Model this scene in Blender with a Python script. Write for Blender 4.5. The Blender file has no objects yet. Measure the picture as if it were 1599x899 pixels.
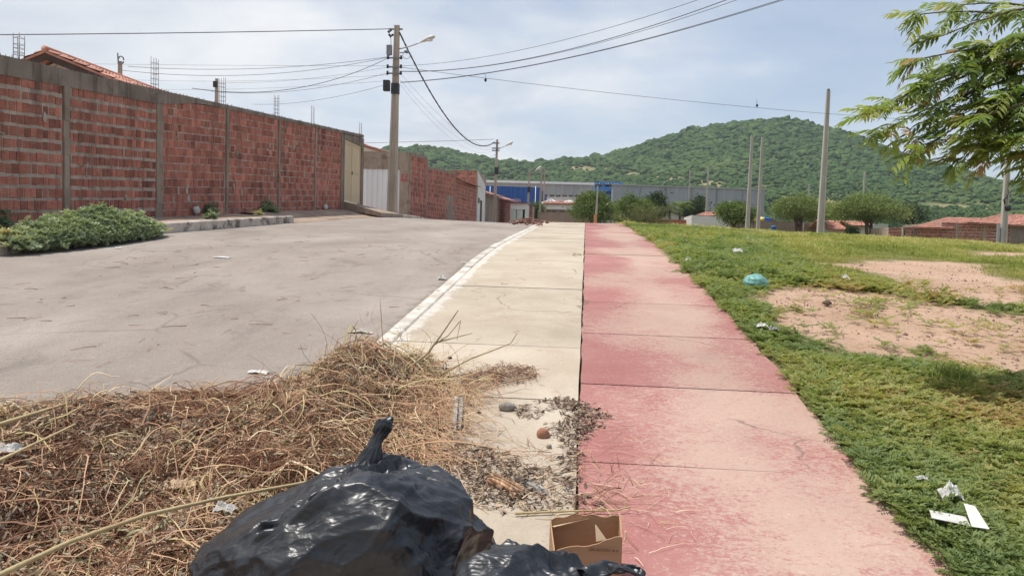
import bpy, math, random
import numpy as np
from mathutils import Vector, Matrix

# ------------------------------------------------------------------ camera, world, sun, exposure
scene = bpy.context.scene
COL = scene.collection
PW, PH, FOC = 1599.0, 899.0, 1200.0
ROLL = math.radians(1.6)
_a, _b = 113.0, 60.5
_a0 = _a*math.cos(ROLL) - _b*math.sin(ROLL)
_b0 = _a*math.sin(ROLL) + _b*math.cos(ROLL)
PITCH = math.atan(_b0/FOC)
YAW = math.atan(_a0/FOC*math.cos(PITCH))
_s, _c, _sp, _cp = math.sin(YAW), math.cos(YAW), math.sin(PITCH), math.cos(PITCH)
CF = np.array([-_s*_cp, _c*_cp, -_sp])
_r0 = np.array([_c, _s, 0.0])
_u0 = np.cross(_r0, CF)
CR = _r0*math.cos(ROLL) + _u0*math.sin(ROLL)
CU = -_r0*math.sin(ROLL) + _u0*math.cos(ROLL)
CAM = np.array([0.0, 0.0, 1.5])
cam_data = bpy.data.cameras.new('camera')
cam = bpy.data.objects.new('camera', cam_data)
COL.objects.link(cam)
_m = Matrix(((CR[0], CU[0], -CF[0], CAM[0]), (CR[1], CU[1], -CF[1], CAM[1]), (CR[2], CU[2], -CF[2], CAM[2]), (0, 0, 0, 1)))
cam.matrix_world = _m
cam_data.sensor_width = 36.0
cam_data.lens = FOC*36.0/PW
cam_data.clip_start = 0.05
cam_data.clip_end = 6000
scene.camera = cam

SUN_TO = np.array([-0.93, 0.14, 0.0]); SUN_TO /= np.linalg.norm(SUN_TO)
SUN_EL = math.radians(72)
SUN_DIR = np.array([SUN_TO[0]*math.cos(SUN_EL), SUN_TO[1]*math.cos(SUN_EL), math.sin(SUN_EL)])

def nd(nt, typ, ins=None, **props):
    n = nt.nodes.new(typ)
    for k, v in props.items():
        setattr(n, k, v)
    for k, v in (ins or {}).items():
        s = n.inputs[k]
        if isinstance(v, bpy.types.NodeSocket):
            nt.links.new(v, s)
        else:
            s.default_value = v
    return n
def mth(nt, op, a, b=0.0, c=None, clamp=False):
    ins = {0: a, 1: b}
    if c is not None: ins[2] = c
    return nd(nt, 'ShaderNodeMath', ins, operation=op, use_clamp=clamp).outputs[0]
def nz(nt, vec, scale, detail=4.0, rough=0.55, dist=0.0):
    return nd(nt, 'ShaderNodeTexNoise', {'Vector': vec, 'Scale': scale, 'Detail': detail, 'Roughness': rough, 'Distortion': dist}).outputs['Fac']
def ramp(nt, fac, stops):
    n = nd(nt, 'ShaderNodeValToRGB', {'Fac': fac})
    e = n.color_ramp.elements
    while len(e) < len(stops): e.new(0.5)
    for i, (p, c) in enumerate(stops):
        e[i].position = p
        e[i].color = (c[0], c[1], c[2], 1) if hasattr(c, '__len__') else (c, c, c, 1)
    return n.outputs['Color']
def mixc(nt, fac, a, b, blend='MIX'):
    n = nd(nt, 'ShaderNodeMix', data_type='RGBA', blend_type=blend)
    for sock, v in ((n.inputs[0], fac), (n.inputs[6], a), (n.inputs[7], b)):
        if isinstance(v, bpy.types.NodeSocket): nt.links.new(v, sock)
        elif hasattr(v, '__len__'): sock.default_value = (v[0], v[1], v[2], 1)
        else: sock.default_value = v
    return n.outputs[2]
def sm(nt, v, lo, hi):
    n = nd(nt, 'ShaderNodeMapRange', {0: v, 1: lo, 2: hi, 3: 0.0, 4: 1.0}, interpolation_type='SMOOTHSTEP')
    return n.outputs[0]

world = bpy.data.worlds.new("World")
scene.world = world
world.use_nodes = True
wt = world.node_tree
wt.nodes.clear()
sky = nd(wt, 'ShaderNodeTexSky', sky_type='NISHITA', sun_disc=False)
sky.sun_elevation = SUN_EL
sky.sun_rotation = math.atan2(SUN_TO[0], SUN_TO[1])
sky.air_density = 1.0
sky.dust_density = 1.6
sky.ozone_density = 1.4
tc = nd(wt, 'ShaderNodeTexCoord')
sep = nd(wt, 'ShaderNodeSeparateXYZ', {0: tc.outputs['Generated']})
zc = mth(wt, 'ADD', mth(wt, 'MAXIMUM', sep.outputs[2], 0.0), 0.16)
cv = nd(wt, 'ShaderNodeCombineXYZ', {0: mth(wt, 'DIVIDE', sep.outputs[0], zc), 1: mth(wt, 'DIVIDE', sep.outputs[1], zc), 2: 0.0}).outputs[0]
n1 = nz(wt, cv, 0.55, 7, 0.55, 0.4)
n2 = nz(wt, cv, 1.7, 6, 0.6, 0.2)
# heavier cloud towards -X, thinner veil towards +X
side = mth(wt, 'MULTIPLY', sep.outputs[0], -0.26)
cl = mth(wt, 'ADD', mth(wt, 'ADD', mth(wt, 'MULTIPLY', n1, 0.72), mth(wt, 'MULTIPLY', n2, 0.28)), side)
cf = sm(wt, cl, 0.43, 0.62)
cov = mth(wt, 'ADD', mth(wt, 'MULTIPLY', cf, 0.60), 0.36)
shade = nz(wt, cv, 1.1, 6, 0.55, 0.3)
ccol = ramp(wt, shade, [(0.34, (3.9, 4.35, 5.0)), (0.62, (6.3, 6.4, 6.5))])
skycol = mixc(wt, cov, sky.outputs[0], ccol)
bg = nd(wt, 'ShaderNodeBackground', {'Color': skycol, 'Strength': 0.14})
wo = nd(wt, 'ShaderNodeOutputWorld', {'Surface': bg.outputs[0]})

sun_data = bpy.data.lights.new('sun', 'SUN')
sun_data.energy = 4.2
sun_data.angle = math.radians(0.6)
sun_data.color = (1.0, 0.955, 0.88)
sun = bpy.data.objects.new('sun', sun_data)
COL.objects.link(sun)
sun.rotation_euler = Vector(SUN_DIR).to_track_quat('Z', 'Y').to_euler()
scene.view_settings.view_transform = 'Standard'
scene.view_settings.look = 'None'
scene.view_settings.exposure = 0.12
scene.view_settings.gamma = 1.0
scene.view_settings.use_curve_mapping = False

# ------------------------------------------------------------------ numeric helpers
rng = np.random.default_rng(7)
random.seed(7)
def _hash(ix, iy, iz, seed):
    n = (ix.astype(np.int64)*374761393 + iy.astype(np.int64)*668265263 + iz.astype(np.int64)*2147483647 + seed*974634777) & 0xFFFFFFFF
    n = ((n ^ (n >> 13))*1274126177) & 0xFFFFFFFF
    n = ((n ^ (n >> 15))*2246822519) & 0xFFFFFFFF
    n = n ^ (n >> 16)
    return (n & 0xFFFFFF)/float(0xFFFFFF)
def vn(x, y, z=None, seed=0):
    x = np.asarray(x, float); y = np.asarray(y, float)
    z = np.zeros_like(x) if z is None else np.asarray(z, float)
    x0, y0, z0 = np.floor(x), np.floor(y), np.floor(z)
    fx, fy, fz = x-x0, y-y0, z-z0
    fx = fx*fx*(3-2*fx); fy = fy*fy*(3-2*fy); fz = fz*fz*(3-2*fz)
    r = 0
    for dx in (0, 1):
        for dy in (0, 1):
            for dz in (0, 1):
                w = (fx if dx else 1-fx)*(fy if dy else 1-fy)*(fz if dz else 1-fz)
                r = r + w*_hash(x0+dx, y0+dy, z0+dz, seed)
    return r
def fbm(x, y, z=None, oct=4, seed=0):
    r, a, t, f = 0, 1.0, 0, 1.0
    for i in range(oct):
        r = r + a*vn(np.asarray(x)*f, np.asarray(y)*f, None if z is None else np.asarray(z)*f, seed+i*17)
        t += a; a *= 0.5; f *= 2.03
    return r/t
def poly_sd(x, y, poly):
    """signed distance to a polygon, positive inside"""
    x = np.asarray(x, float); y = np.asarray(y, float)
    P = np.asarray(poly, float); Q = np.roll(P, -1, 0)
    d = np.full(x.shape, 1e9); ins = np.zeros(x.shape, bool)
    for (ax, ay), (bx, by) in zip(P, Q):
        ex, ey = bx-ax, by-ay
        t = np.clip(((x-ax)*ex + (y-ay)*ey)/(ex*ex+ey*ey+1e-12), 0, 1)
        d = np.minimum(d, np.hypot(x-ax-t*ex, y-ay-t*ey))
        c = ((ay > y) != (by > y)) & (x < (bx-ax)*(y-ay)/((by-ay) if by != ay else 1e-9) + ax)
        ins ^= c
    return np.where(ins, d, -d)
def smooth(a, b, x):
    t = np.clip((np.asarray(x, float)-a)/(b-a), 0, 1)
    return t*t*(3-2*t)

# ------------------------------------------------------------------ the lie of the land
_py = np.arange(-40, 4000, 0.5)
_ps = np.interp(_py, [-40, 10.5, 15, 27, 36, 48, 60, 110, 160, 4000], [.112, .116, .064, .062, .0, .0, -.022, -.022, 0, 0])
_pz = np.cumsum(_ps)*0.5
_pz -= np.interp(0, _py, _pz)
def PZ(Y): return np.interp(Y, _py, _pz)
def gz(X, Y):
    X = np.asarray(X, float); Y = np.asarray(Y, float)
    z = PZ(Y) + 0.022*np.clip(-1.65-X, 0, 11) - 0.031*np.clip(X-1.5, 0, 28)
    far = smooth(1.5, 3.0, X)*smooth(3, 8, Y)
    return z + far*0.10*(fbm(X*0.35, Y*0.35, oct=3, seed=5)-0.5)
def fgz(x, y): return float(gz(x, y))
def at(px, py, Y):
    d = CF + (px-800)/FOC*CR - (py-449.5)/FOC*CU
    return Vector(CAM + d*(Y/d[1]))
def on(px, py, off=0.0):
    d = CF + (px-800)/FOC*CR - (py-449.5)/FOC*CU
    ts = np.arange(0.8, 80, 0.02)
    p = CAM[None, :] + d[None, :]*(ts/d[1])[:, None]
    h = p[:, 2] - gz(p[:, 0], p[:, 1]) - off
    i = np.argmax(h < 0)
    return Vector(p[i])
def atX(px, py, X):
    d = CF + (px-800)/FOC*CR - (py-449.5)/FOC*CU
    return Vector(CAM + d*(X/d[0]))
def proj(P):
    v = np.asarray(P, float) - CAM
    w = v @ CF
    return 800 + FOC*(v @ CR)/w, 449.5 - FOC*(v @ CU)/w

# ------------------------------------------------------------------ objects
def tagp(o, label=None, cat=None, group=None, kind=None):
    if label: o['label'] = label
    if cat: o['category'] = cat
    if group: o['group'] = group
    if kind: o['kind'] = kind
    return o
def thing(name, label, cat, loc, group=None):
    o = bpy.data.objects.new(name, None)
    COL.objects.link(o)
    o.location = loc
    o.empty_display_size = 0.2
    return tagp(o, label, cat, group, 'thing')
def wloc(o):
    v = Vector((0, 0, 0))
    while o is not None:
        v += o.location
        o = o.parent
    return v
def mesh_np(name, V, F, mat, rnd=None, smooth_=False, parent=None, loc=None, midx=None):
    """V (n,3) world; F (m,k) with k = 3 or 4, or a list of such arrays"""
    V = np.asarray(V, np.float64)
    Fs = F if isinstance(F, list) else [F]
    Fs = [np.asarray(f, np.int32) for f in Fs if len(f)]
    org = wloc(parent) if parent is not None else Vector(loc if loc is not None else (0, 0, 0))
    V = V - np.array(org)[None, :]
    me = bpy.data.meshes.new(name)
    me.vertices.add(len(V))
    me.vertices.foreach_set('co', V.astype(np.float32).ravel())
    li = np.concatenate([f.ravel() for f in Fs])
    sizes = np.concatenate([np.full(len(f), f.shape[1], np.int32) for f in Fs])
    starts = np.concatenate([[0], np.cumsum(sizes)[:-1]]).astype(np.int32)
    me.loops.add(len(li)); me.loops.foreach_set('vertex_index', li)
    me.polygons.add(len(sizes)); me.polygons.foreach_set('loop_start', starts)
    me.polygons.foreach_set('loop_total', sizes)
    me.polygons.foreach_set('use_smooth', np.full(len(sizes), bool(smooth_)))
    mats = mat if isinstance(mat, (list, tuple)) else [mat]
    for m in mats: me.materials.append(m)
    if midx is not None: me.polygons.foreach_set('material_index', np.asarray(midx, np.int32))
    if rnd is not None:
        a = me.attributes.new('rnd', 'FLOAT', 'POINT')
        a.data.foreach_set('value', np.asarray(rnd, np.float32))
    me.update(calc_edges=True)
    me.validate()
    o = bpy.data.objects.new(name, me)
    COL.objects.link(o)
    if parent is not None: o.parent = parent
    else: o.location = org
    return o
def copy_tree(src, loc, label=None, name=None):
    c = src.copy(); COL.objects.link(c); c.location = loc
    if label: c['label'] = label
    for ch in list(src.children):
        k = ch.copy(); COL.objects.link(k); k.parent = c
        for g in list(ch.children):
            q = g.copy(); COL.objects.link(q); q.parent = k
    return c

class MB:
    """collects shapes in world space; build() links them as ONE mesh object"""
    def __init__(s): s.v = []; s.f = []; s.r = []; s.m = []; s.sm = []
    def add(s, verts, faces, rnd=None, mi=0, smooth_=False):
        b = len(s.v)
        s.v += [tuple(v) for v in verts]
        r = random.random() if rnd is None else rnd
        s.r += [r]*len(verts)
        for f in faces:
            s.f.append([i+b for i in f]); s.m.append(mi); s.sm.append(smooth_)
        return s
    def hexa(s, p, rnd=None, mi=0):
        """p: 8 points, bottom ring then top ring"""
        return s.add(p, [(3, 2, 1, 0), (4, 5, 6, 7), (0, 1, 5, 4), (1, 2, 6, 5), (2, 3, 7, 6), (3, 0, 4, 7)], rnd, mi)
    def box(s, c, size, rz=0.0, rx=0.0, ry=0.0, rnd=None, mi=0, top=1.0):
        M = Matrix.Rotation(rz, 3, 'Z') @ Matrix.Rotation(ry, 3, 'Y') @ Matrix.Rotation(rx, 3, 'X')
        hx, hy, hz = size[0]/2, size[1]/2, size[2]/2
        p = []
        for z, k in ((-hz, 1.0), (hz, top)):
            for x, y in ((-hx, -hy), (hx, -hy), (hx, hy), (-hx, hy)):
                p.append(Vector(c) + M @ Vector((x*k, y*k, z)))
        return s.hexa(p, rnd, mi)
    def bb(s, x0, x1, y0, y1, z0, z1, rnd=None, mi=0):
        return s.box(((x0+x1)/2, (y0+y1)/2, (z0+z1)/2), (abs(x1-x0), abs(y1-y0), abs(z1-z0)), rnd=rnd, mi=mi)
    def tube(s, pts, rad, n=8, cap=True, rnd=None, mi=0, smooth_=True):
        pts = [Vector(p) for p in pts]
        if not hasattr(rad, '__len__'): rad = [rad]*len(pts)
        V = []; F = []
        ref = None
        for i, p in enumerate(pts):
            t = (pts[min(i+1, len(pts)-1)] - pts[max(i-1, 0)]).normalized()
            if ref is None:
                ref = Vector((0, 0, 1)) if abs(t.z) < 0.9 else Vector((1, 0, 0))
            u = (ref - t*ref.dot(t)).normalized(); w = t.cross(u); ref = u
            for k in range(n):
                a = 2*math.pi*k/n
                V.append(p + (u*math.cos(a) + w*math.sin(a))*rad[i])
        for i in range(len(pts)-1):
            for k in range(n):
                F.append((i*n+k, i*n+(k+1) % n, (i+1)*n+(k+1) % n, (i+1)*n+k))
        if cap:
            F.append(tuple(range(n-1, -1, -1))); F.append(tuple((len(pts)-1)*n+k for k in range(n)))
        return s.add(V, F, rnd, mi, smooth_)
    def blob(s, c, size, seed=0, rough=0.25, sub=2, rnd=None, mi=0, freq=1.6, flat=False):
        V, F = ICO[sub]
        V = V.copy()
        n = fbm(V[:, 0]*freq+seed*7.3+50, V[:, 1]*freq+50, V[:, 2]*freq+50, 3, seed)
        V = V*(1 + rough*2*(n-0.5))[:, None]*np.array(size)[None, :]/1.0 + np.array(c)[None, :]
        return s.add(V.tolist(), F.tolist(), rnd, mi, not flat)
    def build(s, name, mat, parent=None, loc=None):
        me = bpy.data.meshes.new(name)
        if loc is None and parent is None:
            a = np.array(s.v)
            loc = ((a[:, 0].min()+a[:, 0].max())/2, (a[:, 1].min()+a[:, 1].max())/2, a[:, 2].min())
        org = wloc(parent) if parent is not None else Vector(loc)
        me.from_pydata([Vector(v)-org for v in s.v], [], s.f)
        for m in (mat if isinstance(mat, (list, tuple)) else [mat]): me.materials.append(m)
        me.polygons.foreach_set('material_index', s.m)
        me.polygons.foreach_set('use_smooth', s.sm)
        a = me.attributes.new('rnd', 'FLOAT', 'POINT'); a.data.foreach_set('value', np.array(s.r, np.float32))
        me.update()
        o = bpy.data.objects.new(name, me)
        COL.objects.link(o)
        if parent is not None: o.parent = parent
        else: o.location = org
        return o
def _ico(sub):
    import bmesh
    bm = bmesh.new(); bmesh.ops.create_icosphere(bm, subdivisions=sub, radius=1.0)
    V = np.array([v.co[:] for v in bm.verts]); F = np.array([[v.index for v in f.verts] for f in bm.faces]); bm.free()
    return V, F
ICO = {k: _ico(k) for k in (1, 2, 3, 4)}

def scatter(protos, pos, yaw, tilt, scale, rnd, rx=None):
    """protos: list of (V, F); returns merged V, list of F arrays, rnd per vertex"""
    N = len(pos)
    which = rng.integers(0, len(protos), N)
    Vs, Fs, Rs = [], [], []
    base = 0
    scale = np.broadcast_to(np.asarray(scale, float), (N,)) if np.ndim(scale) < 2 else np.asarray(scale, float)
    for k, (PV, PF) in enumerate(protos):
        I = np.where(which == k)[0]
        if not len(I): continue
        cy, sy = np.cos(yaw[I]), np.sin(yaw[I]); ct, st = np.cos(tilt[I]), np.sin(tilt[I])
        az = rng.uniform(0, 2*np.pi, len(I)) if rx is None else rx[I]
        ca, sa = np.cos(az), np.sin(az)
        sc = scale[I]
        P = PV[None, :, :]*(sc[:, None, None] if sc.ndim == 1 else sc[:, None, :])
        x = P[..., 0]*cy[:, None] - P[..., 1]*sy[:, None]; y = P[..., 0]*sy[:, None] + P[..., 1]*cy[:, None]; z = P[..., 2]
        # tilt about a horizontal axis at azimuth az
        u = x*ca[:, None] + y*sa[:, None]; v = -x*sa[:, None] + y*ca[:, None]
        u2 = u*ct[:, None] + z*st[:, None]; z2 = -u*st[:, None] + z*ct[:, None]
        x = u2*ca[:, None] - v*sa[:, None]; y = u2*sa[:, None] + v*ca[:, None]
        W = np.stack([x, y, z2], -1) + pos[I][:, None, :]
        nv = len(PV)
        Vs.append(W.reshape(-1, 3))
        for f in (PF if isinstance(PF, list) else [PF]):
            Fs.append((f[None, :, :] + (np.arange(len(I))*nv)[:, None, None] + base).reshape(-1, f.shape[1]))
        Rs.append(np.repeat(rnd[I], nv))
        base += nv*len(I)
    return np.concatenate(Vs), Fs, np.concatenate(Rs)

def strands(starts, dirs, length, nseg, rad, curl, zfun, lift, rnd, sides=3, taper=0.5, droop=None):
    """many thin bent stems as tubes; zfun gives the surface the stems lie on (or None)"""
    N = len(starts)
    pts = np.zeros((N, nseg+1, 3)); pts[:, 0] = starts
    d = dirs/np.linalg.norm(dirs, axis=1)[:, None]
    step = (length/nseg)[:, None]
    for i in range(nseg):
        d = d + rng.normal(0, 1, (N, 3))*curl[:, None]
        if droop is not None: d[:, 2] -= droop
        d /= np.linalg.norm(d, axis=1)[:, None]
        pts[:, i+1] = pts[:, i] + d*step
    if zfun is not None:
        k = np.linspace(0, 1, nseg+1)[None, :]
        pts[..., 2] = zfun(pts[..., 0], pts[..., 1]) + lift[:, None]*(0.35+0.65*np.sin(np.pi*np.clip(k*1.1, 0, 1))) + (pts[..., 2]-pts[:, :1, 2])*0.35
    return tubes_np(pts, rad, rnd, sides, taper)
def tubes_np(pts, rad, rnd, sides=3, taper=0.5):
    N, S, _ = pts.shape
    t = np.zeros_like(pts); t[:, 1:-1] = pts[:, 2:]-pts[:, :-2]; t[:, 0] = pts[:, 1]-pts[:, 0]; t[:, -1] = pts[:, -1]-pts[:, -2]
    t /= np.linalg.norm(t, axis=2)[..., None]+1e-9
    ref = np.where(np.abs(t[..., 2:3]) < 0.9, np.array([0, 0, 1.0]), np.array([1.0, 0, 0]))
    u = np.cross(t, ref); u /= np.linalg.norm(u, axis=2)[..., None]+1e-9
    w = np.cross(t, u)
    r = rad[:, None]*np.linspace(1, taper, S)[None, :]
    ring = []
    for k in range(sides):
        a = 2*np.pi*k/sides
        ring.append(pts + (u*np.cos(a) + w*np.sin(a))*r[..., None])
    V = np.stack(ring, 2).reshape(-1, 3)
    b = np.arange(N)[:, None, None]*S*sides + np.arange(S-1)[None, :, None]*sides
    k = np.arange(sides)[None, None, :]; k2 = (k+1) % sides
    F = np.stack([b+k, b+k2, b+sides+k2, b+sides+k], -1).reshape(-1, 4)
    return V, F, np.repeat(rnd, S*sides)

# ------------------------------------------------------------------ materials
def newmat(name):
    m = bpy.data.materials.new(name); m.use_nodes = True
    nt = m.node_tree; nt.nodes.clear()
    out = nd(nt, 'ShaderNodeOutputMaterial')
    b = nd(nt, 'ShaderNodeBsdfPrincipled')
    nt.links.new(b.outputs[0], out.inputs[0])
    return m, nt, b, out
def lk(nt, a, b): nt.links.new(a, b)
def gm(name, stops, scale=3.0, rough=0.85, bump=0.0, bscale=40.0, rnd=0.0, spec=0.3, metal=0.0, detail=5, trans=0.0, spots=None, pos=False, dist=0.01, hue=None, stretch=None, ribs=False, streak=0.0):
    """general surface: colour ramp over noise, per-piece brightness (rnd attribute), bump; spots = (colour, scale, lo, hi)"""
    m, nt, b, out = newmat(name)
    if pos: vec = nd(nt, 'ShaderNodeNewGeometry').outputs['Position']
    else: vec = nd(nt, 'ShaderNodeTexCoord').outputs['Object']
    if stretch: vec2 = nd(nt, 'ShaderNodeMapping', {'Vector': vec, 'Scale': stretch}).outputs[0]
    else: vec2 = vec
    c = ramp(nt, nz(nt, vec2, scale, detail, 0.62, 0.2), stops)
    if spots:
        for sc_, s_, lo, hi in (spots if isinstance(spots, list) else [spots]):
            c = mixc(nt, sm(nt, nz(nt, vec2, s_, 5, 0.65, 0.3), lo, hi), c, sc_)
    if streak:
        sv = nd(nt, 'ShaderNodeMapping', {'Vector': vec, 'Scale': (2.2, 2.2, .22)}).outputs[0]
        c = mixc(nt, mth(nt, 'MULTIPLY', sm(nt, nz(nt, sv, 1.5, 6, .7, .5), .50, .66), streak), c, (.06, .045, .035))
    if rnd > 0 or hue:
        at_ = nd(nt, 'ShaderNodeAttribute', attribute_name='rnd').outputs['Fac']
        if hue: c = mixc(nt, 0.85, c, ramp(nt, at_, hue)) if not isinstance(hue, tuple) else mixc(nt, hue[0], c, ramp(nt, at_, hue[1]))
        if rnd > 0:
            k = mth(nt, 'ADD', mth(nt, 'MULTIPLY', at_, 2*rnd), 1-rnd)
            c = mixc(nt, 1.0, c, nd(nt, 'ShaderNodeCombineColor', {0: k, 1: k, 2: k}).outputs[0], 'MULTIPLY')
    lk(nt, c, b.inputs['Base Color'])
    b.inputs['Roughness'].default_value = rough
    b.inputs['Specular IOR Level'].default_value = spec
    b.inputs['Metallic'].default_value = metal
    if bump > 0:
        h = nz(nt, vec, bscale, 4, 0.6)
        if ribs:
            w = nd(nt, 'ShaderNodeTexWave', {'Vector': vec, 'Scale': 8.5, 'Distortion': .6, 'Detail': 2.0}, wave_type='BANDS', bands_direction='Z').outputs['Fac']
            h = mth(nt, 'ADD', h, mth(nt, 'MULTIPLY', w, 1.1))
            c2 = mixc(nt, mth(nt, 'MULTIPLY', sm(nt, w, .25, .05), .35), c, (.10, .04, .03)); lk(nt, c2, b.inputs['Base Color'])
        bn = nd(nt, 'ShaderNodeBump', {'Strength': bump, 'Distance': dist, 'Height': h})
        lk(nt, bn.outputs[0], b.inputs['Normal'])
    if trans > 0:
        tr = nd(nt, 'ShaderNodeBsdfTranslucent')
        lk(nt, c, tr.inputs[0])
        mx = nd(nt, 'ShaderNodeMixShader', {0: trans})
        lk(nt, b.outputs[0], mx.inputs[1]); lk(nt, tr.outputs[0], mx.inputs[2]); lk(nt, mx.outputs[0], out.inputs[0])
    return m

def G(v): return (v, v, v)
MAT = {}
MAT['cement'] = gm('cement', [(.3, (.25, .19, .145)), (.7, (.37, .295, .235))], 2.2, .92, .5, 30, .1, spots=[((.15, .12, .095), 1.1, .55, .72)], streak=.45)
MAT['cement_dark'] = gm('cement_dark', [(.3, (.19, .148, .118)), (.7, (.30, .245, .20))], 1.6, .95, .6, 25, .1, spots=[((.12, .095, .075), .9, .5, .7)], streak=.6)
MAT['mortar'] = gm('mortar', [(.3, (.34, .265, .215)), (.7, (.50, .41, .34))], 4, .95, .7, 60, streak=.5, spots=[((.22, .165, .13), 2.2, .54, .7)])
MAT['brick'] = gm('brick', [(.3, (.33, .115, .08)), (.7, (.52, .205, .14))], 5, .9, .5, 90, .42, spots=[((.36, .26, .21), 3.4, .58, .76), ((.11, .05, .04), .9, .55, .78)], ribs=True, streak=.32)
MAT['brick_far'] = gm('brick_far', [(.3, (.25, .085, .06)), (.7, (.36, .14, .095))], 3, .9, .4, 60, .25, spots=[((.36, .28, .22), 1.2, .58, .76)])
MAT['steel'] = gm('rusty_steel', [(.3, (.13, .11, .10)), (.7, (.22, .18, .16))], 20, .7, .2, 80, metal=.3)
MAT['rooftile'] = gm('roof_tile', [(.3, (.38, .17, .12)), (.7, (.55, .29, .22))], 5, .85, .4, 50, .28, spots=[((.14, .08, .06), 2.5, .62, .8)])
MAT['fascia'] = gm('dark_fascia', [(.3, (.045, .03, .025)), (.7, (.08, .05, .04))], 5, .8)
MAT['creamgate'] = gm('cream_gate_paint', [(.3, (.58, .45, .28)), (.7, (.68, .55, .37))], 1.4, .55, .1, 30, .05, stretch=(1, 1, .3))
MAT['whitegate'] = gm('white_sheet_metal', [(.3, (.58, .60, .62)), (.7, (.74, .76, .78))], 2, .5, .1, 20, .04, stretch=(1, 1, .2))
MAT['pole'] = gm('pole_concrete', [(.3, (.37, .30, .24)), (.7, (.50, .42, .34))], 3, .9, .4, 40, .06, stretch=(2, 2, .4), spots=[((.40, .23, .11), 1.5, .66, .85)])
MAT['palepole'] = gm('pale_pole_concrete', [(.3, (.38, .35, .31)), (.7, (.52, .48, .43))], 3, .9, .3, 40, .06, stretch=(2, 2, .3))
MAT['dark'] = gm('dark_fitting', [(.3, G(.02)), (.7, G(.05))], 8, .5)
MAT['grey'] = gm('grey_fitting', [(.3, G(.18)), (.7, G(.27))], 8, .5, metal=.4)
MAT['galv'] = gm('galvanised_arm', [(.3, G(.30)), (.7, G(.42))], 8, .45, metal=.6)
MAT['lamp'] = gm('lamp_housing', [(.3, (.55, .53, .48)), (.7, (.70, .68, .63))], 8, .35)
MAT['glass'] = gm('lamp_glass', [(.3, G(.65)), (.7, G(.8))], 8, .15, spec=.6)
MAT['wire'] = gm('cable_black', [(.3, G(.06)), (.7, G(.10))], 8, .6)
MAT['wiregrey'] = gm('cable_grey', [(.3, G(.13)), (.7, G(.2))], 8, .6)
MAT['whitewall'] = gm('white_plaster', [(.3, (.62, .60, .56)), (.7, (.76, .74, .70))], 1.2, .9, .2, 20, .03, spots=[((.42, .37, .30), .6, .62, .85)])
MAT['brownwall'] = gm('brown_render', [(.3, (.27, .20, .16)), (.7, (.36, .28, .22))], 1, .9, .2, 20, .05)
MAT['palegreen'] = gm('pale_green_plaster', [(.3, (.50, .54, .46)), (.7, (.58, .62, .54))], 1, .9)
MAT['dkdoor'] = gm('dark_door', [(.3, (.06, .04, .035)), (.7, (.10, .065, .05))], 4, .6)
MAT['dkwin'] = gm('window_dark', [(.3, G(.02)), (.7, (.045, .05, .055))], 2, .12, spec=.7)
MAT['blue'] = gm('blue_sheet', [(.3, (.012, .062, .25)), (.7, (.02, .09, .32))], .4, .5, stretch=(3, 3, .1))
MAT['blue_light'] = gm('light_blue_sheet', [(.3, (.05, .17, .48)), (.7, (.08, .23, .56))], .4, .5)
MAT['greysheet'] = gm('grey_sheet_cladding', [(.3, (.25, .27, .30)), (.7, (.32, .34, .37))], .15, .5, .0, stretch=(2, 2, .15), metal=.15)
MAT['greyroof'] = gm('grey_sheet_roof', [(.3, (.30, .30, .30)), (.7, (.38, .38, .37))], .2, .5)
MAT['whitetrim'] = gm('white_trim', [(.3, G(.72)), (.7, G(.8))], 1, .5)
MAT['bark'] = gm('bark', [(.3, (.09, .065, .05)), (.7, (.17, .13, .10))], 8, .95, .8, 40)
MAT['cardboard'] = gm('cardboard', [(.3, (.36, .215, .12)), (.7, (.44, .27, .16))], 3, .9, .2, 60, .05, stretch=(1, 1, 6))
MAT['cardtorn'] = gm('torn_card_edge', [(.3, (.52, .38, .24)), (.7, (.64, .48, .32))], 12, .95)
MAT['ink'] = gm('print_ink', [(.3, (.05, .03, .02)), (.7, (.09, .05, .03))], 30, .8)
MAT['redpaint'] = gm('red_paint', [(.3, (.40, .03, .03)), (.7, (.5, .05, .05))], 8, .8)
MAT['white_litter'] = gm('white_plastic', [(.3, (.50, .48, .44)), (.65, (.76, .75, .72))], 14, .45, .3, 60, trans=.15)
MAT['teal'] = gm('teal_plastic', [(.3, (.16, .40, .37)), (.7, (.30, .56, .52))], 9, .35, .3, 40, trans=.25)
MAT['stone'] = gm('stone', [(.3, (.22, .19, .16)), (.7, (.36, .32, .27))], 12, .9, .6, 60)
MAT['redstone'] = gm('reddish_lump', [(.3, (.25, .11, .07)), (.7, (.40, .20, .13))], 14, .9, .6, 60)
MAT['greywood'] = gm('weathered_wood', [(.3, (.12, .105, .09)), (.7, (.42, .39, .36))], 9, .95, .9, 30, .15, stretch=(8, .8, 8))
MAT['brownwood'] = gm('split_wood', [(.3, (.10, .05, .03)), (.5, (.30, .17, .10)), (.75, (.58, .42, .27))], 7, .95, .9, 30, .3, stretch=(8, .8, 8))
MAT['tanstick'] = gm('tan_stalk', [(.3, (.34, .25, .13)), (.7, (.50, .40, .22))], 6, .8, .4, 40, .15)
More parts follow.
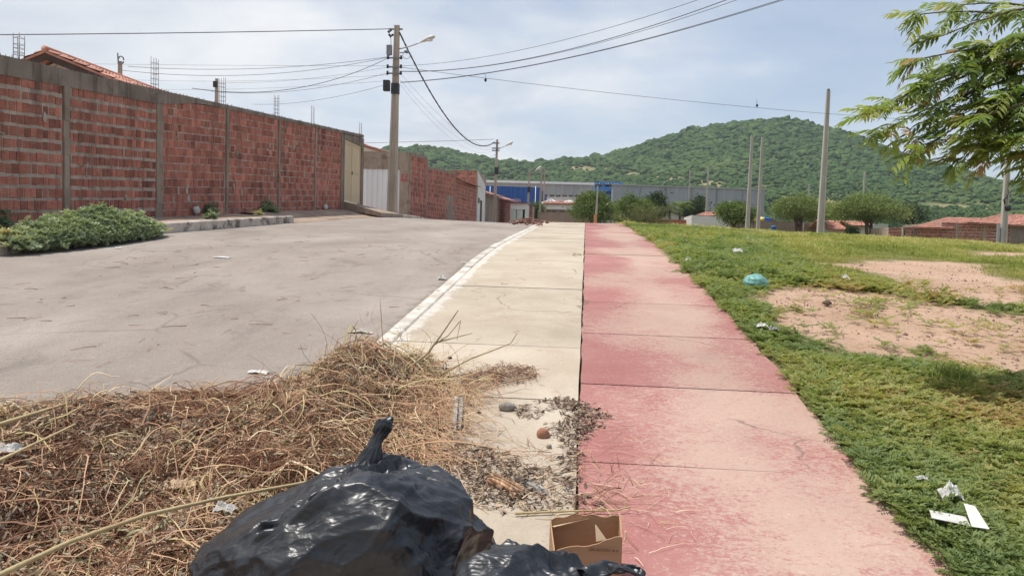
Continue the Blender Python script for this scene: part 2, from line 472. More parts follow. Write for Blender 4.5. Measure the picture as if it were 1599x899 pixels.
# ------------------------------------------------------------------ ground, road, pavements, kerbs
DIRT = [[(1165,462),(1250,449),(1380,456),(1460,470),(1530,484),(1720,500),(1720,612),(1599,588),(1500,577),(1400,563),(1330,543),(1250,512),(1195,488)],
        [(1275,411),(1400,405),(1510,410),(1560,423),(1550,438),(1440,444),(1385,432)],
        [(1395,441),(1500,437),(1610,440),(1760,442),(1760,490),(1560,479),(1430,467)],
        [(1500,396),(1720,396),(1720,408),(1530,402)]]
DIRTW = [[tuple(on(px, py)[:2]) for px, py in poly] for poly in DIRT]
def bare(X, Y):
    """1 where the field is bare earth, 0 where it is overgrown"""
    X = np.asarray(X, float); Y = np.asarray(Y, float)
    d = np.full(X.shape, -9.0)
    for p in DIRTW: d = np.maximum(d, poly_sd(X, Y, p))
    n = (fbm(X*1.1, Y*1.1, oct=4, seed=31)-0.5)
    k = smooth(-.20, .10, d + n*(0.50+0.03*Y))
    return k*(1-.10*smooth(.54, .62, fbm(X*1.9+4, Y*1.9, oct=3, seed=37)))
def soil_mat():
    m, nt, b, out = newmat('soil')
    pos = nd(nt, 'ShaderNodeNewGeometry').outputs['Position']
    g = nd(nt, 'ShaderNodeAttribute', attribute_name='rnd').outputs['Fac']
    dirt = ramp(nt, nz(nt, pos, 1.3, 6, .65), [(.3, (.39, .25, .175)), (.7, (.50, .345, .255))])
    dirt = mixc(nt, sm(nt, nz(nt, pos, 28, 3, .6), .56, .74), dirt, (.26, .165, .12))
    dirt = mixc(nt, sm(nt, nz(nt, pos, 45, 2, .6), .62, .74), dirt, (.52, .42, .34))
    veg = ramp(nt, nz(nt, pos, 3, 6, .7), [(.3, (.11, .10, .045)), (.5, (.16, .155, .06)), (.72, (.26, .20, .11))])
    c = mixc(nt, g, veg, dirt)
    lk(nt, c, b.inputs['Base Color']); b.inputs['Roughness'].default_value = .95; b.inputs['Specular IOR Level'].default_value = .15
    h = mth(nt, 'ADD', nz(nt, pos, 22, 6, .7), mth(nt, 'MULTIPLY', nz(nt, pos, 90, 3, .6), .4))
    lk(nt, nd(nt, 'ShaderNodeBump', {'Strength': .8, 'Distance': .02, 'Height': h}).outputs[0], b.inputs['Normal'])
    return m
def axis(segs):
    o = []
    for a, b, st in segs: o += list(np.arange(a, b, st))
    return np.array(o+[segs[-1][1]])
gx = axis([(-1900,-400,150),(-400,-60,34),(-60,-12,6),(-12,-10,.5),(-10,1.0,.5),(1.0,12,.14),(12,30,.5),(30,80,5),(80,500,42),(500,1900,140)])
gy = axis([(-60,-8,8),(-8,1,.8),(1,16,.14),(16,45,.5),(45,80,2.5),(80,200,12),(200,1000,80),(1000,2400,200)])
GX, GY = np.meshgrid(gx, gy)
GZ = gz(GX, GY)
road_zone = smooth(1.46, 1.40, GX)*smooth(-10.2, -9.7, GX)*(GY < 78)
GZ = GZ - (0.06+.14*smooth(-1.5, -1.72, GX))*road_zone + 0.05*smooth(-9.7, -10.4, GX)
near = smooth(1.5, 1.8, GX)*smooth(45, 25, GY)
bare_g = np.where((GX > 1) & (GX < 60) & (GY < 60), bare(GX, GY), 0.0)
bare_g = np.where(GX < -1, .75, bare_g)
GZ = GZ + near*((fbm(GX*2.2, GY*2.2, oct=3, seed=3)-.5)*.05 - .02*bare_g)
nxg, nyg = len(gx), len(gy)
ii = (np.arange(nyg-1)[:, None]*nxg + np.arange(nxg-1)[None, :]).ravel()
GF = np.stack([ii, ii+1, ii+nxg+1, ii+nxg], 1)
tagp(mesh_np('ground', np.stack([GX.ravel(), GY.ravel(), GZ.ravel()], 1), GF, soil_mat(), bare_g.ravel(), True), kind='structure')

def sheet(name, xs, ys, zf, mat, skirt=0.0):
    X, Y = np.meshgrid(xs, ys); Z = zf(X, Y)
    n = len(xs); i = (np.arange(len(ys)-1)[:, None]*n + np.arange(n-1)[None, :]).ravel()
    return tagp(mesh_np(name, np.stack([X.ravel(), Y.ravel(), Z.ravel()], 1), np.stack([i, i+1, i+n+1, i+n], 1), mat, None, True), kind='structure')

def asphalt_mat():
    m, nt, b, out = newmat('asphalt')
    pos = nd(nt, 'ShaderNodeNewGeometry').outputs['Position']
    sx = nd(nt, 'ShaderNodeMapping', {'Vector': pos, 'Scale': (1, .55, 1)}).outputs[0]
    c = ramp(nt, nz(nt, sx, .55, 7, .62, .3), [(.32, (.245, .204, .176)), (.5, (.315, .268, .235)), (.68, (.39, .338, .30))])
    c = mixc(nt, mth(nt, 'MULTIPLY', sm(nt, nz(nt, sx, 1.6, 8, .72, .6), .52, .66), .6), c, (.185, .158, .138))
    lane = nd(nt, 'ShaderNodeMapping', {'Vector': pos, 'Scale': (1, .10, 1)}).outputs[0]
    c = mixc(nt, mth(nt, 'MULTIPLY', sm(nt, nz(nt, lane, 1.1, 5, .6, .4), .52, .68), .35), c, (.21, .178, .155))
    c = mixc(nt, mth(nt, 'MULTIPLY', sm(nt, nz(nt, pos, 6, 7, .75, .5), .56, .66), .45), c, (.20, .17, .148))
    c = mixc(nt, mth(nt, 'MULTIPLY', sm(nt, nz(nt, pos, 17, 5, .75), .57, .66), .35), c, (.44, .39, .345))
    fine = nz(nt, pos, 130, 3, .7)
    c = mixc(nt, sm(nt, fine, .54, .68), c, (.39, .345, .305))
    c = mixc(nt, sm(nt, nz(nt, pos, 95, 2, .7), .58, .70), c, (.12, .10, .088))
    # thin hairline cracks
    vo = nd(nt, 'ShaderNodeTexVoronoi', {'Vector': mixc(nt, .12, pos, nd(nt, 'ShaderNodeTexNoise', {'Vector': pos, 'Scale': 2.5, 'Detail': 5.0}).outputs['Color'], 'ADD'), 'Scale': .42}, feature='DISTANCE_TO_EDGE')
    crack = mth(nt, 'MULTIPLY', mth(nt, 'SUBTRACT', 1.0, sm(nt, vo.outputs['Distance'], .002, .012)), sm(nt, nz(nt, pos, .7, 3), .47, .6))
    c = mixc(nt, mth(nt, 'MULTIPLY', crack, .35), c, (.07, .06, .05))
    sp = nd(nt, 'ShaderNodeSeparateXYZ', {0: pos})
    # pale dust swept along the foot of the kerb
    dust = mth(nt, 'MULTIPLY', sm(nt, mth(nt, 'ADD', sp.outputs[0], mth(nt, 'MULTIPLY', nz(nt, pos, 2.2, 5), .8)), -7.35, -8.0), .6)
    c = mixc(nt, dust, c, (.40, .32, .25))
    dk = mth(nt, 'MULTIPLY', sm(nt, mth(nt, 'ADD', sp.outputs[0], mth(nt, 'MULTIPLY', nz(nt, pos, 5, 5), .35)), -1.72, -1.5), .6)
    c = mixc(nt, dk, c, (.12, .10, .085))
    lk(nt, c, b.inputs['Base Color']); b.inputs['Roughness'].default_value = .92; b.inputs['Specular IOR Level'].default_value = .2
    h = mth(nt, 'ADD', fine, mth(nt, 'MULTIPLY', nz(nt, pos, 14, 4), .7))
    lk(nt, nd(nt, 'ShaderNodeBump', {'Strength': .75, 'Distance': .012, 'Height': h}).outputs[0], b.inputs['Normal'])
    return m
ysr = np.concatenate([np.arange(-6, 40, .25), np.arange(40, 78.5, 1.0)])
def road_z(X, Y): return gz(X, Y) - 0.105 + 0.025*(fbm(X*.5, Y*.5, oct=3, seed=9)-.5)*smooth(-1.7, -2.2, X)
sheet('road', np.concatenate([np.arange(-8.02, -2.2, .25), np.linspace(-2.2, -1.68, 4)]), ysr, road_z, asphalt_mat())
MAT['dirtwalk'] = gm('dusty_concrete', [(.3, (.27, .195, .145)), (.7, (.40, .31, .24))], 1.3, .95, .6, 30, pos=True, spots=[((.17, .12, .09), .8, .52, .68)])
def side_z(X, Y): return gz(X, Y) + 0.082 - .06*smooth(20, 21.5, Y)*smooth(32, 29, Y) + .04*(fbm(X*1.2, Y*.9, oct=3, seed=12)-.5)
sheet('sidewalk', np.linspace(-9.62, -8.16, 7), np.arange(0, 20.61, .3), side_z, MAT['dirtwalk'])
def shoulder_z(X, Y):
    t = smooth(-7.95, -9.4, X); e = smooth(20.3, 21.6, Y)
    return (1-t)*(road_z(X, Y)+.006) + t*(gz(X, Y)+.12) + .05*(fbm(X*1.2, Y*.9, oct=3, seed=12)-.5)*t
sheet('road_shoulder', np.linspace(-9.62, -7.93, 9), np.arange(20.55, 37.1, .3), shoulder_z, MAT['dirtwalk'])
sheet('far_sidewalk', np.linspace(-8.75, -7.8, 4), np.arange(37.3, 78, .8), lambda X, Y: gz(X, Y)+.03, MAT['dirtwalk'])

def concrete_mat(name, cols, red=False):
    m, nt, b, out = newmat(name)
    pos = nd(nt, 'ShaderNodeNewGeometry').outputs['Position']
    r = nd(nt, 'ShaderNodeAttribute', attribute_name='rnd').outputs['Fac']
    sp = nd(nt, 'ShaderNodeSeparateXYZ', {0: pos})
    c = ramp(nt, nz(nt, pos, 1.1, 7, .6, .4), cols)
    c = mixc(nt, mth(nt, 'MULTIPLY', sm(nt, nz(nt, pos, .9, 6, .62, .5), .50, .68), .55), c, (.37, .29, .225))
    c = mixc(nt, mth(nt, 'MULTIPLY', sm(nt, nz(nt, pos, 1.7, 7, .7, .6), .55, .72), .5), c, (.29, .24, .195))
    c = mixc(nt, mth(nt, 'MULTIPLY', sm(nt, nz(nt, pos, 70, 3, .7), .56, .70), .35), c, (.22, .18, .14))
    if red:
        paint = ramp(nt, nz(nt, pos, 1.9, 6, .6), [(.3, (.30, .118, .11)), (.7, (.36, .175, .16))])
        wear = mth(nt, 'ADD', mth(nt, 'MULTIPLY', nz(nt, nd(nt, 'ShaderNodeMapping', {'Vector': pos, 'Scale': (1, .8, 1)}).outputs[0], .85, 3, .5, .3), .42), mth(nt, 'ADD', mth(nt, 'MULTIPLY', nz(nt, nd(nt, 'ShaderNodeMapping', {'Vector': pos, 'Scale': (1, 1.7, 1)}).outputs[0], 11, 9, .8, 1.2), .42), mth(nt, 'MULTIPLY', nz(nt, pos, 55, 4, .7), .24)))
        ed = mth(nt, 'MULTIPLY', mth(nt, 'ABSOLUTE', mth(nt, 'SUBTRACT', sp.outputs[0], .85)), -.16)      # trodden middle
        wear = mth(nt, 'ADD', mth(nt, 'ADD', wear, ed), mth(nt, 'MULTIPLY', mth(nt, 'SUBTRACT', r, .5), .035))
        chip = mth(nt, 'ADD', wear, mth(nt, 'MULTIPLY', mth(nt, 'SUBTRACT', nz(nt, nd(nt, 'ShaderNodeMapping', {'Vector': pos, 'Scale': (1, 2.0, 1)}).outputs[0], 19, 8, .78, 1.6), .5), .42))
        k = mth(nt, 'ADD', mth(nt, 'MULTIPLY', sm(nt, wear, .40, .56), .42), mth(nt, 'MULTIPLY', sm(nt, chip, .45, .50), .58))
        pale = mixc(nt, .5, c, (.40, .255, .22))
        c = mixc(nt, mth(nt, 'MULTIPLY', k, .85), paint, pale)
        c = mixc(nt, mth(nt, 'MULTIPLY', sm(nt, nz(nt, pos, 26, 6, .75, 1.2), .60, .68), .5), c, (.56, .44, .36))
    else:
        edge = mth(nt, 'ADD', sp.outputs[0], mth(nt, 'ADD', mth(nt, 'MULTIPLY', nz(nt, pos, 2.3, 7, .68, .8), .42), -.21))
        k = mth(nt, 'MULTIPLY', mth(nt, 'SUBTRACT', 1.0, sm(nt, edge, -1.45, -1.40)), .8)
        k = mth(nt, 'MULTIPLY', k, sm(nt, nz(nt, pos, 16, 6, .7), .36, .44))
        c = mixc(nt, k, c, ramp(nt, nz(nt, pos, 9, 5, .7), [(.3, (.46, .42, .36)), (.6, (.62, .59, .54))]))
    grit = nz(nt, pos, 38, 6, .8)
    c = mixc(nt, mth(nt, 'MULTIPLY', sm(nt, grit, .56, .68), .40), c, (.20, .15, .12))
    c = mixc(nt, mth(nt, 'MULTIPLY', sm(nt, grit, .44, .33), .30), c, (.62, .53, .44))
    dv = nd(nt, 'ShaderNodeVectorMath', {0: pos, 1: nd(nt, 'ShaderNodeVectorMath', {0: nd(nt, 'ShaderNodeTexNoise', {'Vector': pos, 'Scale': 3.0, 'Detail': 6.0}).outputs['Color'], 1: (.28, .28, .28)}, operation='MULTIPLY').outputs[0]}, operation='ADD').outputs[0]
    vo = nd(nt, 'ShaderNodeTexVoronoi', {'Vector': dv, 'Scale': .62}, feature='DISTANCE_TO_EDGE')
    ck = mth(nt, 'MULTIPLY', mth(nt, 'SUBTRACT', 1.0, sm(nt, vo.outputs['Distance'], .0015, .007)), sm(nt, nz(nt, pos, .8, 3), .50, .60))
    c = mixc(nt, mth(nt, 'MULTIPLY', ck, .6), c, (.12, .09, .07))
    v = mth(nt, 'ADD', mth(nt, 'MULTIPLY', r, .14), .93)
    c = mixc(nt, 1.0, c, nd(nt, 'ShaderNodeCombineColor', {0: v, 1: v, 2: v}).outputs[0], 'MULTIPLY')
    lk(nt, c, b.inputs['Base Color']); b.inputs['Roughness'].default_value = .9; b.inputs['Specular IOR Level'].default_value = .25
    h = mth(nt, 'ADD', nz(nt, pos, 60, 4, .65), nz(nt, pos, 7, 5, .6))
    lk(nt, nd(nt, 'ShaderNodeBump', {'Strength': .4, 'Distance': .012, 'Height': h}).outputs[0], b.inputs['Normal'])
    return m
def slabs(name, xl, xr, joints, mat, gap=.008, nx=8, edge_l=0.0, edge_r=0.0, seed=0):
    """cast slabs between joints, each a shallow block with its own slight set and chipped edges"""
    r_ = random.Random(seed); V = []; F = []; R = []
    for a, b in zip(joints[:-1], joints[1:]):
        ny = max(2, int((b-a)/.14)); dz = r_.uniform(-.004, .004); tone = r_.random(); sk = r_.uniform(-.012, .012)
        b0 = len(V)
        for j in range(ny+1):
            y = a+gap/2 + (b-a-gap)*j/ny
            for i in range(nx+1):
                x = xl + (xr-xl)*i/nx
                yy = y + sk*(i/nx-.5)
                if i == 0 and edge_l: x += edge_l*(vn(np.array([y*7.0]), np.array([3.1]), seed=seed)[0]-.5)
                if i == nx and edge_r: x += edge_r*(fbm(np.array([y*2.4]), np.array([9.1]), oct=3, seed=seed+1)[0]-.5)
                e = .004 if (j in (0, ny)) else 0
                V.append((x, yy, fgz(x, yy)+dz-e)); R.append(tone)
        n = nx+1
        for j in range(ny):
            for i in range(nx):
                k = b0+j*n+i; F.append((k, k+1, k+n+1, k+n))
        # skirts
        ring = [b0+i for i in range(n)] + [b0+j*n+nx for j in range(1, ny+1)] + [b0+ny*n+i for i in range(nx-1, -1, -1)] + [b0+j*n for j in range(ny-1, 0, -1)]
        s0 = len(V)
        for q in ring: V.append((V[q][0], V[q][1], V[q][2]-.10)); R.append(tone)
        m_ = len(ring)
        for q in range(m_): F.append((ring[q], s0+q, s0+(q+1) % m_, ring[(q+1) % m_]))
    return tagp(mesh_np(name, np.array(V), np.array(F), mat, np.array(R)), kind='structure')
jc = [-6, -4.6, -3.2, -1.9, -.6, .75, 2.1, 3.45, 4.8, 6.16, 7.5, 8.95, 10.2, 11.4]
while jc[-1] < 76: jc.append(jc[-1]+random.uniform(1.25, 1.5))
jr = [-6.5, -5, -3.6, -2.1, -.65, .85, 2.35, 3.83, 5.18, 6.7, 8.2, 9.6, 11.1]
while jr[-1] < 76: jr.append(jr[-1]+random.uniform(1.35, 1.6))
slabs('pavement', -1.515, -.007, jc, concrete_mat('cream_concrete', [(.3, (.36, .302, .235)), (.5, (.435, .37, .29)), (.7, (.495, .43, .345))]), edge_r=.014, seed=2)
slabs('cycle_path', .006, 1.43, jr, concrete_mat('red_painted_concrete', [(.3, (.38, .29, .22)), (.7, (.53, .43, .335))], True), edge_l=.02, edge_r=.10, seed=5)
def kerb(name, x0, x1, y0, y1, top, bot, mat, seed, step=.95):
    mb = MB(); y = y0; r_ = random.Random(seed)
    while y < y1:
        L = min(step*r_.uniform(.9, 1.1), y1-y); a, b = y+.004, y+L-.004
        d = r_.uniform(-.005, .005); tx = r_.uniform(-.004, .004); ch = .02
        def p(x, yy, z): return (x+tx, yy, float(z))
        ring = [(x0, bot), (x1, bot), (x1, top+d-ch), (x1-ch*(1 if x1 > x0 else -1), top+d), (x0+ch, top+d), (x0, top+d-ch)]
        V = []
        for yy in (a, b):
            for (x, z) in ring: V.append(p(x, yy, fgz(x, yy)+z))
        n = 6
        F = [(i, i+n, (i+1) % n+n, (i+1) % n) for i in range(n)] + [tuple(range(n)), tuple(range(2*n-1, n-1, -1))]
        mb.add(V, F, r_.random()); y += L
    return tagp(mb.build(name, mat), kind='structure')
MAT['whitewash'] = gm('whitewashed_kerb', [(.35, (.42, .375, .32)), (.6, (.60, .565, .51))], 3.5, .9, .5, 30, .06, pos=True, spots=[((.36, .29, .22), 4.5, .55, .66), ((.19, .16, .14), 2.3, .62, .74)])
MAT['grimykerb'] = gm('grimy_kerb', [(.3, (.38, .315, .26)), (.6, (.54, .48, .42))], 3.0, .9, .5, 30, .1, pos=True, spots=[((.16, .13, .115), 2.6, .50, .62)])
kerb('kerb', -1.675, -1.523, -6, 76, .003, -.2, MAT['whitewash'], 3)
kerb('left_kerb', -8.155, -8.0, 2, 20.6, .095, -.25, MAT['grimykerb'], 4, step=2.4)
kerb('far_left_kerb', -7.95, -7.80, 29, 60, .05, -.25, MAT['grimykerb'], 6)
# a short whitewashed return beside the weed heap
# ------------------------------------------------------------------ brick walls
def brick_panel(mb, A, B, zA, zB, nrm, courses, blen, hj, vj, thick=.14, seed=0, var=.18, prot=.012, vary_mix=False):
    """A,B plan ends; zA=(bottom, top) at A; courses follow the slope; mi 0 mortar, 1 brick"""
    r_ = random.Random(seed)
    A = np.array(A, float); B = np.array(B, float); L = np.linalg.norm(B-A); d = (B-A)/L; nr = np.array(nrm, float)
    def P(u, f, out):
        p = A+d*u + nr*out; t = u/L
        z0 = zA[0]+(zB[0]-zA[0])*t; z1 = zA[1]+(zB[1]-zA[1])*t
        return (p[0], p[1], z0+(z1-z0)*f)
    H = (zA[1]-zA[0]+zB[1]-zB[0])/2
    mb.hexa([P(0, 0, 0), P(L, 0, 0), P(L, 0, -thick), P(0, 0, -thick), P(0, 1, 0), P(L, 1, 0), P(L, 1, -thick), P(0, 1, -thick)], .5, 0)
    for c in range(courses):
        h = hj/H*r_.uniform(.75, 1.3)
        f0, f1 = c/courses + h*.5, (c+1)/courses - h*.5
        u = 0.0 - r_.uniform(0, blen*.7) * (c % 2)
        tone = r_.uniform(-.12, .12)
        while u < L:
            bl = blen*r_.uniform(1-var, 1+var)
            if vary_mix and r_.random() < .25: bl *= .55
            u0, u1 = max(u, 0.005), min(u+bl-vj*r_.uniform(.5, 1.6), L-.005)
            u += bl
            if u1-u0 < .03: continue
            o = prot*r_.uniform(.3, 1.3); a, b = r_.uniform(-.012, .012)/1.0, r_.uniform(-.012, .012)
            o2 = o + r_.uniform(-.005, .005)
            g0, g1 = f0+a*.3/1, f1+b*.3
            mb.hexa([P(u0, g0, o), P(u1, g0, o2), P(u1, g0, -.01), P(u0, g0, -.01), P(u0, g1, o), P(u1, g1, o2), P(u1, g1, -.01), P(u0, g1, -.01)], min(1, max(0, r_.gauss(.5, .24)+tone)), 1)
BR = [MAT['mortar'], MAT['brick']]
WX = -9.5
_t0, _t1 = atX(0, 86, WX), atX(568, 211, WX); _b0, _b1 = atX(0, 350, WX), atX(540, 330, WX)
def wzt(Y): return _t0.z + (_t1.z-_t0.z)*(Y-_t0.y)/(_t1.y-_t0.y)
def wzb(Y): return _b0.z + (_b1.z-_b0.z)*(Y-_b0.y)/(_b1.y-_b0.y)
def wy(px, py=260): return atX(px, py, WX).y
W = thing('brick_wall', 'long raw red brick wall topped with glass shards, cream metal gate at its far end', 'wall', (WX, 20, fgz(WX, 20)))
WE = wy(568, 211)
pil = [wy(104)-6.3, wy(104)-3.2, wy(104), wy(249), wy(355), wy(436), wy(493), wy(534)]
beam = lambda Y: .31 - .20*float(smooth(wy(249)-.3, wy(249)+2, Y))
for i in range(len(pil)-1):
    a, b = pil[i]+.11, pil[i+1]-.11
    if i == len(pil)-2: b = pil[i+1]-.02
    mb = MB()
    early = i <= 2
    za, zb_ = (wzb(a), wzt(a)-beam(a)*.9), (wzb(b), wzt(b)-beam(b)*.9)
    if i == 3: zb_ = (wzb(b), wzt(b)-.10); za = (wzb(a), wzt(a)-.18)
    brick_panel(mb, (WX, a), (WX, b), za, zb_, (1, 0), 12 if early else 15, .155 if early else .205, .062 if early else .022, .02 if early else .018, seed=20+i, var=.12 if early else .25, vary_mix=not early, prot=.012 if early else .008)
    # smears of cement on the courses
    for k in range(4 if early else 8):
        u = random.uniform(a+.2, b-.2); f = random.uniform(.05, .95)
        z = wzb(u)+(wzt(u)-wzb(u)-.3)*f
        mb.blob((WX+.012, u, z), (.010, random.uniform(.02, .07), random.uniform(.02, .11)), seed=k+i*20, rough=.9, sub=3, rnd=.7, mi=0, freq=2.6)
    mb.build('brick_panel', BR, W)
for i, y in enumerate(pil):
    w = .08 if i < 3 else (.13 if i == 3 else .06)
    mb = MB()
    n = 9
    for k in range(n):
        z0 = wzb(y)-.3 + (wzt(y)-beam(y)-wzb(y)+.3)*k/n; z1 = wzb(y)-.3 + (wzt(y)-beam(y)-wzb(y)+.3)*(k+1)/n
        o = random.uniform(-.006, .012); ww = w+random.uniform(-.012, .012)
        mb.bb(WX-.15, WX+.022+o, y-ww, y+ww, z0, z1+.001*k, rnd=random.random())
    mb.build('pilaster', MAT['cement'], W)
mb = MB()
ys_ = np.linspace(pil[0]-.5, WE, 44)
for a, b in zip(ys_[:-1], ys_[1:]):
    ba, bb_ = beam(a), beam(b); oa = random.uniform(.02, .034)
    mb.hexa([(WX+oa, a, wzt(a)-ba), (WX+oa, b, wzt(b)-bb_), (WX-.17, b, wzt(b)-bb_), (WX-.17, a, wzt(a)-ba), (WX+oa, a, wzt(a)), (WX+oa, b, wzt(b)), (WX-.17, b, wzt(b)), (WX-.17, a, wzt(a))], random.random())
mb.build('coping_beam', MAT['cement_dark'], W)
mb = MB()
for k in range(560):
    y = random.uniform(pil[0]-.3, WE-.1); x = WX-random.uniform(-.01, .15); h = random.uniform(.03, .085); w = random.uniform(.008, .02); a = random.uniform(0, 3.1); z = wzt(y)-.01
    dx, dy = w*math.cos(a), w*math.sin(a); lx, ly = random.uniform(-.02, .02), random.uniform(-.02, .02)
    mb.add([(x-dx, y-dy, z), (x+dx, y+dy, z), (x+dy*.3, y-dx*.3, z), (x+lx, y+ly, z+h)], [(0, 1, 3), (1, 2, 3), (2, 0, 3), (0, 2, 1)])
tagp(mb.build('glass_shards', gm('shard_glass', [(.3, (.05, .05, .035)), (.7, (.14, .13, .10))], 9, .3, spec=.6), W), kind='stuff')
for i, y in enumerate([wy(36, 75), wy(247, 100), wy(352, 130), wy(436, 150), wy(492, 175), WE-.2]):
    mb = MB(); h = [.42, .72, .68, .68, .62, .5][i]; x = WX-.07; z = wzt(y)
    s = .055 if i < 4 else .04
    for dx in (-s, s):
        for dy in (-s, s):
            mb.tube([(x+dx, y+dy, z-.05), (x+dx*1.05+random.uniform(-.01, .01), y+dy, z+h*random.uniform(.9, 1.05))], .006, 5)
    if i < 4:
        for k in range(1, 6):
            zz = z+h*k/6.2+random.uniform(-.02, .02); t_ = random.uniform(-.02, .02)
            mb.tube([(x-s, y-s, zz), (x+s, y-s, zz+t_), (x+s, y+s, zz), (x-s, y+s, zz+t_), (x-s, y-s, zz)], .004, 4)
    mb.build('rebar_cage', MAT['steel'], W)
# gate bay
mb = MB()
y0, y1 = pil[-1], WE
gzb, gzt = atX(550, 316, WX).z, atX(550, 222, WX).z
mb.bb(WX-.15, WX+.03, y0-.13, y0+.28, wzb(y0)-.2, wzt(y0)-.13, rnd=.4)
mb.bb(WX-.15, WX+.03, y1-.28, y1, wzb(y1)-.2, wzt(y1)-.15, rnd=.5)
mb.hexa([(WX+.012, y0+.28, gzt), (WX+.012, y1-.28, gzt), (WX-.15, y1-.28, gzt), (WX-.15, y0+.28, gzt), (WX+.012, y0+.28, wzt(y0)-.11), (WX+.012, y1-.28, wzt(y1)-.15), (WX-.15, y1-.28, wzt(y1)-.15), (WX-.15, y0+.28, wzt(y0)-.11)], .5)
mb.build('gate_surround', MAT['cement_dark'], W)
gate = MB()
ga, gb = y0+.29, y1-.29
gate.bb(WX-.06, WX-.02, ga, gb, gzt-.09, gzt-.01); gate.bb(WX-.06, WX-.02, ga, ga+.06, gzb, gzt-.09); gate.bb(WX-.06, WX-.02, gb-.06, gb, gzb, gzt-.09)
g_ = gate.build('gate', MAT['creamgate'], W)
for a, b in ((ga+.065, (ga+gb)/2-.01), ((ga+gb)/2+.01, gb-.065)):
    m2 = MB(); m2.bb(WX-.062, WX-.035, a, b, gzb+.02, gzt-.095)
    m2.bb(WX-.035, WX-.018, a, a+.05, gzb+.02, gzt-.095); m2.bb(WX-.035, WX-.018, b-.05, b, gzb+.02, gzt-.095)
    for zz in (gzb+.02, (gzb+gzt)/2, gzt-.15): m2.bb(WX-.035, WX-.02, a+.05, b-.05, zz, zz+.05)
    m2.build('gate_leaf', MAT['creamgate'], g_)
m2 = MB(); m2.bb(WX-.02, WX+.01, (ga+gb)/2-.06, (ga+gb)/2-.03, (gzb+gzt)/2-.1, (gzb+gzt)/2+.05); m2.build('latch', MAT['dark'], g_)
mb = MB()
mb.hexa([(WX+.03, y0-.1, gzb-.35), (WX+1.75, y0-.5, fgz(WX+1.7, y0)-.1), (WX+1.75, y1+.2, fgz(WX+1.7, y1)-.1), (WX+.03, y1-.05, gzb-.35), (WX+.03, y0-.1, gzb-.03), (WX+1.75, y0-.5, fgz(WX+1.7, y0)+.05), (WX+1.75, y1+.2, fgz(WX+1.7, y1)+.05), (WX+.03, y1-.05, gzb-.03)], .7)
tagp(mb.build('ramp', MAT['cement']), 'sloping bare concrete slab leading up to the cream metal gate', 'ramp', kind='thing')

# second plot: white sheet gate facing us under a cement lintel, then stepped brick wall along the street
X2 = -8.55
W2 = thing('brick_wall', 'lower stepped brick wall behind the lamp pole, with a white sheet metal gate', 'wall', (X2, 40, fgz(X2, 40)))
Yg = 37.0
pA = at(566, 320, Yg); pB = at(637, 320, Yg)
ztop = at(600, 237, Yg).z; zl = at(600, 264, Yg).z; zgb = fgz(X2-1, Yg)+.05
mb = MB(); mb.bb(pA.x-.3, pB.x-.42, Yg, Yg+.16, zl, ztop, rnd=.4); mb.bb(pB.x-.42, pB.x, Yg-.01, Yg+.17, zgb-.4, ztop+.005, rnd=.7)
for k in range(9): mb.blob((random.uniform(pA.x, pB.x-.5), Yg+.02, random.uniform(zl+.1, ztop-.1)), (.12, .03, .06), k, .5, 2)
mb.build('cement_lintel', MAT['cement'], W2)
g = MB(); x = pA.x-.3; k = 0
while x < pB.x-.44:
    w = .125; d = .022 if k % 2 else 0
    g.hexa([(x, Yg+.05-d, zgb-.3), (x+w, Yg+.05-d, zgb-.3), (x+w, Yg+.10, zgb-.3), (x, Yg+.10, zgb-.3), (x, Yg+.05-d, zl-.003), (x+w, Yg+.05-d, zl-.003), (x+w, Yg+.10, zl-.003), (x, Yg+.10, zl-.003)], random.random()); x += w+.002; k += 1
g.build('sheet_gate', MAT['whitegate'], W2)
for (cx, cz, pat) in ((pB.x-.33, at(632, 272, Yg).z, ('111', '100', '110', '100')), (pB.x-.13, at(632, 272, Yg).z, ('11', '01', '11', '10')), (pB.x-.33, at(632, 279, Yg).z, ('101', '111', '101')), (pB.x-.13, at(632, 279, Yg).z, ('11', '10', '11'))):
    mk = MB()
    for r_i, row in enumerate(pat):
        for c_i, ch in enumerate(row):
            if ch == '1': mk.bb(cx+c_i*.05, cx+c_i*.05+.046, Yg-.0135, Yg-.0105, cz-r_i*.05-.046, cz-r_i*.05)
    mk.build('painted_mark', MAT['redpaint'], W2)
segs = [(637, 667, 238, 245, 13), (667, 711, 259, 269, 12)]
for k, (xa, xb, ta, tb, n) in enumerate(segs):
    ya = atX(xa, 300, X2).y if k else Yg+.18; yb = atX(xb, 300, X2).y
    za, zb_ = at(xa, ta, ya).z, at(xb, tb, yb).z
    mb = MB()
    brick_panel(mb, (X2, ya+.004), (X2, yb-.2), (fgz(X2, ya)-.15, za-.16), (fgz(X2, yb)-.15, zb_-.16), (1, 0), n, .25, .03, .02, seed=50+k)
    mb.build('brick_panel', BR, W2)
    mb = MB()
    mb.hexa([(X2+.02, ya, za-.16), (X2+.02, yb, zb_-.16), (X2-.16, yb, zb_-.16), (X2-.16, ya, za-.16), (X2+.02, ya, za), (X2+.02, yb, zb_), (X2-.16, yb, zb_), (X2-.16, ya, za)], .4)
    mb.bb(X2-.15, X2+.018, yb-.2, yb, fgz(X2, yb)-.2, zb_-.16, rnd=.6)
    if k == 1: mb.bb(X2-.15, X2+.012, yb-3.4, yb-.2, fgz(X2, yb)-.2, fgz(X2, yb)+1.9, rnd=.2)
    mb.build('cement_band', MAT['cement'], W2)
mb = MB()
for xa in (650, 655):
    p = at(xa, 236, 39.5)
    mb.tube([(X2-.08, p.y, p.z-.6), (X2-.08, p.y+ (xa-650)*.02, at(xa, 225, p.y).z)], .008, 5)
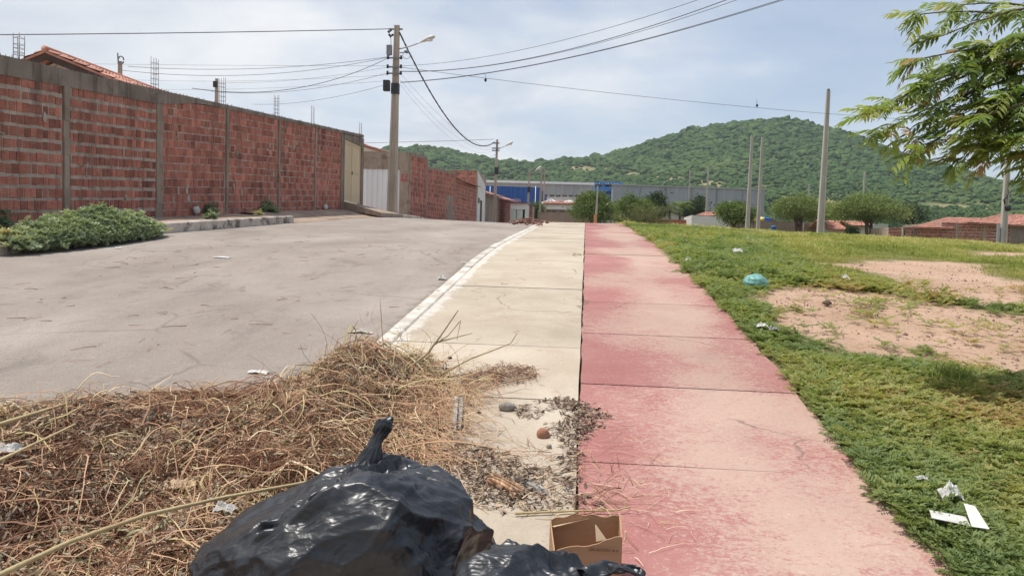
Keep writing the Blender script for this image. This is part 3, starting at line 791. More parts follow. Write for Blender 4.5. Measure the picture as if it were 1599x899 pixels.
mb.build('rebar_cage', MAT['steel'], W2)

# ------------------------------------------------------------------ houses along the left of the street
def roof_sheet(mb, A, B, C, D, nu, nv, amp=.035, thick=.06):
    """tiled roof: A-B is the eave, D-C the ridge; rounded tile columns (nu) in overlapping rows (nv)"""
    A, B, C, D = [np.array(v, float) for v in (A, B, C, D)]
    n = np.cross(B-A, D-A); n /= np.linalg.norm(n)
    if n[2] < 0: n = -n
    su = 6
    U = np.linspace(0, 1, nu*su+1)
    rows = []
    for j in range(nv):
        for v, lift in ((j/nv, .03), ((j+1)/nv, 0.0)):
            rows.append((v, lift))
    V = []
    off = [random.uniform(-.012, .012) for _ in range((nu+1)*nv)]
    R = []
    for k, (v, l) in enumerate(rows):
        j = k//2
        for i, u in enumerate(U):
            p = A*(1-u)*(1-v)+B*u*(1-v)+C*u*v+D*(1-u)*v
            w = amp*abs(math.sin(math.pi*u*nu))
            V.append(tuple(p+n*(w+l+off[j*(nu+1)+min(int(u*nu), nu)]))); R.append((math.sin(j*12.9+int(u*nu-1e-6)*78.2)*43758.5) % 1)
    m = len(U); F = []
    for k in range(len(rows)-1):
        for i in range(m-1): F.append((k*m+i, k*m+i+1, (k+1)*m+i+1, (k+1)*m+i))
    b = len(mb.v); mb.v += V; mb.r += R
    for f in F: mb.f.append([q+b for q in f]); mb.m.append(0); mb.sm.append(False)
    mb.hexa([tuple(p-n*(thick+.01)) for p in (A, B, C, D)]+[tuple(p-n*.008) for p in (A, B, C, D)], .3)
# house whose tiled gable shows over the wall
H1 = thing('house', 'house with a weathered red tiled gable roof showing above the long brick wall', 'house', (-14.3, 22, fgz(-11, 22)))
YA, YB = 19.9, 27.0
rx = at(70, 78, YA).x; rz = at(70, 78, YA).z
ex = at(165, 117, YA).x; ez = at(165, 117, YA).z
sl = (ez-rz)/(ex-rx); ex2 = -11.2; ez2 = rz+sl*(ex2-rx); lx2 = -17.5; lz2 = rz-abs(sl)*(rx-lx2)
mb = MB(); roof_sheet(mb, (ex2, YA, ez2), (ex2, YB, ez2), (rx, YB, rz), (rx, YA, rz), 46, 9, .045)
roof_sheet(mb, (lx2, YB, lz2), (lx2, YA, lz2), (rx, YA, rz), (rx, YB, rz), 40, 9, .045)
mb.tube([(rx, YA-.02, rz+.03), (rx, YB, rz+.03)], .09, 8, rnd=.6)
mb.build('roof', MAT['rooftile'], H1)
mb = MB()
for (xa, za) in ((ex2, ez2), (lx2, lz2)):
    mb.hexa([(rx, YA+.03, rz-.26), (xa, YA+.03, za-.26), (xa, YA+.07, za-.26), (rx, YA+.07, rz-.26), (rx, YA+.03, rz-.085), (xa, YA+.03, za-.085), (xa, YA+.07, za-.085), (rx, YA+.07, rz-.085)])
mb.build('verge_board', MAT['fascia'], H1)
mb = MB(); zf = fgz(-14, 22)
mb.add([(ex2-.5, YA+.6, zf-.3), (lx2+.5, YA+.6, zf-.3), (lx2+.5, YA+.6, lz2-.2+.5*abs(sl)), (rx, YA+.6, rz-.15), (ex2-.5, YA+.6, ez2-.2+.5*abs(sl)),
        (ex2-.5, YB-.6, zf-.3), (lx2+.5, YB-.6, zf-.3), (lx2+.5, YB-.6, lz2-.2+.5*abs(sl)), (rx, YB-.6, rz-.15), (ex2-.5, YB-.6, ez2-.2+.5*abs(sl))],
       [(0, 1, 2, 3, 4), (9, 8, 7, 6, 5), (0, 5, 6, 1), (1, 6, 7, 2), (4, 9, 5, 0), (2, 7, 8, 3), (3, 8, 9, 4)])
mb.build('wall', MAT['whitewall'], H1)

def gable_house(name, label, cat, x0, x1, y0, y1, zb, zeave, zridge, wallmat, along='y', over=.35, group=None, roofm='rooftile', nu=24, nv=6, wall_bricks=None):
    T = thing(name, label, cat, ((x0+x1)/2, (y0+y1)/2, zb), group)
    w = MB(); xm, ym = (x0+x1)/2, (y0+y1)/2
    if along == 'y':
        V = [(x0, y0, zb-.4), (x1, y0, zb-.4), (x1, y0, zeave), (xm, y0, zridge-.08), (x0, y0, zeave), (x0, y1, zb-.4), (x1, y1, zb-.4), (x1, y1, zeave), (xm, y1, zridge-.08), (x0, y1, zeave)]
        k = (zridge-zeave)/((x1-x0)/2)
        r = MB(); o = over
        roof_sheet(r, (x1+o, y0-o, zeave-k*o+.06), (x1+o, y1+o, zeave-k*o+.06), (xm, y1+o, zridge+.06), (xm, y0-o, zridge+.06), nu, nv)
        roof_sheet(r, (x0-o, y1+o, zeave-k*o+.06), (x0-o, y0-o, zeave-k*o+.06), (xm, y0-o, zridge+.06), (xm, y1+o, zridge+.06), nu, nv)
    else:
        V = [(x0, y1, zb-.4), (x0, y0, zb-.4), (x0, y0, zeave), (x0, ym, zridge-.08), (x0, y1, zeave), (x1, y1, zb-.4), (x1, y0, zb-.4), (x1, y0, zeave), (x1, ym, zridge-.08), (x1, y1, zeave)]
        k = (zridge-zeave)/((y1-y0)/2)
        r = MB(); o = over
        roof_sheet(r, (x0-o, y0-o, zeave-k*o+.06), (x1+o, y0-o, zeave-k*o+.06), (x1+o, ym, zridge+.06), (x0-o, ym, zridge+.06), nu, nv)
        roof_sheet(r, (x1+o, y1+o, zeave-k*o+.06), (x0-o, y1+o, zeave-k*o+.06), (x0-o, ym, zridge+.06), (x1+o, ym, zridge+.06), nu, nv)
    w.add(V, [(0, 1, 2, 3, 4), (9, 8, 7, 6, 5), (0, 5, 6, 1), (1, 6, 7, 2), (4, 9, 5, 0), (2, 7, 8, 3), (3, 8, 9, 4)])
    w.build('wall', wallmat, T); r.build('roof', MAT[roofm], T)
    return T
def opening(T, name, fr, x0, x1, y, z0, z1, mat, frame=None, axis='y', proud=.03):
    """a door or window leaf set into a frame on a wall facing -Y (axis y) or +X (axis x)"""
    m_ = MB(); f = .06
    def B(mb, a, b, o0, o1, c, d):
        if axis == 'y': mb.bb(a, b, y-o1, y-o0, c, d)
        else: mb.bb(y+o0, y+o1, a, b, c, d)
    B(m_, x0, x1, .002, proud*.5, z0, z1); o = m_.build(name, mat, T)
    if frame:
        m2 = MB(); B(m2, x0-f, x0, .002, proud, z0, z1); B(m2, x1, x1+f, .002, proud, z0, z1); B(m2, x0-f, x1+f, .002, proud, z1, z1+f)
        if name == 'window': B(m2, x0-f-.04, x1+f+.04, .002, proud*2, z0-f, z0); B(m2, (x0+x1)/2-.02, (x0+x1)/2+.02, proud*.5, proud, z0, z1)
        m2.build('frame', frame, o)
    return o
# roof tip behind the white gate
p = at(585, 229, 46); T = gable_house('house', 'house whose red roof tip peeks over the white sheet gate', 'house', p.x-5.2, p.x+2.6, 44, 52, fgz(-14, 46), p.z-1.0, p.z+.15, MAT['whitewall'])
# dark red two-level building (711..746)
YB0 = atX(711, 300, X2).y; YB1 = atX(747, 300, X2).y
B2 = thing('house', 'two level raw brick building with dark stained upper block beyond the stepped wall', 'house', (X2-2, (YB0+YB1)/2, fgz(X2, 55)))
zt_ = at(728, 267, YB0+2).z; zlow = at(740, 285, YB1-1).z; zg = fgz(X2, 55)
mb = MB(); brick_panel(mb, (X2-.05, YB0+.05), (X2-.05, YB1-.4), (zg-.3, at(712, 281, YB0).z), (zg-.3, zlow-.35), (1, 0), 14, .3, .04, .03, thick=3.2, seed=71); mb.build('wall', BR, B2)
mb = MB(); zt_ = at(728, 267, YB1-.9).z; brick_panel(mb, (X2-4.5, YB1-.9), (X2-.04, YB1-.9), (zlow-1.5, zt_), (zlow-1.5, zt_+.05), (0, -1), 14, .3, .03, .03, thick=6.0, seed=72); mb.build('upper_block', BR, B2)
mb = MB(); mb.hexa([(X2+.25, YB0+.1, at(712, 280, YB0).z), (X2+.25, YB1-.4, zlow-.33), (X2-1.0, YB1-.4, zlow-.02), (X2-1.0, YB0+.1, at(712, 280, YB0).z+.32)]+[(X2+.25, YB0+.1, at(712, 280, YB0).z+.06), (X2+.25, YB1-.4, zlow-.27), (X2-1.0, YB1-.4, zlow+.04), (X2-1.0, YB0+.1, at(712, 280, YB0).z+.38)]); mb.build('roof', MAT['rooftile'], B2)
# white gabled portal house (746..757)
YC0, YC1 = YB1, atX(758, 300, X2).y
B3 = thing('house', 'narrow white plastered house front with a tall sloping parapet and a dark doorway', 'house', (X2-3, (YC0+YC1)/2, fgz(X2, 60)))
za, zb_ = at(747, 268, YC0).z, at(757, 290, YC1).z
mb = MB(); mb.hexa([(X2+.02, YC0-.3, zg-1), (X2+.02, YC1, zg-1), (X2-6, YC1, zg-1), (X2-6, YC0-.3, zg-1), (X2+.02, YC0-.3, za), (X2+.02, YC1, zb_), (X2-6, YC1, zb_), (X2-6, YC0-.3, za)]); mb.build('wall', MAT['whitewall'], B3)
opening(B3, 'door', None, YC0+1.0, YC0+2.3, X2+.02, zg-1, zg+2.5, MAT['dkdoor'], MAT['whitetrim'], 'x')
opening(B3, 'meter_box', None, YC0-.1, YC0+.4, X2+.02, zg+2.2, zg+2.6, MAT['grey'], None, 'x', .2)
# low brown house with a tile eave (758..787) and the brick one after it
YD0, YD1 = YC1+.1, atX(779, 300, X2).y
z0, z1 = at(758, 304, YD0).z, at(779, 308, YD1).z
B4 = thing('house', 'low grey rendered house with red tile roof sloping to the street, behind the second pole', 'house', (X2-3, (YD0+YD1)/2, fgz(X2, 65)))
mb = MB(); mb.hexa([(X2, YD0, zg-2), (X2, YD1, zg-2), (X2-6, YD1, zg-2), (X2-6, YD0, zg-2), (X2, YD0, z0), (X2, YD1, z1), (X2-6, YD1, z1+1), (X2-6, YD0, z0+1)]); mb.build('wall', MAT['cement'], B4)
mb = MB(); roof_sheet(mb, (X2+.5, YD0, z0+.02), (X2+.5, YD1, z1+.02), (X2-4.5, YD1, z1+1.4), (X2-4.5, YD0, z0+1.4), 40, 8); mb.build('roof', MAT['rooftile'], B4)
YE0, YE1 = YD1+.1, atX(798, 300, X2).y
z0, z1 = at(779, 311, YE0).z, at(798, 314, YE1).z
B5 = thing('house', 'low raw brick house with broken tile eave, between second pole and white garage', 'house', (X2-3, (YE0+YE1)/2, fgz(X2, 80)))
mb = MB(); brick_panel(mb, (X2, YE0), (X2, YE1), (zg-3, z0), (zg-3, z1), (1, 0), 22, .4, .03, .03, thick=6, seed=81); mb.build('wall', [MAT['mortar'], MAT['brick_far']], B5)
mb = MB(); roof_sheet(mb, (X2+.6, YE0, z0), (X2+.6, YE1, z1), (X2-4.5, YE1, z1+1.5), (X2-4.5, YE0, z0+1.5), 50, 8); mb.build('roof', MAT['rooftile'], B5)
mb = MB()
c = at(806, 321, YE0+6)
for k in range(6):
    a = k*math.pi/3; mb.tube([(c.x, c.y, c.z+.35), (c.x+.5*math.cos(a), c.y+.33*math.sin(a), c.z+.56+.17*math.sin(a))], .018, 4)
[mb.tube([(c.x+q_*math.cos(a*math.pi/12), c.y+q_*.66*math.sin(a*math.pi/12), c.z+.35+.25*(q_/.6)+.33*q_*math.sin(a*math.pi/12)) for a in range(25)], .016, 4) for q_ in (.2, .35, .5)]; mb.tube([(c.x, c.y, c.z), (c.x, c.y, c.z-1.0)], .04, 5)
tagp(mb.build('satellite_dish', gm('rusty_mesh', [(.3, (.24, .12, .10)), (.7, (.40, .28, .25))], 9, .7)), 'open mesh satellite dish on the tile roof beside the white garage', 'satellite dish', kind='thing')
# white garage facing us (797..822)
YF = 76.0
a, b = at(797, 345, YF), at(822, 345, YF); zt_ = at(810, 318, YF).z; zo = at(810, 327, YF).z; zgf = at(810, 347, YF).z-1.5
B6 = thing('garage', 'small white garage front with pale double doors near the crest of the street', 'garage', ((a.x+b.x)/2, YF+2, zgf))
mb = MB(); mb.bb(a.x, a.x+.08, YF, YF+5, zgf, zt_); mb.bb(b.x-.14, b.x, YF, YF+5, zgf, zt_); mb.bb(a.x+.08, b.x-.14, YF, YF+5, zo, zt_+.001); mb.bb(a.x+.08, b.x-.14, YF+4, YF+4.9, zgf, zo-.002); mb.build('wall', MAT['whitewall'], B6)
w_ = (b.x-.14-a.x-.08)
mb = MB(); mb.bb(a.x+.1, a.x+.08+w_*.36, YF+.06, YF+.12, zgf, zo-.01); mb.build('door', MAT['palegreen'], B6)
mb = MB(); mb.bb(a.x+.08+w_*.40, a.x+.08+w_*.84, YF+.06, YF+.12, zgf, zo-.01); mb.build('door', MAT['palegreen'], B6)
mb = MB(); roof_sheet(mb, (a.x-.3, YF-.2, zt_+.05), (b.x+.1, YF-.2, zt_+.05), (b.x+.1, YF+5, zt_+.35), (a.x-.3, YF+5, zt_+.35), 10, 8); mb.build('roof', MAT['rooftile'], B6)
a = at(823, 330, 80); b = at(832, 330, 80)
mb = MB(); brick_panel(mb, (a.x, 80), (b.x, 80), (zgf, at(827, 320, 80).z), (zgf, at(827, 321, 80).z), (0, -1), 16, .4, .04, .04, thick=3, seed=91)
tagp(mb.build('brick_shed', [MAT['mortar'], MAT['brick_far']]), 'short raw brick shed wall just right of the white garage', 'shed', kind='thing')
# ------------------------------------------------------------------ sheds and factory beyond the street
def ribbed_wall(mb, x0, x1, Y, z0, z1a, z1b, rib=1.0, depth=.12, thick=6.0, rnd=None):
    """profiled sheet cladding facing the camera side, top edge from z1a to z1b"""
    n = max(2, int((x1-x0)/rib)); V = []
    pts = []
    for i in range(n):
        u0 = i/n
        for du, o in ((0, 0), (.62/n, 0), (.70/n, depth), (.92/n, depth)): pts.append((u0+du, o))
    pts.append((1.0, 0))
    for u, o in pts:
        x = x0+(x1-x0)*u; z1 = z1a+(z1b-z1a)*u
        V += [(x, Y-o, z0), (x, Y-o, z1), (x, Y+thick, z1), (x, Y+thick, z0)]
    F = []
    for i in range(len(pts)-1):
        k = i*4; F += [(k, k+4, k+5, k+1), (k+1, k+5, k+6, k+2), (k+2, k+6, k+7, k+3)]
    e = (len(pts)-1)*4
    F += [(0, 1, 2, 3), (e+3, e+2, e+1, e)]
    mb.add(V, F, rnd)
GZF = fgz(0, 150)
# blue shed
Y = 128.0
a, b = at(752, 300, Y), at(844, 300, Y)
S1 = thing('warehouse', 'deep blue sheet metal warehouse low behind the street poles', 'warehouse', ((a.x+b.x)/2, Y+5, GZF))
mb = MB(); ribbed_wall(mb, a.x-3, b.x, Y, GZF-1, at(752, 289, Y).z, at(844, 293, Y).z, .9, .10, 22)
mb.build('wall', MAT['blue'], S1)
for px in (766, 837):
    mb = MB(); q = at(px, 290, Y-.3); mb.tube([(q.x, Y-.25, GZF), (q.x, Y-.25, at(px, 291, Y).z)], .05, 6); mb.build('downpipe', MAT['whitetrim'], S1)
# long grey shed with a bright roof edge
Y = 175.0
a, b = at(752, 285, Y), at(941, 290, Y)
S2 = thing('warehouse', 'very long grey warehouse with a bright white roof edge behind the blue one', 'warehouse', ((a.x+b.x)/2, Y+5, GZF))
zl, zr = at(752, 281, Y).z, at(941, 286, Y).z
mb = MB(); ribbed_wall(mb, a.x-6, b.x, Y, at(800, 303, Y).z, zl-.5, zr-.5, 2.0, .12, 25); mb.build('wall', MAT['greyroof'], S2)
mb = MB(); mb.hexa([(a.x-6, Y-.5, zl-.5), (b.x, Y-.5, zr-.5), (b.x, Y+25, zr-.3), (a.x-6, Y+25, zl-.3), (a.x-6, Y-.5, zl), (b.x, Y-.5, zr), (b.x, Y+25, zr+.3), (a.x-6, Y+25, zl+.3)]); mb.build('roof_edge', MAT['whitetrim'], S2)
mb = MB(); z3 = at(900, 300, Y).z; mb.bb(a.x-6, b.x, Y+.6, Y+24, GZF-1, z3-.02); mb.build('lower_wall', MAT['whitewall'], S2)
for px in (852, 862, 872, 882, 892, 902, 912, 922):
    q0, q1 = at(px-3.2, 302, Y), at(px+3.2, 307, Y)
    mb = MB(); mb.bb(q0.x, q1.x, Y+.52, Y+.59, q1.z, at(px, 302.6, Y).z); mb.build('window', MAT['dkwin'], S2)
# pale blue parapet with round openings
Y = 150.0
a, b = at(929, 290, Y), at(972, 290, Y)
zt_, zb_ = at(950, 284, Y).z, at(950, 298, Y).z
S3 = thing('factory_office', 'bright blue factory block with a row of small dark openings', 'factory', ((a.x+b.x)/2, Y, GZF))
mb = MB(); mb.bb(a.x, b.x, Y, Y+12, zb_-.1, zt_); mb.build('parapet', MAT['blue_light'], S3)
mb = MB(); mb.bb(a.x+.3, b.x, Y+.3, Y+11.5, GZF-1, zb_-.105); mb.build('wall', MAT['blue'], S3)
for px in (932, 937, 941, 947, 951, 956, 961, 966):
    q = at(px, 289, Y-.05); r = .36 if px != 941 else .2
    mb = MB(); mb.tube([(q.x, Y-.06, q.z), (q.x, Y-.004, q.z)], r, 10); mb.build('opening', MAT['dkwin'], S3)
# huge grey corrugated wall
Y = 140.0
a, b = at(958, 292, Y), at(1195, 295, Y)
S4 = thing('factory_hall', 'huge windowless grey clad factory hall below the hill', 'factory', ((a.x+b.x)/2, Y+15, GZF))
mb = MB(); ribbed_wall(mb, a.x, b.x, Y, GZF-2, at(958, 289, Y).z, at(1195, 297, Y).z, 1.6, .07, 45); mb.build('wall', MAT['greysheet'], S4)
mb = MB(); zl, zr = at(958, 289, Y).z, at(1195, 297, Y).z
mb.hexa([(a.x-.1, Y-.25, zl+.002), (b.x+.1, Y-.25, zr+.002), (b.x+.1, Y+45, zr+.002), (a.x-.1, Y+45, zl+.002), (a.x-.1, Y-.25, zl+.18), (b.x+.1, Y-.25, zr+.18), (b.x+.1, Y+45, zr+.18), (a.x-.1, Y+45, zl+.18)]); mb.build('roof_edge', MAT['greyroof'], S4)
for i, px in enumerate((1000, 1040, 1080, 1120, 1160)):
    q = at(px, 300, Y); mb = MB(); mb.bb(q.x-.06, q.x+.06, Y-.2, Y-.09, GZF, at(px, 291.5, Y).z); mb.build('downpipe', MAT['grey'], S4)
# white truss canopy + low building, across the end of the street
Y = 92.0
a, b = at(848, 333, Y), at(899, 333, Y); zg9 = fgz(0, Y)
S5 = thing('market_building', 'low brown building with white fascia under white roof trusses, beyond the pavement end', 'building', ((a.x+b.x)/2, Y+3, zg9))
zf0, zf1 = at(870, 319, Y).z, at(870, 327, Y).z
mb = MB(); mb.bb(a.x+.3, b.x+2, Y+.4, Y+7, zg9-1, zf1-.002); mb.build('wall', MAT['brownwall'], S5)
mb = MB(); mb.bb(a.x, b.x+2, Y, Y+7.5, zf1, zf0); mb.build('fascia', MAT['whitetrim'], S5)
mb = MB(); roof_sheet(mb, (a.x, Y-.3, zf0+.05), (b.x+2, Y-.3, zf0+.05), (b.x+2, Y+6, zf0+.75), (a.x, Y+6, zf0+.75), 24, 6); mb.build('roof', MAT['rooftile'], S5)
for px in (857, 866, 877, 888):
    q0, q1 = at(px-3, 329, Y), at(px+3, 332, Y); mb = MB(); mb.bb(q0.x, q1.x, Y+.36, Y+.395, q1.z, q0.z); mb.build('window', MAT['dkwin'], S5)
for px, top in ((860, 312), (889, 314)):
    c = at(px, top, Y+4); mb = MB(); e = at(px, 319, Y+4).z-.3
    mb.tube([(c.x, Y+4, e), (c.x, Y+4, c.z)], .16, 6); 
    for s in (-1, 1):
        mb.tube([(c.x, Y+4, c.z), (c.x+s*1.3, Y+4, e+.3)], .13, 6)
    mb.tube([(c.x-1.0, Y+4, c.z-.45), (c.x+1.0, Y+4, c.z-.45)], .08, 5)
    mb.build('roof_truss', MAT['whitetrim'], S5)
# boundary wall at the end of the street
Y = 86.0
def facade(name, label, cat, x0, x1, Y, ztop, mat, depth=.2, group=None):
    a, b = at(x0, 340, Y), at(x1, 340, Y); zb = fgz(a.x, Y)-.8
    mb = MB(); z = at((x0+x1)/2, ztop, Y).z
    n = max(1, int((b.x-a.x)/2.2))
    for i in range(n):
        u, v = a.x+(b.x-a.x)*i/n, a.x+(b.x-a.x)*(i+1)/n
        mb.bb(u, v-.004, Y, Y+depth, zb, z)
        if depth < .5: mb.bb(u-.002, u+.16, Y-.05, Y-.003, zb, z+.03)
    mb.bb(a.x, b.x, Y-.03, Y+depth+.03, z+.002, z+.09)
    return tagp(mb.build(name, mat), label, cat, group, 'thing')
facade('boundary_wall', 'grey brown rendered boundary wall closing the end of the pavement', 'wall', 840, 922, 86, 333, MAT['brownwall'])
facade('boundary_wall', 'pale low wall half hidden under the big spreading trees', 'wall', 940, 985, 88, 335, MAT['whitewall'])
facade('boundary_wall', 'reddish low wall between the fallen branch and the white house', 'wall', 1010, 1078, 84, 344, MAT['brick_far'])
facade('boundary_wall', 'long brown rendered wall behind the two thin poles', 'wall', 1140, 1256, 78, 346, MAT['brownwall'])
facade('boundary_wall', 'pale brown wall with a shallow gable top behind the tallest pole', 'wall', 1256, 1300, 77, 350, MAT['brownwall'])
def hz(px): return fgz(at(px, 350, 75).x, 75)
# white house beyond the grass
Y = 80
a, b = at(1080, 350, Y), at(1137, 350, Y)
T = thing('house', 'white walled yard house beside the young tree, with a low red roof', 'house', ((a.x+b.x)/2, Y+3, hz(1100)))
mb = MB(); mb.bb(a.x, b.x, Y, Y+.2, hz(1100)-1, at(1105, 337, Y).z); mb.bb(a.x, a.x+.2, Y+.2, Y+6, hz(1100)-1, at(1085, 336, Y).z); mb.build('wall', MAT['whitewall'], T)
mb = MB(); q = at(1083, 337, Y+3); q2 = at(1112, 337, Y+3); t_ = at(1104, 331, Y+6); roof_sheet(mb, (q.x, Y+2, q.z), (q2.x+1, Y+2, q.z), (t_.x+1.0, Y+5.5, t_.z), (t_.x, Y+5.5, t_.z), 14, 5); mb.build('roof', MAT['rooftile'], T)
# dark-roofed white house near palms
Y = 95
p = at(1051, 335, Y)
T = gable_house('house', 'small white gabled house under the palms in front of the grey hall', 'house', p.x-3.2, p.x+2.0, Y, Y+7, hz(1050)-.5, at(1040, 341, Y).z, at(1040, 328, Y).z, MAT['whitewall'], roofm='fascia')
# mural gable and water tank behind the brown wall
Y = 82
q = at(1202, 342, Y)
T = thing('painted_kiosk', 'kiosk roof painted yellow, blue and red showing over the brown wall', 'kiosk', (q.x, Y, hz(1200)))
for nm, x0, x1, zt0, zt1, m_ in (('roof_panel', 1186, 1194, 343, 340, gm('yellow_paint', [(.3, (.62, .46, .05)), (.7, (.7, .52, .08))], 5, .6)), ('roof_panel', 1194, 1207, 340, 342, gm('blue_paint', [(.3, (.02, .10, .42)), (.7, (.03, .14, .5))], 5, .6)), ('roof_panel', 1207, 1220, 342, 348, gm('maroon_paint', [(.3, (.28, .03, .03)), (.7, (.36, .05, .05))], 5, .6))):
    A, B = at(x0, 350, Y), at(x1-.1, 350, Y); mb = MB()
    mb.hexa([(A.x, Y, hz(1200)), (B.x, Y, hz(1200)), (B.x, Y+3, hz(1200)), (A.x, Y+3, hz(1200)), (A.x, Y, at(x0, zt0, Y).z), (B.x, Y, at(x1, zt1, Y).z), (B.x, Y+3, at(x1, zt1, Y).z+.3), (A.x, Y+3, at(x0, zt0, Y).z+.3)]); mb.build(nm, m_, T)
A, B = at(1192, 346.5, Y-.1), at(1209, 348.5, Y-.1)
mb = MB(); mb.bb(A.x, B.x, Y-.12, Y-.01, B.z, A.z); mb.build('awning', MAT['blue_light'], T)
q = at(1208, 357, 76)
mb = MB(); mb.tube([(q.x, 76, q.z-.9), (q.x, 76, q.z-.88), (q.x, 76, q.z+.12), (q.x, 76, q.z+.14)], [.20, .24, .26, .26], 12); mb.tube([(q.x, 76, q.z+.14), (q.x, 76, q.z+.2), (q.x, 76, q.z+.26)], [.28, .28, .1], 12)
tagp(mb.build('water_drum', MAT['blue_light']), 'light blue plastic drum against the brown wall', 'drum', kind='thing')
# red hip roof house
Y = 72
p0, p1 = at(1290, 365, Y), at(1340, 365, Y)
T = gable_house('house', 'little house with red tile roof and dark verandah, left of the round tree', 'house', p0.x+.6, p1.x-.4, Y, Y+6, hz(1315), at(1312, 357, Y).z, at(1318, 346, Y+3).z, MAT['whitewall'], along='x', over=.7)
opening(T, 'verandah', None, p0.x+2.0, p0.x+3.0, Y, hz(1315), at(1312, 359, Y).z, MAT['dkdoor'])
# white house with two windows, pale green wall
Y = 70
p0, p1 = at(1338, 365, Y), at(1364, 365, Y)
T = gable_house('house', 'white house with two shuttered windows just behind the round tree trunk', 'house', p0.x, p1.x, Y, Y+6, hz(1350), at(1350, 353, Y).z, at(1350, 347, Y+3).z, MAT['whitewall'], along='x')
for px in (1342, 1353): 
    q0, q1 = at(px-1.7, 362, Y), at(px+1.9, 367, Y); opening(T, 'window', None, q0.x, q1.x, Y, at(px, 367, Y).z, at(px, 359, Y).z, MAT['grey'], MAT['whitetrim'])
facade('boundary_wall', 'pale green plastered wall between the round tree and the raw brick house', 'wall', 1364, 1388, 69, 351.5, MAT['palegreen'])
# raw brick house on the right with two red roofs
Y = 60.0
T = thing('house', 'long raw brick house with stepped walls and two red tile roofs', 'house', (at(1480, 370, Y).x, Y+3, fgz(27, 60)))
def zf_(px): return fgz(at(px, 380, Y).x, Y)-.6
for (x0, x1, t0, t1, dY, n, dep) in ((1387.5, 1410, 355, 355, .3, 10, 4), (1410, 1470, 354.5, 354.5, 0, 10, 5), (1470, 1577, 347, 349, -.02, 14, 7)):
    A, B = at(x0, 370, Y+dY), at(x1, 370, Y+dY); mb = MB()
    brick_panel(mb, (A.x, Y+dY), (B.x-.01, Y+dY), (zf_(x0), at(x0, t0, Y+dY).z), (zf_(x1), at(x1, t1, Y+dY).z), (0, -1), n, .3, .055, .03, thick=dep, seed=int(x0), vary_mix=True); mb.build('wall', [MAT['mortar'], MAT['brick_far']], T)
A, B = at(1411, 375, Y), at(1414.5, 359, Y); opening(T, 'door', None, A.x, B.x, Y-.02, A.z-.6, B.z, MAT['dkdoor'], MAT['cement'])
A, B = at(1427.5, 368, Y), at(1431.5, 358, Y); opening(T, 'window', None, A.x, B.x, Y-.02, A.z, B.z, MAT['dkwin'], MAT['cement'])
for px in (1495, 1538):
    A = at(px, 360, Y-.05); mb = MB(); mb.bb(A.x-.1, A.x+.1, Y-.06, Y-.022, zf_(px), at(px, 349, Y).z); mb.build('pilaster', MAT['cement'], T)
A, B = at(1420, 355.5, Y), at(1471, 352, Y); C = at(1502, 341, Y+4); D = at(1478, 339.5, Y+4)
mb = MB(); roof_sheet(mb, (A.x, Y-.4, A.z), (B.x+.5, Y-.4, A.z), (C.x+4, Y+4, D.z), (D.x, Y+4, D.z), 26, 7); mb.hexa([(C.x, Y+4, D.z-.3), (C.x+4, Y+4, D.z-.3), (C.x+4, Y+6, D.z-1.0), (C.x, Y+6, D.z-1.0), (C.x, Y+4, D.z), (C.x+4, Y+4, D.z), (C.x+4, Y+6, D.z-.8), (C.x, Y+6, D.z-.8)], .4)
mb.build('roof', MAT['rooftile'], T)
A, B = at(1508, 347.5, Y-.3), at(1571, 351, Y-.3); D = at(1568, 334, Y+4); C = at(1640, 334, Y+4); B3_ = at(1640, 341, Y-.3)
mb = MB(); roof_sheet(mb, (A.x, Y-.4, A.z), (B3_.x, Y-.4, A.z-.2), (C.x, Y+4.5, D.z), (D.x, Y+4.5, D.z), 34, 8); mb.build('roof', MAT['rooftile'], T)
A, B = at(1577, 382, Y-.3), at(1645, 347, Y-.3)
mb = MB(); mb.bb(A.x, B.x, Y-.02, Y+6, zf_(1600), at(1600, 350, Y).z); mb.build('wall', MAT['whitewall'], T)
A, B = at(1579, 383, Y-.2), at(1640, 354, Y-.2)
opening(T, 'garage_door', None, A.x, B.x, Y-.05, zf_(1600), at(1600, 355, Y).z, gm('grey_brown_door', [(.3, (.17, .13, .11)), (.7, (.24, .19, .16))], 3, .7), MAT['cement'])

# ------------------------------------------------------------------ poles
def pole_shaft(mb, x, y, z0, z1, w0, w1, d0=None, lean=(0, 0), rnd=.5):
    """double-T precast pole: two flanges and a thinner web between them"""
    d0 = d0 or w0*.8; d1 = d0*w1/w0
    def ring(w, d):
        f = w*.24; e = d*.28
        return [(-w/2, -d/2), (-w/2+f, -d/2), (-w/2+f, -e), (w/2-f, -e), (w/2-f, -d/2), (w/2, -d/2), (w/2, d/2), (w/2-f, d/2), (w/2-f, e), (-w/2+f, e), (-w/2+f, d/2), (-w/2, d/2)]
    V = []; n = 12; K = 6
    for k in range(K+1):
        t = k/K; w = w0+(w1-w0)*t; d = d0+(d1-d0)*t
        for a, b in ring(w, d): V.append((x+lean[0]*t+a, y+lean[1]*t+b, z0+(z1-z0)*t))
    F = [(k*n+i, k*n+(i+1) % n, (k+1)*n+(i+1) % n, (k+1)*n+i) for k in range(K) for i in range(n)]
    F += [tuple(K*n+i for i in range(n))]
    mb.add(V, F, rnd)
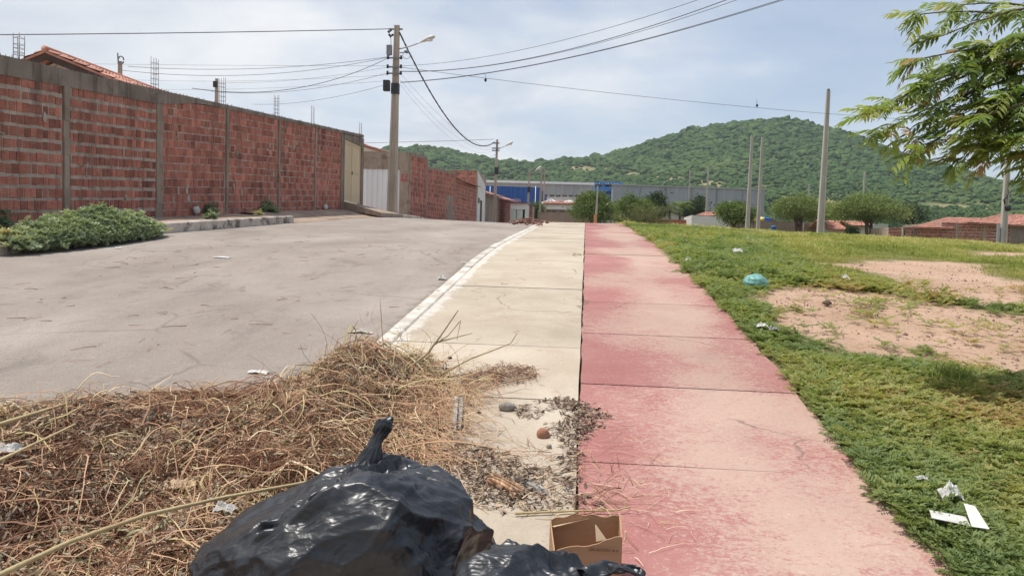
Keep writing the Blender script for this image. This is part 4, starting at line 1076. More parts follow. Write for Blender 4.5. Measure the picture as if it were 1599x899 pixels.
def lamp_arm(T, x, y, z, dx, dy, dz, scale=1.0):
    m = MB(); P = [(x+dx*t, y+dy*t, z+dz*(t**1.5)) for t in np.linspace(0, 1, 8)]
    m.tube(P, .024*scale, 8); o = m.build('lamp_arm', MAT['galv'], T)
    e = Vector(P[-1]); u = (Vector(P[-1])-Vector(P[-2])).normalized(); w = Vector((-u.y, u.x, 0)).normalized(); up = w.cross(u)*-1
    if up.z < 0: up = -up
    V = []; n = 10; st = [(0, .04, .04), (.08, .07, .06), (.22, .11, .09), (.42, .13, .10), (.56, .10, .075), (.62, .03, .03)]
    for s_, a, b in st:
        for k in range(n):
            g = 2*math.pi*k/n; V.append(e+u*(s_*scale)+w*(a*scale*math.cos(g))+up*(b*scale*math.sin(g)*(1 if math.sin(g) > 0 else .6)))
    F = [(j*n+k, j*n+(k+1) % n, (j+1)*n+(k+1) % n, (j+1)*n+k) for j in range(len(st)-1) for k in range(n)]+[tuple(range(n)), tuple((len(st)-1)*n+k for k in range(n))]
    m = MB(); m.add(V, F, .5, 0, True); h = m.build('lamp_head', MAT['lamp'], o)
    m = MB(); c = e+u*(.36*scale)-up*(.055*scale); m.blob(c, (.14*scale, .11*scale, .05*scale), 1, 0, 2); m.build('lamp_lens', MAT['glass'], h)
Y = 32.0
pb = at(612.5, 331, Y); pt = at(620.5, 40, Y)
P1X, P1Z = pb.x, fgz(pb.x, Y)
PT = thing('utility_pole', 'tallest concrete lamp pole, rack of cables and stained foot, before the white sheet gate', 'utility pole', (P1X, Y, P1Z))
mb = MB(); pole_shaft(mb, P1X, Y, P1Z-.3, pt.z, .40, .20, .30, (pt.x-pb.x, 0)); mb.build('shaft', MAT['pole'], PT)
def onp(py): 
    t = (331-py)/291.0; return at(612.5+8*t, py, Y)
for py, n in ((92, 1), (106, 1), (116, 1)):
    q = onp(py); m = MB(); m.bb(q.x-.36, q.x+.30, Y-.16, Y-.11, q.z-.03, q.z+.03)
    m.build('bracket', MAT['grey'], PT)
    for s in (-.30, .26):
        m = MB(); m.tube([(q.x+s, Y-.2, q.z-.07), (q.x+s, Y-.2, q.z-.03), (q.x+s, Y-.2, q.z+.03), (q.x+s, Y-.2, q.z+.08)], [.04, .055, .04, .05], 8); m.build('insulator', MAT['dark'], PT)
q = onp(46); m = MB(); m.bb(q.x-.32, q.x+.24, Y-.03, Y+.03, q.z-.03, q.z+.03); m.build('bracket', MAT['grey'], PT)
for (ax, ay) in ((610, 50), (611, 55), (613, 57), (616, 55), (613, 48)):
    q = at(ax-2.5, ay, Y-.05); m = MB(); m.blob(q, (.055, .05, .05), ax, .3, 2); m.build('connector', MAT['dark'], PT)
m = MB(); p = [at(607, 46, Y-.05), at(608, 52, Y-.05), at(611, 62, Y-.05), at(611, 72, Y-.05), at(612, 84, Y-.05), at(606, 90, Y-.05)]; m.tube(p, .012, 5); m.build('lead_wire', MAT['wire'], PT)
q = onp(78); m = MB(); m.bb(q.x-.40, q.x-.19, Y-.1, Y+.05, q.z-.22, q.z+.18); m.build('meter_box', MAT['grey'], PT)
q = onp(135); m = MB(); m.bb(q.x-.50, q.x-.24, Y-.12, Y+.1, q.z-.20, q.z+.24); m.build('splice_box', MAT['dark'], PT)
q = onp(139); m = MB(); m.bb(q.x-.155, q.x+.155, Y-.13, Y+.13, q.z-.22, q.z+.22); m.build('black_band', MAT['dark'], PT)
q = onp(83); m = MB(); m.tube([(q.x+.15, Y, q.z), (q.x+.45, Y-.05, q.z+.03)], .02, 6); m.blob((q.x+.45, Y-.05, q.z+.04), (.12, .08, .07), 4, .2, 2); m.tube([(q.x+.45+.16*math.cos(a*.6), Y-.06, q.z-.1+.16*math.sin(a*.6)) for a in range(12)], .01, 4); m.build('photocell', MAT['grey'], PT)
q = onp(77); e = at(658, 66, Y-.3); lamp_arm(PT, q.x+.12, Y-.05, q.z, e.x-q.x-.12, -.25, e.z-q.z, 1.05)
# second and further street poles
def street_pole(px, ytop, Y, label, lamp=None, w=.26, band=None, mat='pole', group='street poles beyond the crest', base_z=None, stain=None):
    t = at(px, ytop, Y); zb = fgz(t.x, Y)-.3 if base_z is None else base_z
    T = thing('utility_pole', label, 'utility pole', (t.x, Y, zb), group)
    m = MB(); pole_shaft(m, t.x-.12, Y, zb, t.z, w, w*.5, w*.8, (.12, 0)); m.build('shaft', MAT[mat], T)
    if lamp:
        q = at(px+1, lamp[1]+5, Y); e = at(lamp[0], lamp[1], Y-.3); k = w/.26
        lamp_arm(T, t.x, Y-.05, q.z, e.x-t.x, -.3, e.z-q.z, 1.25)
    if band:
        q = at(px-1, band, Y); m = MB(); m.bb(q.x-w*.52, q.x+w*.52, Y-w*.5, Y+w*.5, q.z-.3, q.z+.3); m.build('black_band', MAT['dark'], T)
    return T, t
T2, t2 = street_pole(777, 218, 67.0, 'second street lamp pole down the road, in front of the low tiled houses', (790, 228), .32, 267)
for py in (232, 235.5, 224):
    q = at(775.5, py, 67); m = MB(); m.bb(q.x-.35, q.x+.3, 66.8, 66.9, q.z-.05, q.z+.05); m.build('bracket', MAT['grey'], T2)
street_pole(827.5, 263, 84.0, 'lamp pole standing right of the white garage', (837, 266.5), .30, 296)
street_pole(846.5, 262, 88.0, 'plain pole at the left end of the boundary wall', None, .32, None)
street_pole(851.5, 264, 96.0, 'slimmer plain pole just behind its neighbour by the blue warehouse', None, .26, None)
T9, t9 = street_pole(934, 290, 62.0, 'concrete pole with an orange painted foot where the red path ends', None, .22, None, 'palepole', group='bare poles')
m = MB(); zq = at(933, 335, 62).z; m.bb(t9.x-.24, t9.x+.02, 61.87, 62.13, fgz(t9.x, 62)-.3, zq); m.build('painted_foot', gm('orange_paint', [(.3, (.45, .20, .09)), (.7, (.58, .30, .15))], 6, .9), T9)
GP = 'bare concrete poles around the field'
def field_pole(xb, yb, xt, yt, H, label, w):
    Y = H*FOC/(yb-yt)*1.0; b = at(xb, yb, Y); t = at(xt, yt, Y); zb = fgz(b.x, Y)-.4
    T = thing('bare_pole', label, 'pole', (b.x, Y, zb), GP)
    lx = (t.x-b.x); m = MB(); pole_shaft(m, b.x, Y, zb, t.z, w, w*.5, w*.85, (lx, 0)); m.build('shaft', MAT['palepole'], T)
    m = MB(); m.bb(t.x-w*.18, t.x+w*.18, Y-w*.18, Y+w*.18, t.z+.002, t.z+.10); m.build('pole_cap', MAT['grey'], T)
    return T, t
field_pole(1281, 366, 1294, 142, 8.2, 'tallest bare concrete pole standing clear against the hill', .36)
field_pole(1167, 358, 1175, 212, 8.0, 'left one of the two tall bare poles before the grey hall corner', .36)
field_pole(1184, 358, 1191, 214, 8.0, 'right one of the two tall bare poles before the grey hall corner', .32)
field_pole(1102, 356, 1107, 258, 7.5, 'thin bare pole in front of the white yard wall', .30)
field_pole(1075, 354, 1078, 265, 7.5, 'thin bare pole between the palms and the white yard wall', .26)
field_pole(1083, 354, 1085, 318, 3.2, 'short bare post next to the white yard wall', .2)
# right pole by the brick house
Yp = 48.0
b = at(1566, 386, Yp); t = at(1578, 188, Yp)
TR = thing('utility_pole', 'concrete pole with black fittings before the raw brick house, head hidden by foliage', 'utility pole', (b.x, Yp, fgz(b.x, Yp)-.3))
m = MB(); pole_shaft(m, b.x, Yp, fgz(b.x, Yp)-.3, t.z, .36, .2, .3, (t.x-b.x, 0)); m.build('shaft', MAT['palepole'], TR)
q = at(1572, 325, Yp); m = MB(); m.blob((q.x+.03, Yp-.1, q.z), (.2, .14, .2), 3, .2, 2); m.build('splice_box', MAT['dark'], TR)
m = MB(); q = at(1572, 308, Yp); m.tube([at(1575, 296, Yp-.2), at(1573, 308, Yp-.25), at(1568, 312, Yp-.25), at(1570, 318, Yp-.2)], .05, 6); m.build('cable_loop', MAT['dark'], TR)
q = at(1566, 352, Yp); m = MB(); m.bb(q.x-.28, q.x-.17, Yp-.1, Yp+.1, q.z-1.2, q.z+.1); m.build('conduit', MAT['galv'], TR)
# poles behind the long wall
def back_pole(px, ytop, Y, label):
    t = at(px, ytop, Y); T = thing('utility_pole', label, 'utility pole', (t.x, Y, fgz(t.x, Y)), 'pole tops behind the long wall')
    m = MB(); pole_shaft(m, t.x, Y, fgz(t.x, Y)-.3, t.z, .28, .13, .2); m.build('shaft', MAT['pole'], T)
    return T, t
TB1, tb1 = back_pole(188, 96, 30, 'pole top with a looped fitting and a thin rod behind the tiled roof')
m = MB(); m.tube([(tb1.x-.08, 30, tb1.z-.1), (tb1.x-.1, 30, at(188, 83, 30).z)], .025, 5); m.build('rod', MAT['dark'], TB1)
m = MB(); m.tube([(tb1.x+.1+.12*math.cos(a*.5), 29.9, tb1.z+.02+.16*math.sin(a*.5)) for a in range(13)], .03, 6); m.build('fitting', MAT['grey'], TB1)
TB2, tb2 = back_pole(339, 123, 38, 'dark headed pole top between two rebar cages of the long wall')
m = MB(); m.bb(tb2.x-.13, tb2.x+.05, 37.85, 37.96, tb2.z-.45, tb2.z-.15); m.build('transformer_lug', MAT['dark'], TB2)
# far poles with crossarms near the hill foot
for px, yt, yb, lb in ((1264, 288, 312, 'tiny far power pole with a crossarm at the hill foot'), (1351, 268, 306, 'far bare pole rising over the round tree')):
    Y = 150; t = at(px, yt, Y); T = thing('power_pole', lb, 'power pole', (t.x, Y, GZF))
    m = MB(); pole_shaft(m, t.x, Y, GZF-1, t.z, .34, .26); m.build('shaft', MAT['palepole'], T)
    if px == 1264: m = MB(); m.bb(t.x-.9, t.x+.9, Y-.06, Y+.06, t.z-.4, t.z-.25); m.build('crossarm', MAT['grey'], T)

# ------------------------------------------------------------------ overhead cables
def wire(name, p0, p1, sag, r, label, mat='wire', n=28, group='overhead cables', twist=False):
    p0, p1 = Vector(p0), Vector(p1); P = []
    for i in range(n+1):
        t = i/n; p = p0.lerp(p1, t); p.z -= 4*sag*t*(1-t); P.append(p)
    m = MB()
    if twist:
        for k in (0, 1):
            m.tube([p+Vector((0, r*.8*math.cos(i*2.1+k*3.14), r*.8*math.sin(i*2.1+k*3.14))) for i, p in enumerate(P)], r, 5)
    else: m.tube(P, r*.55, 5)
    return tagp(m.build(name, MAT[mat]), label, 'cable', group, 'thing')
Y = 32.0
A = onp(46); A = (A.x-.25, Y-.05, A.z)
wire('overhead_cable', A, at(-260, 56, 21), .05, .03, 'thick black cable leaving the very top of the lamp pole towards the upper left', n=60)
L1 = onp(91); L1 = (L1.x-.3, Y-.2, L1.z); L2 = onp(105); L2 = (L2.x-.3, Y-.2, L2.z); L3 = onp(116); L3 = (L3.x-.3, Y-.2, L3.z); L4 = onp(133); L4 = (L4.x-.35, Y-.1, L4.z)
def off(p, dz=0, dx=0): return (p[0]+dx, p[1], p[2]+dz)
wire('overhead_cable', L1, at(200, 104, 30), .28, .016, 'upper of two cables sagging from the lamp pole to the pole behind the tiled roof', n=30)
wire('overhead_cable', off(L1, -.02), (tb1.x, 30, tb1.z-.35), .45, .016, 'lower of two cables sagging from the lamp pole to the pole behind the tiled roof')
wire('overhead_cable', off(L1, -.05), at(300, 138, 27), .62, .022, 'deeply sagging service drop from the lamp pole over the long wall')
wire('overhead_cable', L2, at(-200, 92, 40), .1, .011, 'almost level thin line from the lamp pole towards the left edge', 'wiregrey')
wire('overhead_cable', off(L2, -.05), (tb2.x, 38, tb2.z-.2), .2, .011, 'thin line from the lamp pole to the dark headed pole', 'wiregrey')
wire('overhead_cable', L3, at(330, 143, 34), .35, .014, 'middle cable swinging low from the lamp pole behind the rebar cages')
wire('overhead_cable', off(L3, -.08), at(100, 118, 44), .3, .010, 'faint thin line below the middle cables left of the lamp pole', 'wiregrey')
wire('overhead_cable', L4, at(395, 163, 40), .25, .014, 'lowest cable from the splice box to the houses behind the long wall')
wire('overhead_cable', off(L4, .15), at(100, 130, 50), .4, .010, 'thin grey line from the splice box towards the far left', 'wiregrey')
def Rp(py): q = onp(py); return (q.x+.26, Y-.2, q.z)
def far_end(px, py, Yq, k): 
    a = Vector(k); b = at(px, py, Yq); d = b-a; return a + d*1.75
for py, ex, ey, sag, lb, r, mt in ((105, 1085, 2, .9, 'topmost single line climbing from the lamp pole out of the top of the picture', .013, 'wire'), (113, 1130, 2, 1.3, 'dark cable, left of the pair climbing steeply out of the top', .02, 'wire'), (114, 1146, 2, 1.25, 'thin cable, right of the pair climbing steeply out of the top', .013, 'wire'), (130, 1213, 2, 1.0, 'upper strand of the lowest pair climbing to the top right', .018, 'wire'), (131, 1219, 2, .98, 'lower strand of the lowest pair climbing to the top right', .014, 'wire')):
    p0 = Rp(py); e = at(ex, ey, 21.0); p1 = Vector(p0)+(Vector(e)-Vector(p0))*1.6
    t = 1/1.6; p1.z += 4*sag*t*(1-t)/t - 0  # the sag is taken up so the line passes the frame edge where it does
    wire('overhead_cable', p0, p1, sag, r, lb, mt, 40)
wire('overhead_cable', Rp(107), (t.x, 150, 0) if False else (b.x+.3, Yp, at(1576, 195, Yp).z), .35, .016, 'long line crossing before the hill top, ending at the pole by the brick house', n=40)
for px, py, s in ((758, 116, .25), (1182, 155, .3)):
    q = at(px, py, 32 + (px-628)/(1576-628)*16*.7); m = MB(); m.tube([(q.x, q.y, q.z), (q.x+.03, q.y, q.z-s*.8)], .008, 4); m.blob((q.x+.03, q.y, q.z-s), (.06, .05, .08), px, .4, 2)
    tagp(m.build('hanging_rag', MAT['dark']), 'small dark scrap dangling from the line '+('near the lamp pole' if px < 800 else 'above the hill'), 'scrap', kind='thing')
q0 = Rp(53)
wire('overhead_cable', (q0[0]-.1, q0[1], q0[2]), (t2.x-.2, 66.9, at(776, 222, 67).z), 1.9, .03, 'thick cable swooping from the head of the lamp pole down to the second pole', n=60, twist=True)
for py, e, lb in ((117, 232, 'first'), (127, 234, 'second'), (134, 236, 'third')):
    wire('overhead_cable', Rp(py), (t2.x-.25, 66.85, at(776, e, 67).z), .7+.2*(py % 3), .009, 'faint grey line between the lamp pole and the second pole, '+lb+' from the top', 'wiregrey')
wire('overhead_cable', (t2.x-.3, 66.9, at(775, 218, 67).z), at(300, 226, 60), .12, .03, 'cable reaching left from the top of the second pole behind the lamp pole')
wire('overhead_cable', (t2.x, 66.9, at(776, 240, 67).z), at(720, 258, 75), .3, .02, 'short drop from the second pole to the brick houses')
wire('overhead_cable', at(640, 252, 60), at(850, 266, 92), .35, .02, 'pale line across the hill foot passing behind the second pole', 'wiregrey')

# ------------------------------------------------------------------ hill and its scrub
RT = [(-600, 150), (300, 215), (480, 226), (600, 238), (640, 233), (690, 233), (730, 243), (770, 251), (800, 256), (835, 255), (870, 250), (920, 250), (960, 241), (1000, 229), (1050, 214), (1100, 200), (1160, 190), (1215, 186), (1270, 194), (1330, 209), (1400, 239), (1450, 264), (1500, 284), (1560, 299), (1650, 312), (1900, 330), (2600, 340)]
RX = np.array([at(px, py, 700).x for px, py in RT]); RZ = np.array([at(px, py, 700).z for px, py in RT])
def hill_z(X, Y):
    # the ridge plan is given at 700 m; a lower spur comes forward
    Xr = X
    r = np.interp(Xr, RX, RZ)
    r = (r + np.interp(Xr-12, RX, RZ) + np.interp(Xr+12, RX, RZ))/3
    base = np.interp(Y, [150, 250, 400, 700, 1100, 1600], [GZF-3, 9, 28, 56, 20, -20])
    up = np.clip((Y-330)/370, 0, 1)
    prof = np.where(Y < 700, up**1.25*(1-.12*np.sin(np.pi*up)), 1-smooth(700, 1250, Y))
    z = base + np.maximum(r-56, -10)*prof
    z = z + (fbm(X/70, Y/90, oct=4, seed=61)-.5)*14*smooth(200, 420, Y)*smooth(760, 620, Y)
    g = np.abs(fbm(X/55+Y/400, Y/260, oct=3, seed=66)-.5)*2
    return z - (1-g)**4*5*smooth(300, 450, Y)*smooth(720, 600, Y)
CLEAR = [[(838,257),(880,257),(950,262),(1010,270),(1080,277),(1085,284),(1010,279),(930,270),(850,265)], [(1040,276),(1130,283),(1150,293),(1100,293),(1050,284)], [(1085,266),(1103,266),(1103,271),(1085,271)], [(1430,318),(1500,319),(1560,322),(1560,327),(1470,325),(1430,322)], [(1180,292),(1190,292),(1330,304),(1330,308)], [(1180,306),(1290,311),(1420,330),(1420,336),(1280,322)]]
def clear_px(P):
    x, y = proj(P); d = np.full(x.shape, -99.0)
    for p in CLEAR: d = np.maximum(d, poly_sd(x, y, p))
    return d
hx = np.arange(-520, 780, 7.0); hy = np.concatenate([np.arange(150, 760, 9.0), np.arange(760, 1650, 55)])
HX, HY = np.meshgrid(hx, hy); HZ = hill_z(HX, HY)
i = (np.arange(len(hy)-1)[:, None]*len(hx) + np.arange(len(hx)-1)[None, :]).ravel()
HV = np.stack([HX.ravel(), HY.ravel(), HZ.ravel()], 1)
cl_ = smooth(-3, 3, clear_px(HV))*(HY.ravel() < 700)
def hill_mat():
    m, nt, b, out = newmat('hill_ground')
    pos = nd(nt, 'ShaderNodeNewGeometry').outputs['Position']
    g = nd(nt, 'ShaderNodeAttribute', attribute_name='rnd').outputs['Fac']
    c = ramp(nt, nz(nt, pos, .06, 7, .65), [(.3, (.045, .075, .024)), (.55, (.07, .10, .034)), (.75, (.11, .12, .05))])
    t = ramp(nt, nz(nt, pos, .08, 6, .65), [(.3, (.14, .15, .06)), (.55, (.25, .215, .115)), (.8, (.34, .24, .16))])
    lk(nt, mixc(nt, g, c, t), b.inputs['Base Color']); b.inputs['Roughness'].default_value = 1; b.inputs['Specular IOR Level'].default_value = .05
    return m
tagp(mesh_np('hill', HV, np.stack([i, i+1, i+len(hx)+1, i+len(hx)], 1), hill_mat(), cl_, True), kind='structure')
def leafmat(name, hue, trans=.25, rough=.6, rnd=.25, spec=.25):
    m, nt, b, out = newmat(name)
    r = nd(nt, 'ShaderNodeAttribute', attribute_name='rnd').outputs['Fac']
    pos = nd(nt, 'ShaderNodeNewGeometry').outputs['Position']
    c = ramp(nt, r, hue)
    lk(nt, c, b.inputs['Base Color']); b.inputs['Roughness'].default_value = rough; b.inputs['Specular IOR Level'].default_value = spec
    tr = nd(nt, 'ShaderNodeBsdfTranslucent'); lk(nt, mixc(nt, 1.0, c, (1.0, 1.0, .55), 'MULTIPLY'), tr.inputs[0])
    mx = nd(nt, 'ShaderNodeMixShader', {0: trans}); lk(nt, b.outputs[0], mx.inputs[1]); lk(nt, tr.outputs[0], mx.inputs[2]); lk(nt, mx.outputs[0], out.inputs[0])
    return m
def crown_proto(sub, seed, amp):
    V, F = ICO[sub]; n = fbm(V[:, 0]*1.9+seed*9, V[:, 1]*1.9+3, V[:, 2]*1.9+7, 3, seed)
    n2 = fbm(V[:, 0]*5+seed*9, V[:, 1]*5+3, V[:, 2]*5+7, 2, seed+5)
    W = V*(1+amp*(n-.5)*2+amp*.9*(n2-.5)*2)[:, None]*np.array([1, 1, .78]); W[:, 2] = np.maximum(W[:, 2], -.4)
    return W, F
N = 52000
yy = 160 + (712-160)*np.sqrt(rng.random(N)*.97+.03*rng.random(N)); xx = (rng.random(N)*1.16-.40)*yy + rng.normal(0, 8, N)
zz = hill_z(xx, yy); P = np.stack([xx, yy, zz], 1)
dens = fbm(xx/45, yy/60, oct=3, seed=71)
keep = ((clear_px(P) < -.5+rng.normal(0, 1.6, N)) | (rng.random(N) < .13)) & (dens + rng.random(N)*.35 > .47)
P = P[keep]; yy = yy[keep]; dens = dens[keep]
sz = np.exp(rng.normal(0, .34, len(P)))*(1.15+.62*smooth(420, 640, yy))
P[:, 2] += sz*.35
rn = np.clip(rng.normal(.5, .2, len(P)) + (fbm(P[:, 0]/60, P[:, 1]/60, oct=3, seed=75)-.5)*.9, 0, 1)
MAT['scrub'] = None
def scrub_mat():
    m, nt, b, out = newmat('hill_scrub')
    r = nd(nt, 'ShaderNodeAttribute', attribute_name='rnd').outputs['Fac']
    pos = nd(nt, 'ShaderNodeNewGeometry').outputs['Position']
    c = ramp(nt, r, [(0, (.036, .072, .022)), (.5, (.062, .112, .034)), (1, (.11, .155, .05))])
    c = mixc(nt, mth(nt, 'MULTIPLY', sm(nt, nz(nt, pos, .9, 3, .7), .5, .68), .5), c, (.10, .145, .05))
    lk(nt, c, b.inputs['Base Color']); b.inputs['Roughness'].default_value = .9; b.inputs['Specular IOR Level'].default_value = .1
    lk(nt, nd(nt, 'ShaderNodeBump', {'Strength': 1.0, 'Distance': .5, 'Height': nz(nt, pos, 1.6, 4, .7)}).outputs[0], b.inputs['Normal'])
    return m
sm_ = scrub_mat()
fa = yy > 360
V, F, R = scatter([crown_proto(2, k, .42) for k in range(6)], P[fa], rng.uniform(0, 6.28, fa.sum()), rng.normal(0, .1, fa.sum()), sz[fa], rn[fa])
V2, F2, R2 = scatter([crown_proto(3, k+20, .5) for k in range(6)], P[~fa], rng.uniform(0, 6.28, (~fa).sum()), rng.normal(0, .1, (~fa).sum()), sz[~fa], rn[~fa])
nF = [f+len(V) for f in F2]
tagp(mesh_np('hill_woods', np.concatenate([V, V2]), F+nF, sm_, np.concatenate([R, R2])), kind='stuff')

# ------------------------------------------------------------------ trees beyond the field
def leaf_cluster(n, seed, L=.5, W=.22):
    r_ = np.random.default_rng(seed); V = []; F = []
    for k in range(n):
        c = r_.normal(0, .45, 3); d = r_.normal(0, 1, 3); d[2] -= .2; d /= np.linalg.norm(d); s = np.cross(d, r_.normal(0, 1, 3)); s /= np.linalg.norm(s)
        l = L*r_.uniform(.6, 1.3); w = W*r_.uniform(.6, 1.3); b = len(V)
        V += [c-d*l*.5, c+s*w*.5, c+d*l*.5, c-s*w*.5]; F.append((b, b+1, b+2, b+3))
    return np.array(V), np.array(F)
CLUST = [leaf_cluster(9, k) for k in range(6)]
FINE = [leaf_cluster(13, k+40, .42, .13) for k in range(6)]
MAT['leaf_mid'] = leafmat('leaf_mid', [(0, (.075, .115, .028)), (.5, (.14, .20, .05)), (1, (.23, .29, .075))])
MAT['leaf_dark'] = leafmat('leaf_dark', [(0, (.03, .052, .022)), (.5, (.052, .085, .032)), (1, (.09, .125, .045))])
MAT['leaf_light'] = leafmat('leaf_light', [(0, (.105, .15, .045)), (.5, (.18, .235, .07)), (1, (.27, .32, .11))])
def tree(name, label, px0, px1, ytop, ybot, Y, mat, seed, trunk_h=.28, ncl=2400, csize=.42, cat='tree', group=None, protos=None, flat=1.0, nl=9, skirt=.0, ntrunk=1):
    a, b = at(px0, ytop, Y), at(px1, ytop, Y); cx = (a.x+b.x)/2; zt_ = at((px0+px1)/2, ytop, Y).z; zb = fgz(cx, Y)-.2
    zvis = at((px0+px1)/2, ybot, Y).z
    H = zt_-zvis; Wd = (b.x-a.x)/2; r_ = np.random.default_rng(seed)
    T = thing(name, label, cat, (cx, Y, zb), group)
    ch = zvis+H*trunk_h
    m = MB()
    lob = []
    for k in range(nl):
        an = 2*math.pi*(k+.5*r_.random())/nl; rr = .58*r_.uniform(.55, 1.1) if k else 0
        lz = ch + (zt_-ch)*(r_.uniform(.28, .62) if k else .66)
        lob.append((cx+Wd*rr*math.cos(an), Y+Wd*rr*math.sin(an)*.9, lz, Wd*r_.uniform(.26, .55), (zt_-ch)*r_.uniform(.26, .40)))
    for tk in range(ntrunk):
        ox = (tk-(ntrunk-1)/2)*.22
        m.tube([(cx+ox, Y, zb-.2), (cx+ox*1.4+.05, Y, zb+(ch-zb)*.5), (cx+ox*2-.06, Y, ch+.1*H)], [.13*H/3+.05, .10*H/3+.04, .07*H/3+.03], 8)
    for k, (lx, ly, lz, lr, lh) in enumerate(lob):
        m.tube([(cx+((k % ntrunk)-(ntrunk-1)/2)*.35, Y, zb+(ch-zb)*r_.uniform(.7, 1)), ((cx*.6+lx*.4), (Y*.6+ly*.4), ch+(lz-ch)*.45), (lx, ly, lz)], [.06*H/3+.02, .045*H/3+.01, .02], 6)
    m.build('trunk', MAT['bark'], T)
    L = np.array(lob); wt_ = L[:, 3]**2*L[:, 4]; ki = r_.choice(nl, ncl, p=wt_/wt_.sum())
    u = r_.normal(0, 1, (ncl, 3)); u /= np.linalg.norm(u, axis=1)[:, None]
    rad = r_.random(ncl)**.38
    p = np.stack([L[ki, 0]+u[:, 0]*rad*L[ki, 3]*1.05, L[ki, 1]+u[:, 1]*rad*L[ki, 3]*1.05, L[ki, 2]+u[:, 2]*rad*L[ki, 4]*1.1], 1)
    p += r_.normal(0, .1*csize, p.shape)
    wisp = r_.random(ncl) < .20
    p[wisp, :2] += u[wisp, :2]*Wd*r_.uniform(.04, .26, wisp.sum())[:, None]; p[wisp, 2] += r_.uniform(-.10, .07, wisp.sum())*H
    dn = fbm(p[:, 0]*1.1, p[:, 1]*1.1, p[:, 2]*1.4, 3, seed)
    p = p[dn > .445]
    if skirt: p[:, 2] -= skirt*np.clip(np.hypot(p[:, 0]-cx, p[:, 1]-Y)/Wd-.4, 0, 1)*H
    rn_ = np.clip(.5+.8*(fbm(p[:, 0]*.7, p[:, 1]*.7, p[:, 2]*.9, 3, seed+3)-.5)+r_.normal(0, .2, len(p)), 0, 1)
    V, F, R = scatter(protos or CLUST, p, r_.uniform(0, 6.28, len(p)), r_.uniform(-.6, .6, len(p)), csize*np.exp(r_.normal(0, .2, len(p))), rn_)
    mesh_np('crown', V, F, mat, R, parent=T)
    return T
GT = 'trees between the field and the factory'
tree('tree', 'big bushy green tree right behind the pole with the orange foot', 889, 968, 298, 352, 78, MAT['leaf_mid'], 1, .05, 3600, .5, group=GT, protos=FINE, skirt=.25)
tree('tree', 'spreading green tree just right of the one behind the orange footed pole', 952, 1028, 306, 352, 82, MAT['leaf_mid'], 2, .05, 3000, .5, group=GT, protos=FINE, skirt=.25)
tree('tree', 'dark upright tree in front of the left part of the grey hall', 1004, 1050, 303, 350, 90, MAT['leaf_dark'], 3, .1, 2200, .5, group=GT)
tree('tree', 'dark rounded tree behind the thin bare poles', 1068, 1112, 309, 350, 96, MAT['leaf_dark'], 4, .15, 2000, .5, group=GT)
tree('tree', 'young bright green tree in front of the right end of the white yard wall', 1117, 1181, 316, 358, 74, MAT['leaf_mid'], 5, .22, 2200, .42, group=GT)
tree('thorn_tree', 'wide feathery thorn tree with a dark forked trunk left of the tallest pole', 1198, 1302, 304, 362, 73, MAT['leaf_light'], 6, .35, 3600, .40, group=GT, protos=FINE, ntrunk=2, skirt=.12)
tree('thorn_tree', 'round feathery thorn tree with a crooked double trunk before the white house', 1296, 1424, 306, 369, 64, MAT['leaf_light'], 7, .42, 4200, .38, group=GT, protos=FINE, ntrunk=2, skirt=.1)
tree('tree', 'dark small tree beside the red roofed verandah', 1322, 1342, 352, 371, 68, MAT['leaf_dark'], 8, .1, 600, .3, group=GT)
tree('bush', 'green bush between two plain poles at the left end of the boundary wall', 828, 852, 315, 345, 90, MAT['leaf_mid'], 9, .05, 1100, .4, cat='bush')
tree('tree', 'tree half hidden behind the raw brick house, low under the hill', 1395, 1450, 322, 350, 110, MAT['leaf_dark'], 10, .1, 1500, .6, group=GT)
tree('tree', 'pale low tree row behind the tallest pole, under the hill', 1235, 1330, 315, 352, 112, MAT['leaf_light'], 11, .1, 2600, .6, group=GT, protos=FINE)
# palms
def palm(px, ytop, Y, label, seed):
    r_ = random.Random(seed); c = at(px, ytop+8, Y); zb = fgz(c.x, Y)-.3
    T = thing('palm_tree', label, 'palm', (c.x, Y, zb), 'palms in front of the grey hall')
    m = MB(); m.tube([(c.x, Y, zb), (c.x+.1, Y, (zb+c.z)/2), (c.x, Y, c.z)], [.2, .15, .12], 8); m.build('trunk', MAT['bark'], T)
    m = MB()
    for k in range(20):
        az = r_.uniform(0, 6.28); el = r_.uniform(-.1, 1.1); L = r_.uniform(1.6, 2.4); prev = Vector(c); pts = [prev]
        for s in range(7):
            e = el - s*.22; prev = prev + Vector((math.cos(az)*math.cos(e), math.sin(az)*math.cos(e), math.sin(e)))*L/7; pts.append(prev)
        side = Vector((-math.sin(az), math.cos(az), 0))
        for s in range(1, 8):
            for q in (-1, 1):
                for h in (0, .5):
                    p = pts[s-1].lerp(pts[s], h); t_ = (pts[s]-pts[s-1]).normalized(); l = .55*(1-abs(s-3.5)/6)
                    e = p+side*q*l+t_*l*.5-Vector((0, 0, l*.45)); m.add([p-t_*.04, p+t_*.04, e], [(0, 1, 2)], r_.random())
    m.build('crown', MAT['leaf_mid'], T)
for px, yt, lb, s in ((1046, 318, 'palm on the left of the pair, close to the small white gable', 1), (1062, 314, 'palm on the right of the pair, behind the thin bare poles', 2)): palm(px, yt, 92, lb, s)
